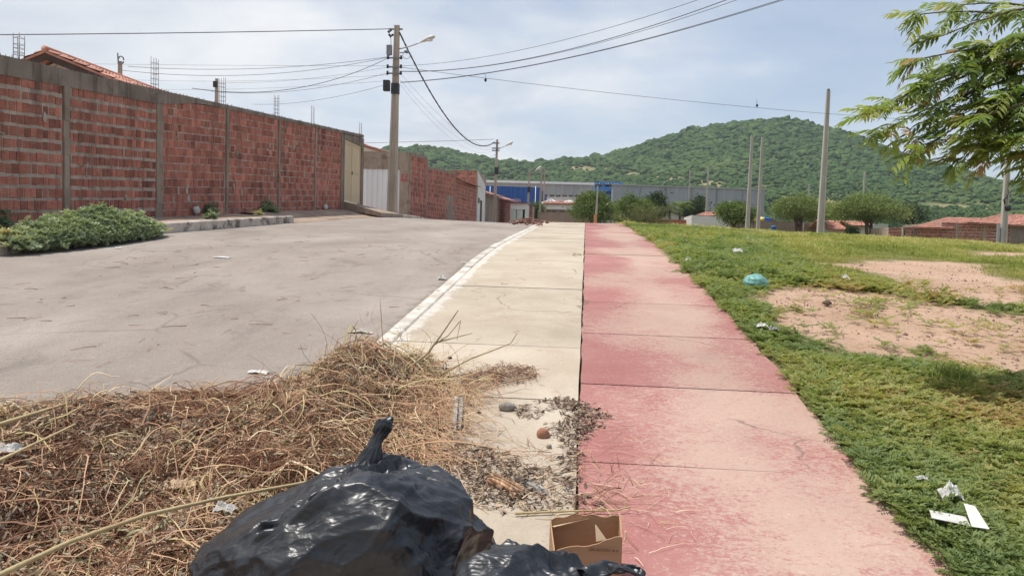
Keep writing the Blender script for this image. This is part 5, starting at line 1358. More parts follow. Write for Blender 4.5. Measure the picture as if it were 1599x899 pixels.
# dry arching branches at the crest of the path
T = thing('thorn_bush', 'half dead arching thorn bush at the crest, right of where the red path ends', 'bush', on(1000, 352))
c = on(1000, 353); Yq = 40.0
m = MB(); PT_ = []
for k in range(46):
    x0 = random.uniform(985, 1025); az = random.choice((-1, 1)); L = random.uniform(10, 45); h = random.uniform(4, 26)
    pts = [at(x0+az*L*t, 352-h*4*t*(1-.62*t)*.8 if k % 3 else 352-h*math.sin(t*1.9), Yq+random.uniform(-.4, .4)) for t in np.linspace(0, 1, 8)]
    m.tube(pts, [.018*(1-.7*t) for t in np.linspace(0, 1, 8)], 4); PT_ += pts[2:]
m.build('branches', gm('dead_branch', [(.3, (.16, .11, .08)), (.7, (.27, .2, .15))], 8, .9), T)
p = np.array(PT_); p = np.repeat(p, 3, 0)+rng.normal(0, .06, (len(p)*3, 3)); p = p[p[:, 2] > fgz(3, 40)]
V, F, R = scatter(FINE, p, rng.uniform(0, 6.28, len(p)), rng.uniform(-.5, .5, len(p)), .10, rng.random(len(p)))
mesh_np('leaves', V, F, MAT['leaf_light'], R, parent=T)
# ------------------------------------------------------------------ grass and creeping weeds of the field
def tuft(n, seed, h=1.0, spread=.25, w=.035):
    r_ = np.random.default_rng(seed); V = []; F4 = []; F3 = []
    for k in range(n):
        az = r_.uniform(0, 6.28); ln = r_.uniform(.15, .75); hh = h*r_.uniform(.55, 1.1)
        bx, by = r_.normal(0, spread*.35, 2); d = np.array([math.cos(az), math.sin(az), 0]); s = np.array([-math.sin(az), math.cos(az), 0])*w
        b = len(V); base = np.array([bx, by, 0]); mid = base+d*hh*ln*.35+np.array([0, 0, hh*.55]); tip = base+d*hh*ln+np.array([0, 0, hh*(1-.25*ln)])
        V += [base-s, base+s, mid+s*.8, mid-s*.8, tip]; F4.append((b, b+1, b+2, b+3)); F3.append((b+3, b+2, b+4))
    return np.array(V), [np.array(F4), np.array(F3)]
def sprig(seed, nst=5, nl=7, leafl=.16, leafw=.075, rise=.5):
    """low creeping weed: short stems with paired leaflets (unit size ~ 1 across)"""
    r_ = np.random.default_rng(seed); V = []; F = []
    for k in range(nst):
        az = 6.28*k/nst+r_.normal(0, .4); p = np.zeros(3); el = r_.uniform(.15, 1.1)*rise*1.6
        for j in range(nl):
            d = np.array([math.cos(az)*math.cos(el), math.sin(az)*math.cos(el), math.sin(el)]); p = p+d*.5/nl; el -= .1; az += r_.normal(0, .12)
            for q in (-1, 1):
                s = np.array([-math.sin(az)*q, math.cos(az)*q, r_.uniform(.0, .7)]); e = s*.8+d*.5; e /= np.linalg.norm(e); wv = np.cross(e, [0, 0, 1.0])+r_.normal(0, .25, 3); wv /= np.linalg.norm(wv)+1e-6
                l = leafl*r_.uniform(.7, 1.3); w = leafw*r_.uniform(.7, 1.2); b = len(V)
                V += [p, p+e*l*.5+wv*w*.5+np.array([0, 0, .01]), p+e*l, p+e*l*.5-wv*w*.5+np.array([0, 0, .01])]; F.append((b, b+1, b+2, b+3))
    return np.array(V), np.array(F)
MAT['grass'] = leafmat('grass_blades', [(0, (.19, .24, .06)), (.45, (.32, .35, .10)), (.75, (.45, .42, .16)), (1, (.56, .47, .26))], .42, .6)
MAT['creeper'] = leafmat('creeping_weeds', [(0, (.16, .225, .085)), (.45, (.275, .33, .12)), (.8, (.40, .39, .14)), (1, (.46, .33, .17))], .45, .55)
# the field edge of the red path, irregular where weeds spill over it
def spill(Y): return 1.47 - .04*smooth(6, 10, Y) + .17*(fbm(Y*.9, Y*0+4.0, oct=4, seed=41)-.5) - .05*smooth(9, 4, Y)
TUF = [tuft(8, k) for k in range(6)]; SPR = [sprig(k) for k in range(8)]
SPR2 = [sprig(k+30, 6, 5, .30, .16, .7) for k in range(6)]
# grass: farther field
def grass_patch(n, y0, y1, xmax, hlo, hhi, seed):
    global rng
    r_ = np.random.default_rng(seed)
    Y = y0+(y1-y0)*r_.random(n)**1.0; X = 1.35+r_.random(n)*(xmax(Y)-1.35)
    k = bare(X, Y); cl = fbm(X*.8, Y*.5, oct=4, seed=seed+2)
    keep = (X > spill(Y)) & (r_.random(n) > k*.985) & (cl+r_.random(n)*.5 > .42)
    X, Y, cl = X[keep], Y[keep], cl[keep]
    h = (hlo+(hhi-hlo)*smooth(.35, .7, cl))*np.exp(r_.normal(0, .25, len(X)))*(1-.45*smooth(6, 2.5, X-1.2)*smooth(16, 6, Y)) 
    h = h*(1-.55*bare(X+.3, Y))*(1-.5*bare(X-.3, Y))
    rn_ = np.clip(.40+.9*(fbm(X*.45, Y*.28, oct=4, seed=seed+6)-.5)+.012*(Y-12)+.2*bare(X, Y-.8)+r_.normal(0, .15, len(X)), 0, 1)
    return np.stack([X, Y, gz(X, Y)-.012], 1), h, rn_
Pp, hh, rr = [], [], []
for a in ((22000, 7.5, 14, lambda Y: .70*Y+1, .035, .09, 1), (38000, 13, 24, lambda Y: .66*Y+1, .045, .11, 2), (34000, 22, 44, lambda Y: .64*Y+1, .05, .11, 3)):
    p, h, r = grass_patch(*a); Pp.append(p); hh.append(h); rr.append(r)
Pp = np.concatenate(Pp); hh = np.concatenate(hh); rr = np.concatenate(rr)
S3_ = np.stack([hh*1.1*np.maximum(1, Pp[:, 1]/13), hh*1.1*np.maximum(1, Pp[:, 1]/13), hh], 1)
V, F, R = scatter(TUF, Pp, rng.uniform(0, 6.28, len(Pp)), rng.normal(0, .12, len(Pp)), S3_, rr)
tagp(mesh_np('grass', V, F, MAT['grass'], R), kind='stuff')
# creeping weeds: near strip beside the path and round the bare soil
def creep(n, y0, y1, xmax, s0, s1, seed):
    r_ = np.random.default_rng(seed)
    Y = y0+(y1-y0)*r_.random(n); X = 1.2+r_.random(n)*(xmax(Y)-1.2)
    k = bare(X, Y)**.6; cl = fbm(X*1.6, Y*1.4, oct=4, seed=seed+2)
    edge = X-spill(Y)
    keep = (edge+ .10*(r_.random(n)-.5) > 0) & (r_.random(n) > k*.97) & (cl + r_.random(n)*.42 > .56)
    X, Y, cl = X[keep], Y[keep], cl[keep]
    s = (s0+(s1-s0)*cl)*np.exp(r_.normal(0, .22, len(X)))
    rn_ = np.clip(.40+1.5*(fbm(X*.9, Y*.8, oct=4, seed=seed+7)-.5)+.35*bare(X, Y)+r_.normal(0, .13, len(X)), 0, 1)
    lift = .03*smooth(.35, .75, cl)*r_.random(len(X))+.025*r_.random(len(X))
    return np.stack([X, Y, gz(X, Y)-.008+lift], 1), s, rn_
Pp, hh, rr = [], [], []
for a in ((26000, 1.6, 6.2, lambda Y: np.minimum(1.3+.86*Y, 6.0), .085, .15, 11), (15000, 6, 11, lambda Y: 2.2+.70*Y, .11, .19, 12), (9000, 10, 26, lambda Y: 1.5+.16*Y, .17, .28, 13)):
    p, h, r = creep(*a); Pp.append(p); hh.append(h); rr.append(r)
Pp = np.concatenate(Pp); hh = np.concatenate(hh); rr = np.concatenate(rr)
V, F, R = scatter(SPR, Pp, rng.uniform(0, 6.28, len(Pp)), rng.normal(0, .25, len(Pp)), hh, rr)
tagp(mesh_np('ground_cover', V, F, MAT['creeper'], R), kind='stuff')
# broad leaved clumps among the creepers
r_ = np.random.default_rng(77)
n = 900; Y = 1.9+r_.random(n)*9; X = 1.5+r_.random(n)*(.8*Y); k = (bare(X, Y) < .2) & (X > spill(Y)+.05) & (fbm(X*1.3, Y*1.1, oct=3, seed=79) > .52)
p = np.stack([X[k], Y[k], gz(X[k], Y[k])+.005], 1)
V, F, R = scatter(SPR2, p, r_.uniform(0, 6.28, len(p)), r_.normal(0, .2, len(p)), r_.uniform(.06, .13, len(p)), np.clip(r_.normal(.45, .2, len(p)), 0, 1))
tagp(mesh_np('broadleaf_weeds', V, F, MAT['creeper'], R), kind='stuff')
# straw litter among the weeds
n = 3500; Y = 1.8+r_.random(n)*9; X = 1.45+r_.random(n)*(.8*Y); st = np.stack([X, Y, gz(X, Y)+.03], 1)
d = r_.normal(0, 1, (n, 3)); d[:, 2] *= .15
V, F, R = strands(st, d, r_.uniform(.05, .16, n), 3, r_.uniform(.0008, .0016, n), np.full(n, .15), lambda x, y: gz(x, y)+.012, np.full(n, .02), r_.random(n))
tagp(mesh_np('dead_stems', V, F, gm('dead_stem', [(.3, (.20, .13, .07)), (.7, (.34, .25, .14))], 8, .9, rnd=.3), R), kind='stuff')
# gravel on bare soil
n = 9000; Y = 4.5+r_.random(n)*10; X = 2+r_.random(n)*(.75*Y); k = bare(X, Y) > .6; X, Y = X[k], Y[k]
p = np.stack([X, Y, gz(X, Y)-.02], 1)
V, F, R = scatter([(ICO[2][0]*np.array([1, .8, .6])*(1+.18*rng.normal(0, 1, (42, 1)))*.5, ICO[2][1]) for k in range(4)], p, r_.uniform(0, 6.28, len(p)), r_.uniform(-.4, .4, len(p)), .012*np.exp(r_.normal(0, .55, len(p))), r_.random(len(p)))
tagp(mesh_np('gravel', V, F, gm('gravel_stone', [(.3, (.26, .17, .12)), (.7, (.46, .34, .26))], 5, .95, rnd=.4), R), kind='stuff')
# lone tufts standing on the bare soil
def lone(px, py, r, n, label, mat='creeper', protos=None, rnv=.5, h=1.0, name='weed_tuft', group='weed tufts on the bare soil', zoff=0.0):
    c = on(px, py); q = np.random.default_rng(int(px*7+py)); P_ = c + Vector((0, 0, 0))
    p = np.stack([q.normal(0, r*.5, n)+c.x, q.normal(0, r*.5, n)+c.y, np.zeros(n)], 1)
    p[:, 2] = gz(p[:, 0], p[:, 1])-.02+zoff+np.abs(q.normal(0, r*.22*h, n))*np.exp(-((p[:, 0]-c.x)**2+(p[:, 1]-c.y)**2)/(r*r))
    V, F, R = scatter(protos or SPR, p, q.uniform(0, 6.28, n), q.normal(0, .35, n), r*q.uniform(.5, .9, n), np.clip(q.normal(rnv, .2, n), 0, 1))
    return tagp(mesh_np(name, V, F, MAT[mat], R, loc=(c.x, c.y, c.z-.01)), label, 'weed', group, 'thing')
lone(1445, 551, .13, 30, 'dark green tuft alone in the middle of the near bare patch')
lone(1238, 483, .13, 26, 'green tuft near the left end of the near bare patch', rnv=.6)
lone(1350, 488, .12, 16, 'brownish sparse tuft in the upper middle of the bare patch', rnv=.95)
lone(1462, 470, .3, 40, 'brown green tuft between the two bare patches', rnv=.75)
lone(1410, 447, .16, 24, 'upright brownish tuft at the tip of the grass tongue', rnv=.9, h=2.0)
lone(1300, 473, .05, 10, 'tiny dark clod of weeds above the bare patch', rnv=1.0)
lone(1480, 603, .16, 30, 'bright grass clump standing up from the creepers at right', 'grass', [tuft(9, 91, 1.5), tuft(9, 92, 1.3)], .15, name='grass_clump', group='grass clumps')
lone(1505, 620, .14, 26, 'second grass clump close to the shaded creepers', 'grass', [tuft(9, 91, 1.3), tuft(9, 92, 1.2)], .15, name='grass_clump', group='grass clumps')
lone(788, 444, .06, 14, 'tiny green weed in the middle of the cream slabs', rnv=.3, group='weeds in the paving joints')
lone(903, 399, .10, 14, 'tiny green weed on the seam far up the path', rnv=.3, group='weeds in the paving joints')
lone(901, 503, .05, 10, 'dry brown weed on the seam at mid distance', rnv=1.0, group='weeds in the paving joints')
lone(676, 455, .14, 14, 'thin weed at the foot of the white kerb by the white rag', rnv=.6, group='weeds in the paving joints', zoff=-.08)
# ------------------------------------------------------------------ weeds along the left kerb
MAT['leftweed'] = leafmat('kerb_weeds', [(0, (.22, .28, .17)), (.5, (.36, .43, .27)), (.85, (.47, .52, .29)), (1, (.54, .50, .26))], .25, .55)
A = at(28, 392, 10.3); q = np.random.default_rng(5)
def leftz(x, y): return gz(x, y)+.02
n = 9500
# long bank of weeds from (25,390) to (255,370) in the picture
u = q.random(n); cxl = -8.62+.9*(u-.5)*.2; 
e0 = np.array([-8.0, 10.2]); e1 = np.array([-7.8, 13.2])
cx_ = e0[0]+(e1[0]-e0[0])*u; cy_ = e0[1]+(e1[1]-e0[1])*u
wd = .50*np.sin(np.pi*np.clip(u*.94+.04, 0, 1))**.45
v = q.uniform(-1, 1, n); xx = cx_+v*wd; yy = cy_+q.normal(0, .15, n)
top = (.37*np.sqrt(np.clip(1-v*v, 0, 1)))*(np.sin(np.pi*np.clip(u*.92+.05, 0, 1))**.5)*(.65+.7*fbm(xx*2.2, yy*2.2, oct=3, seed=8))
zz = gz(xx, yy)-.06+top*(1-.55*q.random(n)**2.2)+np.where(q.random(n) < .10, q.uniform(0, .13, n)*top/.37, 0)
p = np.stack([xx, yy, zz], 1)
BANK = thing('weed_bank', 'big bank of leafy green weeds sprawling over the left kerb onto the road', 'weeds', (-7.9, 12.3, fgz(-7.9, 12.3)-.1))
V, F, R = scatter(SPR2, p, q.uniform(0, 6.28, n), q.normal(0, .5, n), q.uniform(.07, .145, n), np.clip(.45+.9*(fbm(xx*1.7, zz*3, yy*1.7, 3, 3)-.5)+.35*smooth(.86, 1, u)+q.normal(0, .15, n), 0, 1))
mesh_np('leaves', V, F, MAT['leftweed'], R, parent=BANK)
n2 = 900; i_ = q.integers(0, n, n2); st = p[i_].copy(); st[:, 2] = gz(st[:, 0], st[:, 1])-.08; dd = p[i_]-st+q.normal(0, .05, (n2, 3)); ln = np.linalg.norm(dd, axis=1)+.05
V, F, R = strands(st, dd, ln, 4, np.full(n2, .004), np.full(n2, .08), None, None, q.random(n2))
mesh_np('stems', V, F, gm('weed_stem', [(.3, (.12, .13, .06)), (.7, (.22, .19, .10))], 8, .9), R, parent=BANK)
def small_weed(x, y, r, n, label, rnv=.4, z=None):
    q = np.random.default_rng(int(abs(x*100+y*37))); p = np.stack([q.normal(x, r*.45, n), q.normal(y, r*.45, n), np.zeros(n)], 1)
    p[:, 2] = gz(p[:, 0], p[:, 1])+.10+np.abs(q.normal(0, r*.4, n))
    V, F, R = scatter(SPR2, p, q.uniform(0, 6.28, n), q.normal(0, .4, n), r*q.uniform(.5, .9, n), np.clip(q.normal(rnv, .2, n), 0, 1))
    return tagp(mesh_np('weed_tuft', V, F, MAT['leftweed'], R, loc=(x, y, fgz(x, y)+.1)), label, 'weed', 'small weeds on the left sidewalk', 'thing')
small_weed(-8.25, 16.4, .17, 40, 'small green weed growing over the edge of the left kerb', .25)
small_weed(-8.4, 19.3, .13, 24, 'yellowish low weed on the left sidewalk near its end', .95)
small_weed(-9.35, 22.0, .28, 50, 'green weeds at the foot of the brick wall with a white scrap', .3)
small_weed(-9.4, 18.6, .22, 30, 'dark weeds along the foot of the brick wall', .2)
small_weed(-8.05, 10.1, .16, 30, 'yellow green weeds low at the left picture edge before the kerb', .95)
small_weed(-9.4, 11.6, .22, 26, 'dark green weeds in the wall shade at the far left', .1)

# ------------------------------------------------------------------ the neem tree at the upper right
NEX, NEY = 5.15, 5.9
NT = thing('neem_tree', 'neem tree reaching in from the upper right with drooping sickle shaped leaves', 'tree', (NEX, NEY, fgz(NEX, NEY)))
mb = MB(); tz = fgz(NEX, NEY)
mb.tube([(NEX, NEY, tz-.2), (NEX+.03, NEY, tz+.4), (NEX-.02, NEY+.02, tz+1.2), (NEX+.05, NEY, tz+1.9)], [.16, .12, .10, .085], 10); mb.build('trunk', MAT['bark'], NT)
def neem_leaf(seed, n=7):
    """a drooping pinnate leaf, unit rachis length"""
    r_ = np.random.default_rng(seed); V = []; F = []
    def rach(t): return np.array([t*.92, 0, .10*t-.42*t*t])
    S = np.linspace(0, 1, 6); w = .008
    for a, b in zip(S[:-1], S[1:]):
        k = len(V); V += [rach(a)+[0, -w, 0], rach(a)+[0, w, 0], rach(b)+[0, w, 0], rach(b)+[0, -w, 0]]; F.append((k, k+1, k+2, k+3))
    for j in range(n):
        t = .12+.82*j/(n-1)
        for q in (-1, 1):
            if r_.random() < .06: continue
            o = rach(t+r_.normal(0, .012)); L = .38*(1-.35*abs(t-.5))*r_.uniform(.85, 1.15); W = L*.25
            d = np.array([.62+r_.normal(0, .1), q*.80, -.30+r_.normal(0, .16)]); d /= np.linalg.norm(d)
            up = np.array([0, 0, 1.0]); s = np.cross(d, up); s /= np.linalg.norm(s); roll = r_.normal(0, .35); s = s*math.cos(roll)+np.cross(d, s)*math.sin(roll)
            k = len(V); dr = np.array([.10*L, 0, -.26*L])   # the leaflet curves like a sickle and droops
            c0 = o; c1 = o+d*L*.36; c2 = o+d*L*.72+dr*.35; c3 = o+d*L+dr
            V += [c0, c1-s*W*.52, c1+s*W*.52, c2-s*W*.38, c2+s*W*.38, c3]; F += [(k, k+1, k+2, k+2), (k+1, k+3, k+4, k+2), (k+3, k+5, k+4, k+4)]
    V = np.array(V); Q = [f for f in F if f[2] != f[3]]; T3 = [f[:3] if f[0] != f[2] else f for f in F if f[2] == f[3]]
    return V, [np.array(Q), np.array(T3)]
NLV = [neem_leaf(k, 6+k % 3) for k in range(6)]
mb = MB(); LP, LYaw, LT, LS, LR = [], [], [], [], []
q = np.random.default_rng(12)
hub = np.array([NEX+.05, NEY, tz+1.9])
targets = []
for px, py, Y in ((1362, 178, 5.5), (1398, 160, 5.7), (1378, 205, 5.5), (1425, 215, 5.6), (1438, 22, 5.9), (1470, 58, 5.8), (1438, 92, 5.7), (1500, 8, 6.1), (1450, 130, 5.6), (1445, 150, 5.9), (1432, 240, 5.4), (1470, 225, 5.5), (1505, 250, 5.4), (1530, 225, 5.5), (1545, 250, 5.5), (1580, 225, 5.4), (1500, 180, 5.8), (1530, 130, 5.6), (1490, 100, 6.0), (1545, 70, 5.7), (1585, 20, 5.9), (1600, 120, 5.5), (1590, 190, 5.6), (1560, 220, 6.1), (1610, 235, 5.6), (1540, 180, 5.3), (1520, 215, 6.2), (1575, 150, 5.4), (1560, 100, 5.6), (1590, 60, 5.5), (1550, 200, 5.5), (1595, 215, 5.3), (1570, 175, 6.0), (1530, 90, 5.9), (1612, 262, 5.5), (1640, 280, 5.6), (1598, 240, 5.9), (1650, 230, 5.3)):
    targets.append((np.array(at(px, py, Y)), .55))
for k in range(36):
    an = q.uniform(-1.9, 1.9) if k % 2 else q.uniform(0, 6.28); rad = q.uniform(.6, 2.0); targets.append((np.array([NEX+.15+rad*math.cos(an), NEY+rad*math.sin(an), tz+q.uniform(2.5, 4.5)]), .4))
limbs = [np.array([NEX-1.0, NEY-.1, tz+2.35]), np.array([NEX-.8, NEY, tz+2.9]), np.array([NEX-.2, NEY-.6, tz+2.7]), np.array([NEX+.7, NEY+.3, tz+2.6]), np.array([NEX+.2, NEY+.7, tz+2.9]), np.array([NEX-.55, NEY+.1, tz+3.4])]
for l in limbs: mb.tube([hub-[0, 0, .1], (hub*.5+l*.5)+[0, 0, .08], l], [.06, .045, .028], 7)
for tg, fr in targets:
    l = min(limbs, key=lambda a: np.linalg.norm(a-tg)); L = np.linalg.norm(tg-l)
    S = np.linspace(0, 1, 9); side = q.normal(0, .06, 3)
    bow = .10*L
    pts = [l*(1-s)+tg*s+np.array([0, 0, bow*4*s*(1-s)])+side*math.sin(s*3.1) for s in S]
    mb.tube(pts, [.020-.016*s for s in S], 5)
    nl = int(7+L*11)
    for k in range(nl):
        s = 1-(1-.16)*q.random()**1.35; 
        if k < 5: s = 1.0
        i = min(int(s*8), 7); f = s*8-i; p = pts[i]*(1-f)+pts[i+1]*f; tdir = pts[i+1]-pts[i]
        yaw = math.atan2(tdir[1], tdir[0])+q.choice((-1, 1))*q.uniform(.2, 1.5)*(1 if k >= 5 else .7)
        LP.append(p); LYaw.append(yaw); LT.append(q.normal(.0, .28)); LS.append(q.uniform(.15, .25)); LR.append(np.clip(q.normal(.42, .2)+(.26 if s > .93 else 0), 0, 1))
mb.build('branches', MAT['bark'], NT)
LYaw = np.array(LYaw)
MAT['neem'] = leafmat('neem_leaf', [(0, (.085, .145, .05)), (.4, (.16, .245, .065)), (.75, (.29, .37, .09)), (.93, (.40, .40, .13)), (1, (.44, .28, .16))], .55, .42, spec=.4)
V, F, R = scatter(NLV, np.array(LP), LYaw, np.array(LT), np.array(LS), np.array(LR), rx=LYaw)
mesh_np('leaves', V, F, MAT['neem'], R, parent=NT)

# ------------------------------------------------------------------ the heap of dry weeds
HEAP = [(-5.2, 3.4), (-4.3, 4.1), (-3.4, 4.35), (-2.75, 4.75), (-2.15, 5.1), (-1.6, 5.6), (-1.2, 5.7), (-.92, 5.4), (-.78, 4.7), (-.72, 4.0), (-.78, 3.3), (-.9, 2.7), (-1.1, 1.7), (-1.3, .9), (-5.2, .9)]
def heap_h(X, Y):
    d = poly_sd(X, Y, HEAP) + .25*(fbm(np.asarray(X)*2.2, np.asarray(Y)*2.2, oct=3, seed=14)-.5)
    e = smooth(-.02, .75, d)
    b = .095 + .145*np.exp(-((X+1.42)**2+(Y-4.85)**2)/.34) + .05*np.exp(-((X+3.0)**2+(Y-3.7)**2)/1.2) + .06*np.exp(-((X+1.3)**2+(Y-3.6)**2)/.5)
    b = b + .13*(fbm(np.asarray(X)*1.9, np.asarray(Y)*1.9, oct=4, seed=15)-.5) + .085*(fbm(np.asarray(X)*5.5, np.asarray(Y)*5.5, oct=3, seed=16)-.5)
    return e*b
def heap_z(X, Y):
    road = np.where(np.asarray(X) < -1.6, -.10, 0)
    return gz(X, Y)+road+heap_h(X, Y)
hx_ = np.arange(-5.3, -.5, .05); hy_ = np.arange(.8, 6.0, .05); X, Y = np.meshgrid(hx_, hy_)
Hh = heap_h(X, Y); Z = heap_z(X, Y)-.035-.03*fbm(X*14, Y*14, oct=2, seed=4); Z = np.where(Hh < .03, Z-.15, Z)
i = (np.arange(len(hy_)-1)[:, None]*len(hx_)+np.arange(len(hx_)-1)[None, :]).ravel()
HP = thing('weed_heap', 'large heap of pulled dry weeds, a brown and straw coloured tangle, over kerb and road', 'weed heap', (-2.4, 3.6, fgz(-2.4, 3.6)-.1))
core = mesh_np('matted_core', np.stack([X.ravel(), Y.ravel(), Z.ravel()], 1), np.stack([i, i+1, i+len(hx_)+1, i+len(hx_)], 1), gm('matted_weeds', [(.3, (.045, .026, .017)), (.6, (.11, .065, .04)), (.8, (.19, .12, .075))], 14, 1, 1, 50, spec=.05, dist=.03), None, True, parent=HP)
straw = gm('straw', [(.3, (.8, .8, .8)), (.7, (1, 1, 1))], 12, .8, spec=.2, hue=(1.0, [(0, (.11, .055, .036)), (.25, (.26, .13, .08)), (.5, (.43, .245, .15)), (.75, (.58, .39, .245)), (.9, (.46, .40, .18)), (1, (.72, .59, .40))]))
q = np.random.default_rng(21)
def heap_pts(n, dmin=.02):
    P = []
    while sum(map(len, P)) < n:
        x = q.uniform(-5.1, -.6, n); y = q.uniform(1.0, 6.0, n); k = (poly_sd(x, y, HEAP) > dmin) & (x > -.93*y-.6); P.append(np.stack([x[k], y[k]], 1))
    return np.concatenate(P)[:n]
def tone(x, y, sd, base=.52):
    return np.clip(base+1.1*(fbm(x*1.3, y*1.3, oct=3, seed=23)-.5)+q.normal(0, sd, len(x)), 0, 1)
def bundles(nb, per, l0, l1, r0, r1, cu, li, nm, spread, zo, sd=.10, base=.52):
    xy = heap_pts(nb); tb = tone(xy[:, 0], xy[:, 1], .20, base)
    az = q.uniform(0, 6.28, nb); lb = q.uniform(l0, l1, nb); hb = li*q.random(nb)**1.6
    I = np.repeat(np.arange(nb), per); n = len(I)
    st = np.stack([xy[I, 0]+q.normal(0, spread, n), xy[I, 1]+q.normal(0, spread, n), np.zeros(n)], 1); st[:, 2] = heap_z(st[:, 0], st[:, 1])
    a = az[I]+q.normal(0, .42, n); dr = np.stack([np.cos(a), np.sin(a), q.normal(.05, .3, n)], 1)
    V, F, R = strands(st, dr, lb[I]*q.uniform(.55, 1.15, n), 7, q.uniform(r0, r1, n)*np.exp(q.normal(0, .25, n)), cu*q.uniform(.5, 1.6, n), lambda x, y: heap_z(x, y)-.015+zo, hb[I]*q.uniform(.3, 1.3, n), np.clip(tb[I]+q.normal(0, sd, n), 0, 1))
    tagp(mesh_np(nm, V, F, straw, R, parent=HP), kind='stuff')
bundles(1500, 9, .08, .28, .0010, .0022, .30, .05, 'fine_stems', .035, 0)
bundles(420, 7, .18, .5, .0016, .0030, .22, .10, 'stem_bundles', .05, .01, .12, .6)
bundles(1500, 1, .15, .5, .0018, .0038, .24, .10, 'long_stems', 0, .012, .2, .66)
bundles(260, 1, .35, .85, .0030, .0052, .15, .12, 'thick_stems', 0, .02, .2, .70)
# stems that stick out of the heap at its crest and right flank
n = 330; xy = np.stack([q.normal(-1.15, .42, n), q.normal(5.1, .5, n)], 1); xy = xy[poly_sd(xy[:, 0], xy[:, 1], HEAP) > -.1]; n = len(xy)
d = np.stack([q.normal(.25, .6, n), q.normal(0, .5, n), np.abs(q.normal(.55, .35, n))], 1)
V, F, R = strands(np.stack([xy[:, 0], xy[:, 1], heap_z(xy[:, 0], xy[:, 1])-.03], 1), d, q.uniform(.15, .46, n), 7, q.uniform(.001, .0024, n), np.full(n, .17), None, None, tone(xy[:, 0], xy[:, 1], .2, .6), droop=.06)
tagp(mesh_np('sprawling_stems', V, F, straw, R, parent=HP), kind='stuff')
n = 700; xy = np.stack([q.normal(-.85, .12, n), q.uniform(3.6, 5.0, n)], 1)
d = np.stack([q.normal(.5, .3, n), q.normal(-.5, .5, n), q.normal(.2, .3, n)], 1)
V, F, R = strands(np.stack([xy[:, 0], xy[:, 1], heap_z(xy[:, 0], xy[:, 1])+.02], 1), d, q.uniform(.2, .5, n), 8, q.uniform(.0012, .0026, n), np.full(n, .16), None, None, np.clip(q.normal(.62, .16, n), 0, 1), droop=.20)
V[:, 2] = np.maximum(V[:, 2], gz(V[:, 0], V[:, 1])+.004)
tagp(mesh_np('hanging_stems', V, F, straw, R, parent=HP), kind='stuff')
# shrivelled leaves in the heap
n = 18000; xy = heap_pts(n); xy = xy[fbm(xy[:, 0]*1.6, xy[:, 1]*1.6, oct=3, seed=29)+q.normal(0, .06, n) > .44]; n = len(xy); z = heap_z(xy[:, 0], xy[:, 1])+q.uniform(-.02, .045, n)
def crumple(seed):
    r_ = np.random.default_rng(seed); L, Wd = .55, .10
    V = np.array([[-L, 0, 0], [-.15, -Wd, .06], [-.15, Wd, .06], [.2, -Wd*.8, .10], [.2, Wd*.8, .02], [L, .03, -.06]])+r_.normal(0, .05, (6, 3))
    return V, [np.array([[1, 3, 4, 2]]), np.array([[0, 1, 2], [3, 5, 4]])]
CRU = [crumple(k) for k in range(7)]
gl = gm('shrivelled_leaf', [(.3, G(.85)), (.7, G(1))], 12, .9, spec=.15, hue=(1.0, [(0, (.09, .065, .048)), (.4, (.21, .16, .115)), (.75, (.35, .28, .20)), (1, (.32, .31, .18))]))
V, F, R = scatter(CRU, np.stack([xy[:, 0], xy[:, 1], z], 1), q.uniform(0, 6.28, n), q.normal(0, .9, n), q.uniform(.025, .06, n), np.clip(.45+1.4*(fbm(xy[:, 0]*1.1, xy[:, 1]*1.1, oct=3, seed=27)-.5)+q.normal(0, .2, n), 0, 1))
tagp(mesh_np('shrivelled_leaves', V, F, gl, R, parent=HP), kind='stuff')
# ------------------------------------------------------------------ long canes and sticks on the heap
def stick(name, pts, r0, r1, label, mat='tanstick', cat='stick', n=7, nodes=0, group=None):
    m = MB(); P = [Vector(p) for p in pts]; Q = []
    for i in range(len(P)-1):
        for k in range(5): Q.append(P[i].lerp(P[i+1], k/5))
    Q.append(P[-1]); N = len(Q)
    R = [(r0+(r1-r0)*k/(N-1))*(1+.07*math.sin(k*2.3)) for k in range(N)]
    m.tube(Q, R, n)
    return tagp(m.build(name, MAT[mat]), label, cat, group, 'thing')
def hp(px, py, Y): return at(px, py, Y)
stick('cane', [hp(-60, 925, 1.75), hp(0, 897, 1.85), hp(110, 845, 2.1), hp(230, 803, 2.35), hp(350, 776, 2.6), hp(480, 752, 2.8), hp(545, 742, 2.95)], .009, .005, 'long tan cane lying across the heap from the bottom left corner to the black bag', cat='cane')
stick('cane', [hp(-70, 688, 3.1), hp(0, 662, 3.3), hp(55, 645, 3.6), hp(104, 630, 4.0)], .011, .008, 'short thick straw coloured stalk at the left edge above the silver foil', cat='cane')
stick('cane', [hp(-60, 745, 2.6), hp(0, 718, 2.8), hp(60, 690, 3.0), hp(118, 662, 3.3)], .008, .005, 'thin brown stalk at the left edge just below the silver foil', cat='cane')
stick('branch', [hp(618, 590, 4.9), hp(668, 552, 5.0), hp(688, 525, 5.0), hp(716, 484, 5.05)], .009, .004, 'forked dry branch rising from the crest of the heap against the cream slabs', cat='branch')
stick('twig', [hp(676, 540, 5.0), hp(700, 524, 5.0), hp(720, 500, 5.05), hp(714, 530, 5.0)], .005, .002, 'kinked dry twig crossing the forked branch', cat='twig', group='dry twigs on the heap')
stick('twig', [hp(680, 535, 5.0), hp(715, 526, 5.0), hp(738, 520, 5.1)], .005, .002, 'short level dry twig pointing right from the forked branch', cat='twig', group='dry twigs on the heap')
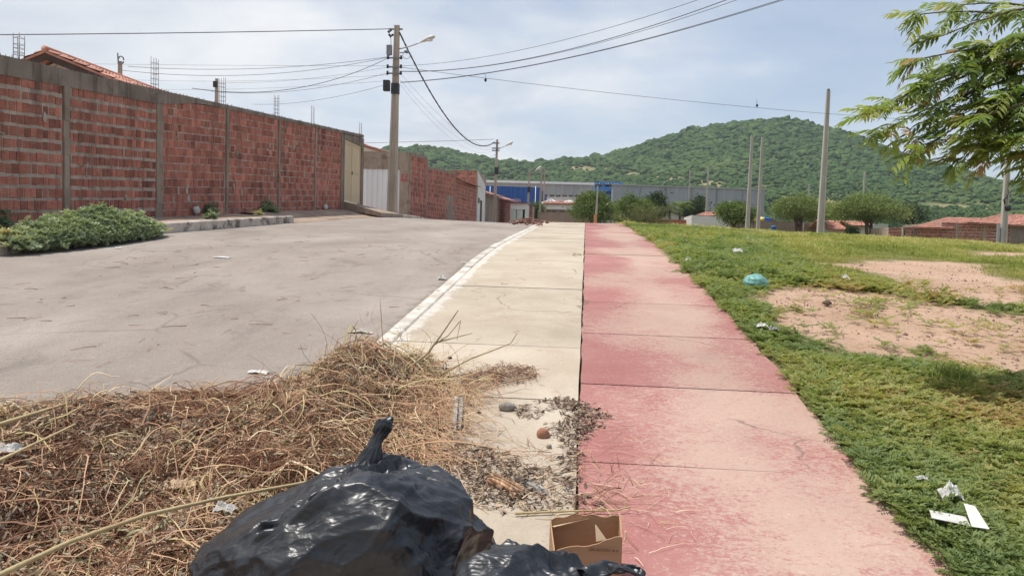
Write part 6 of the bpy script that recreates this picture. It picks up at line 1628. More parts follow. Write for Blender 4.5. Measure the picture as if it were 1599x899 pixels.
stick('twig', [hp(690, 584, 4.7), hp(735, 560, 4.8), hp(775, 545, 4.9), hp(798, 536, 5.0), hp(808, 520, 5.0)], .006, .0022, 'long thin twig reaching right across the cream slabs', cat='twig', group='dry twigs on the heap')
stick('twig', [hp(600, 548, 5.2), hp(597, 515, 5.25), hp(594, 466, 5.3)], .0045, .002, 'single upright dry twig standing at the kerb end', cat='twig', group='dry twigs on the heap')
stick('twig', [hp(520, 575, 5.2), hp(545, 548, 5.3), hp(548, 520, 5.3), hp(560, 500, 5.3)], .004, .0018, 'curling dry twig on the road side of the heap crest', cat='twig', group='dry twigs on the heap')
stick('twig', [on(805, 801, .02), on(900, 797, .02), on(965, 796, .02), on(985, 790, .03)], .0055, .003, 'straight pale stalk lying just behind the cardboard box', cat='twig', group='dry twigs on the heap')
stick('twig', [on(733, 612, .02), on(775, 600, .02), on(826, 589, .02), on(832, 570, .09), on(838, 578, .02)], .0045, .002, 'twig with a hooked end over the little twig mat', cat='twig', group='dry twigs on the heap')
# ------------------------------------------------------------------ litter of leaves and twigs on the cream slabs
def leaf_litter(name, polys, n, s0, s1, mat, seed, lift=.02, hmax=.03):
    q = np.random.default_rng(seed); P = []
    for poly, k in polys:
        W_ = [tuple(on(a, b)[:2]) for a, b in poly]; xs = [p[0] for p in W_]; ys = [p[1] for p in W_]
        x = q.uniform(min(xs)-.06, max(xs)+.06, int(n*k*4)); y = q.uniform(min(ys)-.06, max(ys)+.06, int(n*k*4))
        d = poly_sd(x, y, W_)+.10*(fbm(x*9, y*9, oct=3, seed=seed)-.5)
        ok = d+q.normal(0, .03, len(x)) > 0; x, y, d = x[ok][:int(n*k)], y[ok][:int(n*k)], d[ok][:int(n*k)]
        P.append(np.stack([x, y, gz(x, y)+.004+q.random(len(x))*hmax*smooth(0, .08, d)], 1))
    P = np.concatenate(P)
    V, F, R = scatter(CRU, P, q.uniform(0, 6.28, len(P)), q.normal(0, .45, len(P)), q.uniform(s0, s1, len(P)), q.random(len(P)))
    return tagp(mesh_np(name, V, F, mat, R), kind='stuff')
dl = gm('dark_leaf_litter', [(.3, G(.8)), (.7, G(1))], 12, .95, spec=.1, hue=(1.0, [(0, (.085, .058, .045)), (.5, (.20, .145, .11)), (.85, (.36, .275, .205)), (1, (.48, .36, .24))]))
L1_ = [(850, 628), (880, 622), (908, 630), (945, 650), (930, 668), (912, 686), (895, 705), (878, 698), (862, 675), (885, 650)]
L2_ = [(690, 690), (730, 690), (760, 700), (800, 715), (815, 725), (860, 735), (870, 780), (850, 800), (790, 797), (730, 785), (690, 770)]
L3_ = [(800, 640), (820, 632), (850, 640), (830, 652)]
L4_ = [(875, 720), (905, 700), (900, 760), (930, 792), (870, 800)]
leaf_litter('leaf_litter', [(L1_, .62), (L2_, .85), (L3_, .08), (L4_, .14)], 1250, .016, .06, dl, 3, hmax=.025)
TM = [(722, 590), (760, 578), (800, 574), (834, 582), (838, 592), (800, 600), (750, 608), (725, 612)]
q = np.random.default_rng(8); W_ = [tuple(on(a, b)[:2]) for a, b in TM]
def scatter_twigs(name, W_, n, l0, l1, r0, r1, seed, hmax, mat, tonem=.5):
    q = np.random.default_rng(seed); xs = [p[0] for p in W_]; ys = [p[1] for p in W_]
    x = q.uniform(min(xs), max(xs), n*5); y = q.uniform(min(ys), max(ys), n*5); ok = poly_sd(x, y, W_) > -.02; x, y = x[ok][:n], y[ok][:n]; n = len(x)
    a = q.uniform(0, 6.28, n); d = np.stack([np.cos(a), np.sin(a), q.normal(0, .1, n)], 1)
    V, F, R = strands(np.stack([x, y, gz(x, y)], 1), d, q.uniform(l0, l1, n), 5, q.uniform(r0, r1, n), np.full(n, .14), lambda x, y: gz(x, y)+.004, q.random(n)*hmax, np.clip(q.normal(tonem, .25, n), 0, 1))
    return tagp(mesh_np(name, V, F, mat, R), kind='stuff')
scatter_twigs('twig_litter', W_, 420, .05, .16, .001, .0024, 5, .05, straw, .35)
leaf_litter('leaf_litter', [(TM, 1.0)], 500, .015, .035, dl, 9, hmax=.04)
W2_ = [tuple(on(a, b)[:2]) for a, b in ((640, 640), (800, 690), (890, 720), (985, 740), (1000, 800), (960, 840), (850, 800), (700, 790))]
scatter_twigs('twig_litter', W2_, 300, .05, .22, .001, .0026, 6, .03, straw, .55)
W3_ = [tuple(on(a, b)[:2]) for a, b in ((900, 640), (1000, 660), (1060, 760), (1080, 860), (960, 890), (890, 760))]
scatter_twigs('twig_litter', W3_, 110, .04, .18, .0008, .0018, 7, .012, straw, .85)
W4_ = [tuple(on(a, b)[:2]) for a, b in ((720, 400), (900, 400), (900, 690), (720, 690))]
scatter_twigs('twig_litter', W4_, 70, .02, .12, .0008, .0018, 17, .008, straw, .3)
W5_ = [tuple(on(a, b)[:2]) for a, b in ((60, 430), (640, 400), (600, 500), (400, 570), (60, 600))]
q = np.random.default_rng(18); n = 160; x = q.uniform(-6.5, -1.9, n); y = q.uniform(5.2, 14, n); a = q.uniform(0, 6.28, n)
V, F, R = strands(np.stack([x, y, road_z(x, y)], 1), np.stack([np.cos(a), np.sin(a), a*0], 1), q.uniform(.03, .22, n), 4, q.uniform(.0015, .004, n), np.full(n, .12), lambda x, y: road_z(x, y)+.004, q.random(n)*.01, q.uniform(0, .5, n))
tagp(mesh_np('road_litter', V, F, straw, R), kind='stuff')
# ------------------------------------------------------------------ wood, stones
def plank(name, pts, w, t, label, mat, seed, splits=4, cat='plank'):
    """a weathered split board: several splinters of unequal length side by side"""
    r_ = random.Random(seed); a, b = Vector(pts[0]), Vector(pts[1]); d = (b-a); L = d.length; d.normalize(); s = d.cross(Vector((0, 0, 1))).normalized(); up = s.cross(d)
    m = MB()
    for k in range(splits):
        c0 = -w/2+w*k/splits; c1 = -w/2+w*(k+1)/splits-.001; e0 = r_.uniform(0, .22)*L; e1 = L-r_.uniform(0, .3)*L; tt = t*r_.uniform(.6, 1.15); n = 7
        V = []
        for j in range(n):
            x = e0+(e1-e0)*j/(n-1); wob = .0015*math.sin(j*1.7+k); taper = (.25 if j in (0, n-1) else 1.0)
            pin = ((c0+c1)/2, .45) if j in (0, n-1) else (0, 0)
            for cc, zz in ((c0, 0), (c1, 0), (c1-.003, tt*taper+wob), (c0+.002, tt*taper+wob+r_.uniform(-.003, .003))):
              cc = cc*(1-pin[1])+pin[0]*pin[1]
              V.append(a+d*x+s*cc+up*zz)
        F = [(j*4+i, j*4+(i+1) % 4, (j+1)*4+(i+1) % 4, (j+1)*4+i) for j in range(n-1) for i in range(4)]+[(3, 2, 1, 0), tuple((n-1)*4+i for i in range(4))]
        m.add(V, F, r_.random())
    return tagp(m.build(name, MAT[mat]), label, cat, None, 'thing')
a = on(714, 678); b_ = on(719, 605, .06)
plank('plank', [a, b_], .055, .05, 'grey weathered board end at the right edge of the weed heap', 'greywood', 1, 2)
a = on(752, 738, .01); b_ = on(832, 782, .01)
plank('split_log', [a, b_], .085, .032, 'broken piece of reddish brown wood split into splinters, beside the black bag', 'brownwood', 2, 4, 'wood')
a = on(800, 742, .005); b_ = on(868, 782, .005)
plank('split_log', [a, b_], .045, .022, 'grey brown sliver of wood lying along the reddish split piece', 'greywood', 3, 2, 'wood')
def rock(name, px, py, size, label, mat, seed, rough=.28, dz=.6):
    c = on(px, py); m = MB(); m.blob((c.x, c.y, c.z+size[2]*dz), size, seed, rough, 3, freq=1.3); return tagp(m.build(name, MAT[mat]), label, 'stone', 'stones on the slabs', 'thing')
rock('stone', 791, 639, (.052, .04, .030), 'squarish grey stone on the cream slab near the twig mat', 'stone', 3)
rock('stone', 848, 682, (.036, .034, .032), 'round reddish lump on the cream slab beside the leaf litter', 'redstone', 5, .2)
rock('stone', 858, 700, (.014, .013, .016), 'small dark pebble just below the reddish lump', 'stone', 7, .35)
rock('stone', 749, 645, (.014, .010, .010), 'tiny black clod left of the squarish stone', 'dark', 8, .35)
rock('stone', 703, 560, (.018, .014, .012), 'black clod on the slabs above the weed heap', 'dark', 9, .35)
rock('stone', 1292, 475, (.05, .04, .03), 'dark clod at the top of the near bare patch', 'bark', 10, .35)
# ------------------------------------------------------------------ rubble at the crest
q = random.Random(4)
m = MB()
for k in range(90):
    px = q.gauss(822, 18); Yk = q.uniform(24, 30); p = at(px, 352, Yk); px_ = (px-913)*Yk/FOC; r = q.uniform(.02, .085)
    zz = fgz(px_, Yk)+max(0, .13-abs(px-825)*.004)*q.random()
    m.blob((px_, Yk, zz), (r, r, r*.7), k, .5, 1, freq=1.2, flat=True, rnd=q.random())
tagp(m.build('rubble', gm('rubble', [(.3, (.12, .06, .045)), (.7, (.30, .17, .13))], 5, .95, rnd=.5)), kind='stuff')
# ------------------------------------------------------------------ white rags, papers and plastic scraps
def scrap(px, py, sx, sy, label, mat='white_litter', seed=1, up=.03, road=False, name='plastic_scrap', cat='litter', group='pale litter on the ground', rot=0.0, lift=0.0, heap=False):
    """a crumpled sheet: a small grid with folds"""
    c = on(px, py, -.1 if road else 0.0); z0 = (float(road_z(np.array(c.x), np.array(c.y))) if road else fgz(c.x, c.y))+.006+lift
    if heap: c = on(px, py, .10); z0 = float(heap_z(np.array([c.x]), np.array([c.y]))[0])+.025
    sx *= .82; sy *= .82
    n = 13; u, v = np.meshgrid(np.linspace(-1, 1, n), np.linspace(-1, 1, n))
    th = np.arctan2(v, u); k = 1+.5*(fbm(np.cos(th)*1.3+seed, np.sin(th)*1.3+seed, oct=2, seed=seed)-.5)
    x = u*sx*k; y = v*sy*k; r2 = np.clip(1-(u*u+v*v)*.5, 0, 1)
    h = up*(.25+1.5*np.abs(fbm(u*1.8+seed*3, v*1.8, oct=4, seed=seed)-.5)*2)*r2+.002
    X = c.x+x*math.cos(rot)-y*math.sin(rot); Y = c.y+x*math.sin(rot)+y*math.cos(rot)
    V = np.stack([X.ravel(), Y.ravel(), (z0+h+(gz(X, Y)-fgz(c.x, c.y))).ravel()], 1)
    i = (np.arange(n-1)[:, None]*n+np.arange(n-1)[None, :]).ravel(); F = np.stack([i, i+1, i+n+1, i+n], 1)
    o = mesh_np(name, V, F, MAT[mat], None, False, loc=(c.x, c.y, z0))
    md = o.modifiers.new('thickness', 'SOLIDIFY'); md.thickness = .0015; md.offset = 1
    return tagp(o, label, cat, group, 'thing')
scrap(348, 402, .14, .06, 'flat white paper lying alone in the middle of the road', 'white_litter', 2, .015, True)
scrap(691, 436, .07, .07, 'white rag at the foot of the white kerb', 'white_litter', 3, .07, True)
scrap(726, 411, .06, .03, 'small white scrap by the kerb farther up the road', 'white_litter', 4, .03, True)
scrap(402, 582, .09, .035, 'white strip on the road behind the weed heap', 'white_litter', 5, .02, True)
scrap(565, 519, .14, .05, 'broken whitewash flake at the kerb corner behind the weed heap', 'whitewash', 6, .03, True, 'mortar_flake')
scrap(185, 388, .07, .03, 'white scrap in front of the weed bank', 'white_litter', 7, .02, True)
scrap(1484, 797, .06, .05, 'crumpled white plastic bag in the weeds, upper of the two nearest', 'white_litter', 8, .06, False, lift=.05)
scrap(1438, 769, .035, .015, 'thin white plastic strip in the weeds near the path', 'white_litter', 9, .02, False, lift=.05)
scrap(1189, 522, .06, .04, 'small white plastic scrap in the weeds at mid path', 'white_litter', 10, .04, False, lift=.06)
scrap(1208, 527, .05, .04, 'small grey plastic scrap right of the white one at mid path', 'grey', 11, .04, False, lift=.06)
scrap(1152, 404, .09, .05, 'pale blue white plastic bag in the far grass', 'white_litter', 12, .09, False, lift=.1)
scrap(1075, 416, .05, .04, 'white speck of plastic by the edge of the red path', 'white_litter', 13, .05, False, lift=.08)
scrap(1320, 445, .05, .04, 'tiny whitish bag on the grass tongue', 'white_litter', 14, .06, False, lift=.08)
scrap(10, 690, .10, .05, 'silvery foil scrap at the left edge of the weed heap', 'white_litter', 15, .06, True, heap=True)
scrap(352, 792, .05, .03, 'clear plastic scrap caught in the heap below the long cane', 'white_litter', 16, .04, True, heap=True)
scrap(285, 740, .085, .05, 'brown card scrap with a dark fold in the middle of the weed heap', 'cardtorn', 17, .05, True, name='card_scrap', heap=True)
for (x, y, lb, sd) in ((-9.38, 17.9, 'white lump at the wall foot beside the stained pilaster', 3), (-9.38, 22.4, 'white lump in the weeds at the wall foot', 4), (-9.38, 27.2, 'grey white lump at the wall foot near the cream gate', 5)):
    m = MB(); m.blob((x, y, fgz(x, y)+.22), (.08, .11, .10), sd, .4, 2); tagp(m.build('plaster_lump', MAT['white_litter']), lb, 'litter', 'pale litter on the ground', 'thing')
# opened white carton in the weeds
c = on(1492, 838); zc = c.z+.075
T = thing('white_carton', 'torn open white carton lying in the weeds by the path', 'carton', (c.x, c.y, c.z))
def slab_q(P4, t=.003):
    P4 = [Vector(p) for p in P4]; n = (P4[1]-P4[0]).cross(P4[3]-P4[0]).normalized()*t
    return [p for p in P4]+[p+n for p in P4]
m = MB(); m.hexa(slab_q([(c.x-.10, c.y-.01, zc), (c.x+.03, c.y-.05, zc-.01), (c.x+.05, c.y+.03, zc+.0), (c.x-.08, c.y+.06, zc+.01)])); m.build('panel', MAT['white_litter'], T)
m = MB(); m.hexa(slab_q([(c.x+.035, c.y-.055, zc-.01), (c.x+.085, c.y-.09, zc-.005), (c.x+.08, c.y+.02, zc+.05), (c.x+.05, c.y+.05, zc+.05)])); m.build('flap', MAT['white_litter'], T)
# teal carrier bag, knotted, on the grass edge
c = on(1179, 449)
V_, F_ = ICO[4]; V_ = V_.copy(); nn_ = fbm(V_[:, 0]*2.2+5, V_[:, 1]*2.2, V_[:, 2]*2.2, 4, 9); rid = 1-np.abs(fbm(V_[:, 0]*3+9, V_[:, 1]*3, V_[:, 2]*3, 3, 11)-.5)*2
V_ = V_*(.62+.36*nn_+.42*rid)[:, None]; V_[:, 2] = np.maximum(V_[:, 2], -.55)
B_ = thing('plastic_bag', 'stuffed teal plastic bag sitting where grass meets bare soil', 'plastic bag', (c.x, c.y, c.z))
mesh_np('bag_body', V_*np.array([.125, .11, .10])+np.array([c.x, c.y, c.z+.05]), F_, MAT['teal'], None, True, parent=B_)
m = MB(); m.add([(c.x+.05, c.y-.02, c.z+.10), (c.x+.16, c.y-.05, c.z+.03), (c.x+.12, c.y-.09, c.z+.015), (c.x+.07, c.y-.09, c.z+.06)], [(0, 1, 2, 3)]); m.add([(c.x-.06, c.y-.03, c.z+.10), (c.x-.13, c.y-.07, c.z+.04), (c.x-.08, c.y-.10, c.z+.03)], [(0, 1, 2)]); m.build('handle', MAT['teal'], B_)
# ------------------------------------------------------------------ cardboard box
Yb = 2.62
bl = at(858, 868, Yb+.14); br = at(966, 868, Yb+.10)
bx0, bx1 = at(860, 840, Yb+.2).x, at(968, 840, Yb+.1).x
zb0 = fgz(.0, Yb)+.005; ztb = at(900, 802, Yb+.22).z; ztf = at(950, 838, Yb).z
CB = thing('cardboard_box', 'torn brown cardboard box behind the smaller black bag, printed line on its side', 'box', ((bx0+bx1)/2, Yb+.1, zb0))
def card(name, P4, t=.005, rag=None, seed=0, mat='cardboard', n=18):
    """card panel: bottom-left, bottom-right, top-right, top-left; ragged top given by offsets"""
    r_ = random.Random(seed); a, b, c_, d = [Vector(p) for p in P4]; nrm = (b-a).cross(d-a).normalized()*t; V = []
    for k in range(n+1):
        u = k/n; lo = a.lerp(b, u); hi = d.lerp(c_, u); hh = rag(u) if rag else 0; hi = hi+(hi-lo).normalized()*(hh+r_.uniform(-.002, .002))
        V += [lo, hi, hi+nrm, lo+nrm]
    F = []
    for k in range(n):
        i = k*4; F += [(i, i+4, i+5, i+1), (i+1, i+5, i+6, i+2), (i+2, i+6, i+7, i+3), (i+3, i+7, i+4, i)]
    F += [(0, 1, 2, 3), (4*n+3, 4*n+2, 4*n+1, 4*n)]
    m = MB(); m.add(V, F, .5); o = m.build(name, MAT[mat], CB); return o
fy, by = Yb, Yb+.24
card('back_panel', [(bx0, by, zb0), (bx1+.01, by, zb0), (bx1+.01, by, ztb+.01), (bx0, by, ztb-.035)], rag=lambda u: .012*math.sin(u*5)+.004*math.sin(u*23))
card('side_panel', [(bx1+.008, by-.006, zb0), (bx1+.004, fy+.006, zb0), (bx1+.004, fy+.006, ztf-.003), (bx1+.008, by-.006, ztb+.005)])
fp = card('front_panel', [(bx0+.03, fy, zb0), (bx1+.002, fy, zb0), (bx1+.002, fy, ztf), (bx0+.03, fy, ztf-.06)], t=-.005, rag=lambda u: .006*math.sin(u*9)+.012*math.exp(-((u-.7)/.03)**2)*0)
card('side_panel', [(bx0, by-.006, zb0), (bx0+.026, fy+.006, zb0), (bx0+.026, fy+.006, ztf-.08), (bx0, by-.006, ztb-.04)])
bt = MB(); bt.hexa([(bx0+.03, fy+.01, zb0-.001), (bx1-.002, fy+.01, zb0-.001), (bx1, by-.008, zb0-.001), (bx0+.006, by-.008, zb0-.001), (bx0+.03, fy+.01, zb0+.004), (bx1-.002, fy+.01, zb0+.004), (bx1, by-.008, zb0+.004), (bx0+.006, by-.008, zb0+.004)]); bt.build('base_panel', MAT['cardboard'], CB)
# torn flap folded along the back rim, and a torn tongue inside
card('torn_flap', [(bx0+.0, by-.012, ztb-.055), (bx0+.13, by-.012, ztb-.02), (bx0+.14, by-.020, ztb-.012), (bx0+.012, by-.03, ztb-.05)], t=.003, mat='cardtorn', n=10, seed=4)
tg_ = MB(); tx = bx0+(bx1-bx0)*.66; tg_.hexa([(tx, fy+.03, ztf-.03), (tx+.035, fy+.03, ztf-.02), (tx+.035, fy+.034, ztf-.02), (tx, fy+.034, ztf-.03), (tx-.005, fy+.05, ztf+.022), (tx-.001, fy+.05, ztf+.021), (tx-.001, fy+.053, ztf+.021), (tx-.005, fy+.053, ztf+.022)]); tg_.build('torn_tongue', MAT['cardtorn'], CB)
def text_mesh(body, size, loc, mat, parent, rot=(math.pi/2, 0, 0)):
    cu = bpy.data.curves.new('lettering', 'FONT'); cu.body = body; cu.size = size; cu.extrude = .0004; cu.align_x = 'LEFT'
    o = bpy.data.objects.new('lettering_src', cu); COL.objects.link(o)
    dg = bpy.context.evaluated_depsgraph_get(); me = bpy.data.meshes.new_from_object(o.evaluated_get(dg))
    bpy.data.objects.remove(o); me.materials.clear(); me.materials.append(mat)
    t_ = bpy.data.objects.new('lettering', me); COL.objects.link(t_); t_.parent = parent; t_.location = Vector(loc)-wloc(parent); t_.rotation_euler = rot
    return t_
text_mesh('ON ACTION 10 01', .0125, (bx1-.108, fy-.0058, ztf-.048), MAT['ink'], fp)
# ------------------------------------------------------------------ the two black sacks
def bag_mat():
    m, nt, b, out = newmat('black_plastic')
    pos = nd(nt, 'ShaderNodeTexCoord').outputs['Object']
    c = ramp(nt, nz(nt, pos, 6, 5, .6), [(.35, (.010, .011, .014)), (.7, (.020, .023, .029))])
    c = mixc(nt, mth(nt, 'MULTIPLY', sm(nt, nz(nt, pos, 3.5, 6, .7, .6), .62, .76), .4), c, (.22, .16, .12))     # dusty patches
    lk(nt, c, b.inputs['Base Color'])
    b.inputs['Specular IOR Level'].default_value = .52
    lk(nt, mth(nt, 'ADD', mth(nt, 'MULTIPLY', nz(nt, pos, 5, 5, .65), .26), .22), b.inputs['Roughness'])
    w = nd(nt, 'ShaderNodeMapping', {'Vector': pos, 'Rotation': (.3, .5, .4), 'Scale': (1, 2.6, 1.4)}).outputs[0]
    h1 = mth(nt, 'ABSOLUTE', mth(nt, 'SUBTRACT', nz(nt, w, 5, 3, .5, 1.0), .5))
    h2 = mth(nt, 'ABSOLUTE', mth(nt, 'SUBTRACT', nz(nt, pos, 17, 2, .5, .6), .5))
    h = mth(nt, 'ADD', mth(nt, 'MULTIPLY', h1, -1.0), mth(nt, 'MULTIPLY', h2, -.25))
    wv = nd(nt, 'ShaderNodeVectorMath', {0: w, 1: nd(nt, 'ShaderNodeVectorMath', {0: nd(nt, 'ShaderNodeTexNoise', {'Vector': pos, 'Scale': 4.0, 'Detail': 3.0}).outputs['Color'], 1: (.22, .22, .22)}, operation='MULTIPLY').outputs[0]}, operation='ADD').outputs[0]
    for sc_, wt_ in ((6.5, 1.1), (15.0, .55)):
        vo = nd(nt, 'ShaderNodeTexVoronoi', {'Vector': wv, 'Scale': sc_}, feature='DISTANCE_TO_EDGE').outputs['Distance']
        vm = sm(nt, nz(nt, pos, 3.5+sc_*.1, 3, .5), .42, .62)
        h = mth(nt, 'SUBTRACT', h, mth(nt, 'MULTIPLY', mth(nt, 'MULTIPLY', mth(nt, 'MINIMUM', vo, .22), wt_), vm))
    lk(nt, nd(nt, 'ShaderNodeBump', {'Strength': .38, 'Distance': .03, 'Height': h}).outputs[0], b.inputs['Normal'])
    return m
MAT['bag'] = bag_mat()
def seg_dist(P, line):
    """distance of points to a polyline and the run along it (0..1)"""
    best = np.full(len(P), 9.0); run = np.zeros(len(P)); L = [np.array(p, float) for p in line]; n = len(L)-1
    for k in range(n):
        a, b = L[k], L[k+1]; ab = b-a; t = np.clip(((P-a) @ ab)/(ab @ ab+1e-12), 0, 1); d = np.linalg.norm(P-a-t[:, None]*ab, axis=1)
        m = d < best; best[m] = d[m]; run[m] = (k+t[m])/n
    return best, run
def sack(name, parent, C, R, p, folds, seed, shear=(0, 0), lumps=.05, NU=460, NV=280, radial=None, zfloor=0.0, planes=34, slump=0.0):
    """a filled sack: rounded box dome, lumps of the contents, then sharp tucks along the given lines"""
    q = np.random.default_rng(seed)
    u = np.linspace(0, 2*np.pi, NU, endpoint=False); v = np.linspace(-np.pi/2, np.pi/2, NV)
    U, Vv = np.meshgrid(u, v); e = 2.0/p
    f = lambda w: np.sign(w)*np.abs(w)**e
    D = np.stack([f(np.cos(Vv))*f(np.cos(U)), f(np.cos(Vv))*f(np.sin(U)), f(np.sin(Vv))], -1).reshape(-1, 3)
    n3 = fbm(D[:, 0]*1.5+seed, D[:, 1]*1.5, D[:, 2]*1.5, 3, seed)
    # film stretched over the contents: flat to slightly sunken panels between straight ridges
    Du = D/np.linalg.norm(D, axis=1)[:, None]
    wa = (fbm(Du[:, 0]*3+seed, Du[:, 1]*3, Du[:, 2]*3, 2, seed+41)-.5)*.22; wb = (fbm(Du[:, 0]*3, Du[:, 1]*3+9, Du[:, 2]*3, 2, seed+42)-.5)*.22
    Dw = Du+np.stack([wa, wb, -wa*.5], 1); Dw /= np.linalg.norm(Dw, axis=1)[:, None]
    r = 1.0
    for K, lo, hi, dip in ((planes, .88, .13, .28), (planes*4, .962, .05, .40), (planes*18, .983, .020, .42)):
        pn = q.normal(0, 1, (K, 3)); pn /= np.linalg.norm(pn, axis=1)[:, None]; hk = lo+hi*q.random(K)
        rk = np.sort(hk[None, :]/np.clip(Dw @ pn.T, .05, None), 1)[:, :2]
        soft = np.sqrt((rk[:, 1]-rk[:, 0])**2+.006**2)-.006
        r = r*np.clip(rk[:, 0]-dip*np.minimum(soft, .09), .6, 1.12)
    P = D*np.array(R)*(r*(1+lumps*2*(n3-.5)))[:, None]*1.05
    if slump: P[:, 2] = P[:, 2] - slump*R[2]*np.clip(-(P[:, 0]+.02)/R[0], 0, 1)**1.0*np.clip(P[:, 2]/R[2]+.3, 0, 1.3)
    P[:, 0] += shear[0]*np.clip(P[:, 2]/R[2], 0, 1); P[:, 1] += shear[1]*np.clip(P[:, 2]/R[2], 0, 1)
    P += np.array(C)
    N = D/np.array(R); N /= np.linalg.norm(N, axis=1)[:, None]
    disp = np.zeros(len(P))
    wob = (fbm(P[:, 0]*9, P[:, 1]*9, P[:, 2]*9, 3, seed+4)-.5)
    Q = P+wob[:, None]*.02
    for line, A, w in folds:
        line = [np.array(line[0])]+[x for a_, b_ in zip(line[:-1], line[1:]) for x in ((np.array(a_)+np.array(b_))/2+q.normal(0, .006, 3), np.array(b_))]
        d, r = seg_dist(Q, line)
        k = A*np.sin(np.pi*np.clip(r*.94+.03, 0, 1))**.5*(.7+.6*vn(r*6+seed, r*0+A*100, seed=seed))
        w = w*.75; disp += k*(np.exp(-d/w)-.55*np.exp(-((d-2.1*w)/(1.1*w))**2))
    if radial is not None:
        ax, cnt, A = radial; rel = P-np.array(ax); ang = np.arctan2(rel[:, 1], rel[:, 0]); dist = np.linalg.norm(rel, axis=1)
        g = fbm(np.cos(ang)*cnt/6.3+5, np.sin(ang)*cnt/6.3+5, dist*2.2, 3, seed+9); disp += A*(1-np.abs(g-.5)*4)*np.exp(-dist/.22)
    # crumpled film: warped triangle waves give flat facets between sharp creases, mostly sagging swags
    wx = fbm(P[:, 0]*2.6+3, P[:, 1]*2.6, P[:, 2]*2.6, 2, seed+21)-.5; wy = fbm(P[:, 0]*2.6, P[:, 1]*2.6+8, P[:, 2]*2.6, 2, seed+22)-.5
    for k in range(11):
        nrm = q.normal(0, 1, 3)*np.array([.55, .55, 1.0]); nrm /= np.linalg.norm(nrm); lam = [.26, .20, .17, .14, .12, .10, .085, .07, .06, .05, .042][k]
        ph = (P @ nrm + .30*wx*nrm[0]+.30*wy*nrm[2]+.12*wx)/lam + q.random()*7
        tri = 1-4*np.abs((ph % 1.0)-.5)
        msk = smooth(.42, .66, fbm(P[:, 0]*5+k*3, P[:, 1]*5, P[:, 2]*5+k, 2, seed+30+k))
        disp += .020*lam*tri*msk
    P = P+N*disp[:, None]
    P[:, 2] = np.maximum(P[:, 2], gz(P[:, 0], P[:, 1])+zfloor)
    j = np.arange(NV-1)[:, None]*NU; i = np.arange(NU)[None, :]
    F = np.stack([j+i, j+(i+1) % NU, j+NU+(i+1) % NU, j+NU+i], -1).reshape(-1, 4)
    return mesh_np(name, P, F, MAT['bag'], None, True, parent=parent)
def on_ell(px, py, C, R):
    """where the line of sight meets the sack's round body"""
    d = CF + (px-800)/FOC*CR - (py-449.5)/FOC*CU
    o = (CAM-np.array(C))/np.array(R); d2 = d/np.array(R); A = d2 @ d2; B = 2*o @ d2; K = o @ o-1; s = B*B-4*A*K
    t = (-B-math.sqrt(max(s, 0)))/(2*A); return CAM+d*t
by = 2.42
C1 = at(535, 885, by); C1 = np.array([C1.x, by, C1.z]); R1 = np.array([.43, .36, .335])
BG = thing('garbage_bag', 'big knotted black garbage bag, wrinkled and shiny, leaning on the weed heap', 'garbage bag', (C1[0], by, fgz(C1[0], by)), 'black garbage bags')
FL = [([(420, 820), (490, 790), (560, 778), (630, 775), (680, 780)], -.040, .028), ([(452, 752), (500, 741), (560, 738), (620, 731), (672, 742)], .030, .014), ([(420, 800), (470, 768), (530, 757), (600, 762), (668, 768)], .024, .012),
      ([(352, 868), (420, 832), (480, 812), (560, 800), (630, 793), (692, 800)], .036, .016), ([(655, 722), (688, 755), (702, 812), (706, 899)], .030, .013), ([(690, 742), (722, 790), (738, 850)], .020, .011),
      ([(440, 862), (520, 838), (600, 832), (680, 850)], .020, .010), ([(470, 880), (540, 862), (620, 872), (690, 899)], .022, .011), ([(520, 770), (545, 790), (540, 812)], .016, .012),
      ([(470, 745), (430, 800), (372, 860)], .022, .011), ([(600, 740), (640, 770), (655, 815), (648, 870)], .014, .014), ([(560, 722), (520, 745), (480, 790)], .016, .014), ([(585, 722), (610, 750), (625, 800)], .016, .014), ([(400, 899), (450, 850), (470, 820)], .014, .014)]
folds = [([on_ell(a, b, C1, R1) for a, b in ln], A, w) for ln, A, w in FL]
kb = at(574, 726, by+.10); kt = at(601, 655, by+.15)
sack('bag_body', BG, C1, R1, 2.2, folds, 4, shear=(.08, .02), slump=.38, radial=((kb.x, kb.y, kb.z), 16, .030))
def knot(parent, path, rads, seed, name='knot'):
    """twisted, pleated neck ending in a crumpled tuft"""
    n = 40; K = 30; path = [np.array(p, float) for p in path]; V = []
    for k in range(K):
        t = k/(K-1); s = t*(len(path)-1); i = min(int(s), len(path)-2); f = s-i; c = path[i]*(1-f)+path[i+1]*f
        rad = np.interp(t, np.linspace(0, 1, len(rads)), rads)
        for i in range(n):
            a = 2*math.pi*i/n; g = 1+.22*abs(math.sin(a*3+t*6+seed))*(.6+t)+.16*abs(math.sin(a*5-t*11+seed))-.15
            V.append((c[0]+rad*g*math.cos(a), c[1]+rad*g*math.sin(a)*.8, c[2]+rad*.35*math.sin(a*2+t*7)))
    F = [(k*n+i, k*n+(i+1) % n, (k+1)*n+(i+1) % n, (k+1)*n+i) for k in range(K-1) for i in range(n)]+[]
    V = np.array(V); w = fbm(V[:, 0]*26, V[:, 1]*26, V[:, 2]*26, 3, seed)-.5
    V[:, 0] += .022*w; V[:, 2] += .02*(fbm(V[:, 0]*22+7, V[:, 1]*22, V[:, 2]*22, 2, seed+3)-.5)
    return mesh_np(name, V, np.array(F), MAT['bag'], None, True, parent=parent)
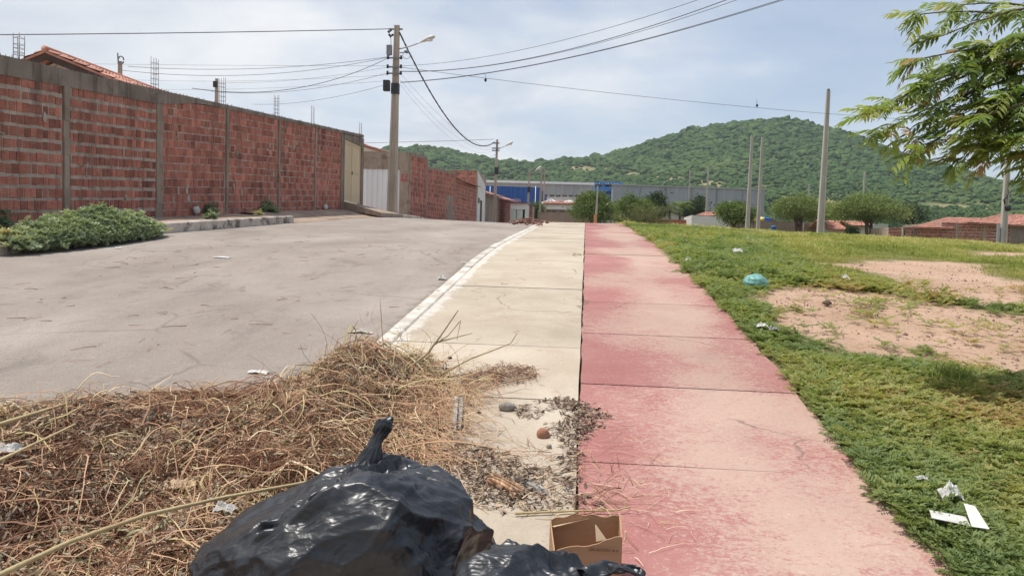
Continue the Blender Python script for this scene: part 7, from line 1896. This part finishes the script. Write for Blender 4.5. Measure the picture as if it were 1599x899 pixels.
m1 = at(585, 700, by+.12); m2 = at(597, 676, by+.14)
knot(BG, [(kb.x-.02, kb.y, kb.z-.05), (m1.x, m1.y, m1.z), (m2.x, m2.y, m2.z), (kt.x, kt.y, kt.z), (kt.x+.004, kt.y, kt.z+.004)], [.062, .044, .024, .017, .022, .028, .025, .020, .006], 2)
sy_ = 2.06
C2 = at(836, 905, sy_); C2 = np.array([C2.x, sy_, C2.z]); R2 = np.array([.185, .16, .118])
C2[2] -= .092; R2[2] = .135
BS = thing('garbage_bag', 'smaller black garbage bag at the bottom edge in front of the cardboard box', 'garbage bag', (C2[0], sy_, fgz(C2[0], sy_)), 'black garbage bags')
FS = [([(725, 895), (760, 866), (800, 846), (850, 843), (905, 848)], .014, .014), ([(770, 860), (840, 872), (900, 899)], .010, .010), ([(905, 846), (925, 866), (932, 899)], .022, .014), ([(880, 845), (900, 870), (905, 899)], .010, .012), ([(740, 899), (790, 880), (850, 899)], .010, .012)]
folds2 = [([on_ell(a, b, C2, R2) for a, b in ln], A, w) for ln, A, w in FS]
C2b = C2.copy(); C2b[2] = (C2[2]+R2[2]+fgz(C2[0], sy_))/2; R2b = np.array([.20, .18, (C2[2]+R2[2]-fgz(C2[0], sy_))/2])
sack('bag_body', BS, C2b, R2b, 3.0, folds2, 11, planes=22, lumps=.02, NU=360, NV=220)
e0, e1, e2 = at(926, 892, sy_+.04), at(955, 884, sy_+.05), at(990, 893, sy_+.05)
knot(BS, [tuple(e0), tuple(e1), tuple(e2), (e2.x+.01, e2.y, e2.z-.005)], [.045, .03, .024, .030, .026, .008], 5)
# ------------------------------------------------------------------ the air
m, nt, _b_, out = newmat('haze_air'); nt.nodes.remove(_b_)
pv = nd(nt, 'ShaderNodeVolumePrincipled', {'Color': (.80, .88, 1.0, 1), 'Density': .00021, 'Anisotropy': .2})
nt.links.new(pv.outputs[0], out.inputs['Volume'])
mb = MB(); mb.bb(-1960, 1960, -90, 2460, -40, 190)
tagp(mb.build('haze', m), kind='stuff')
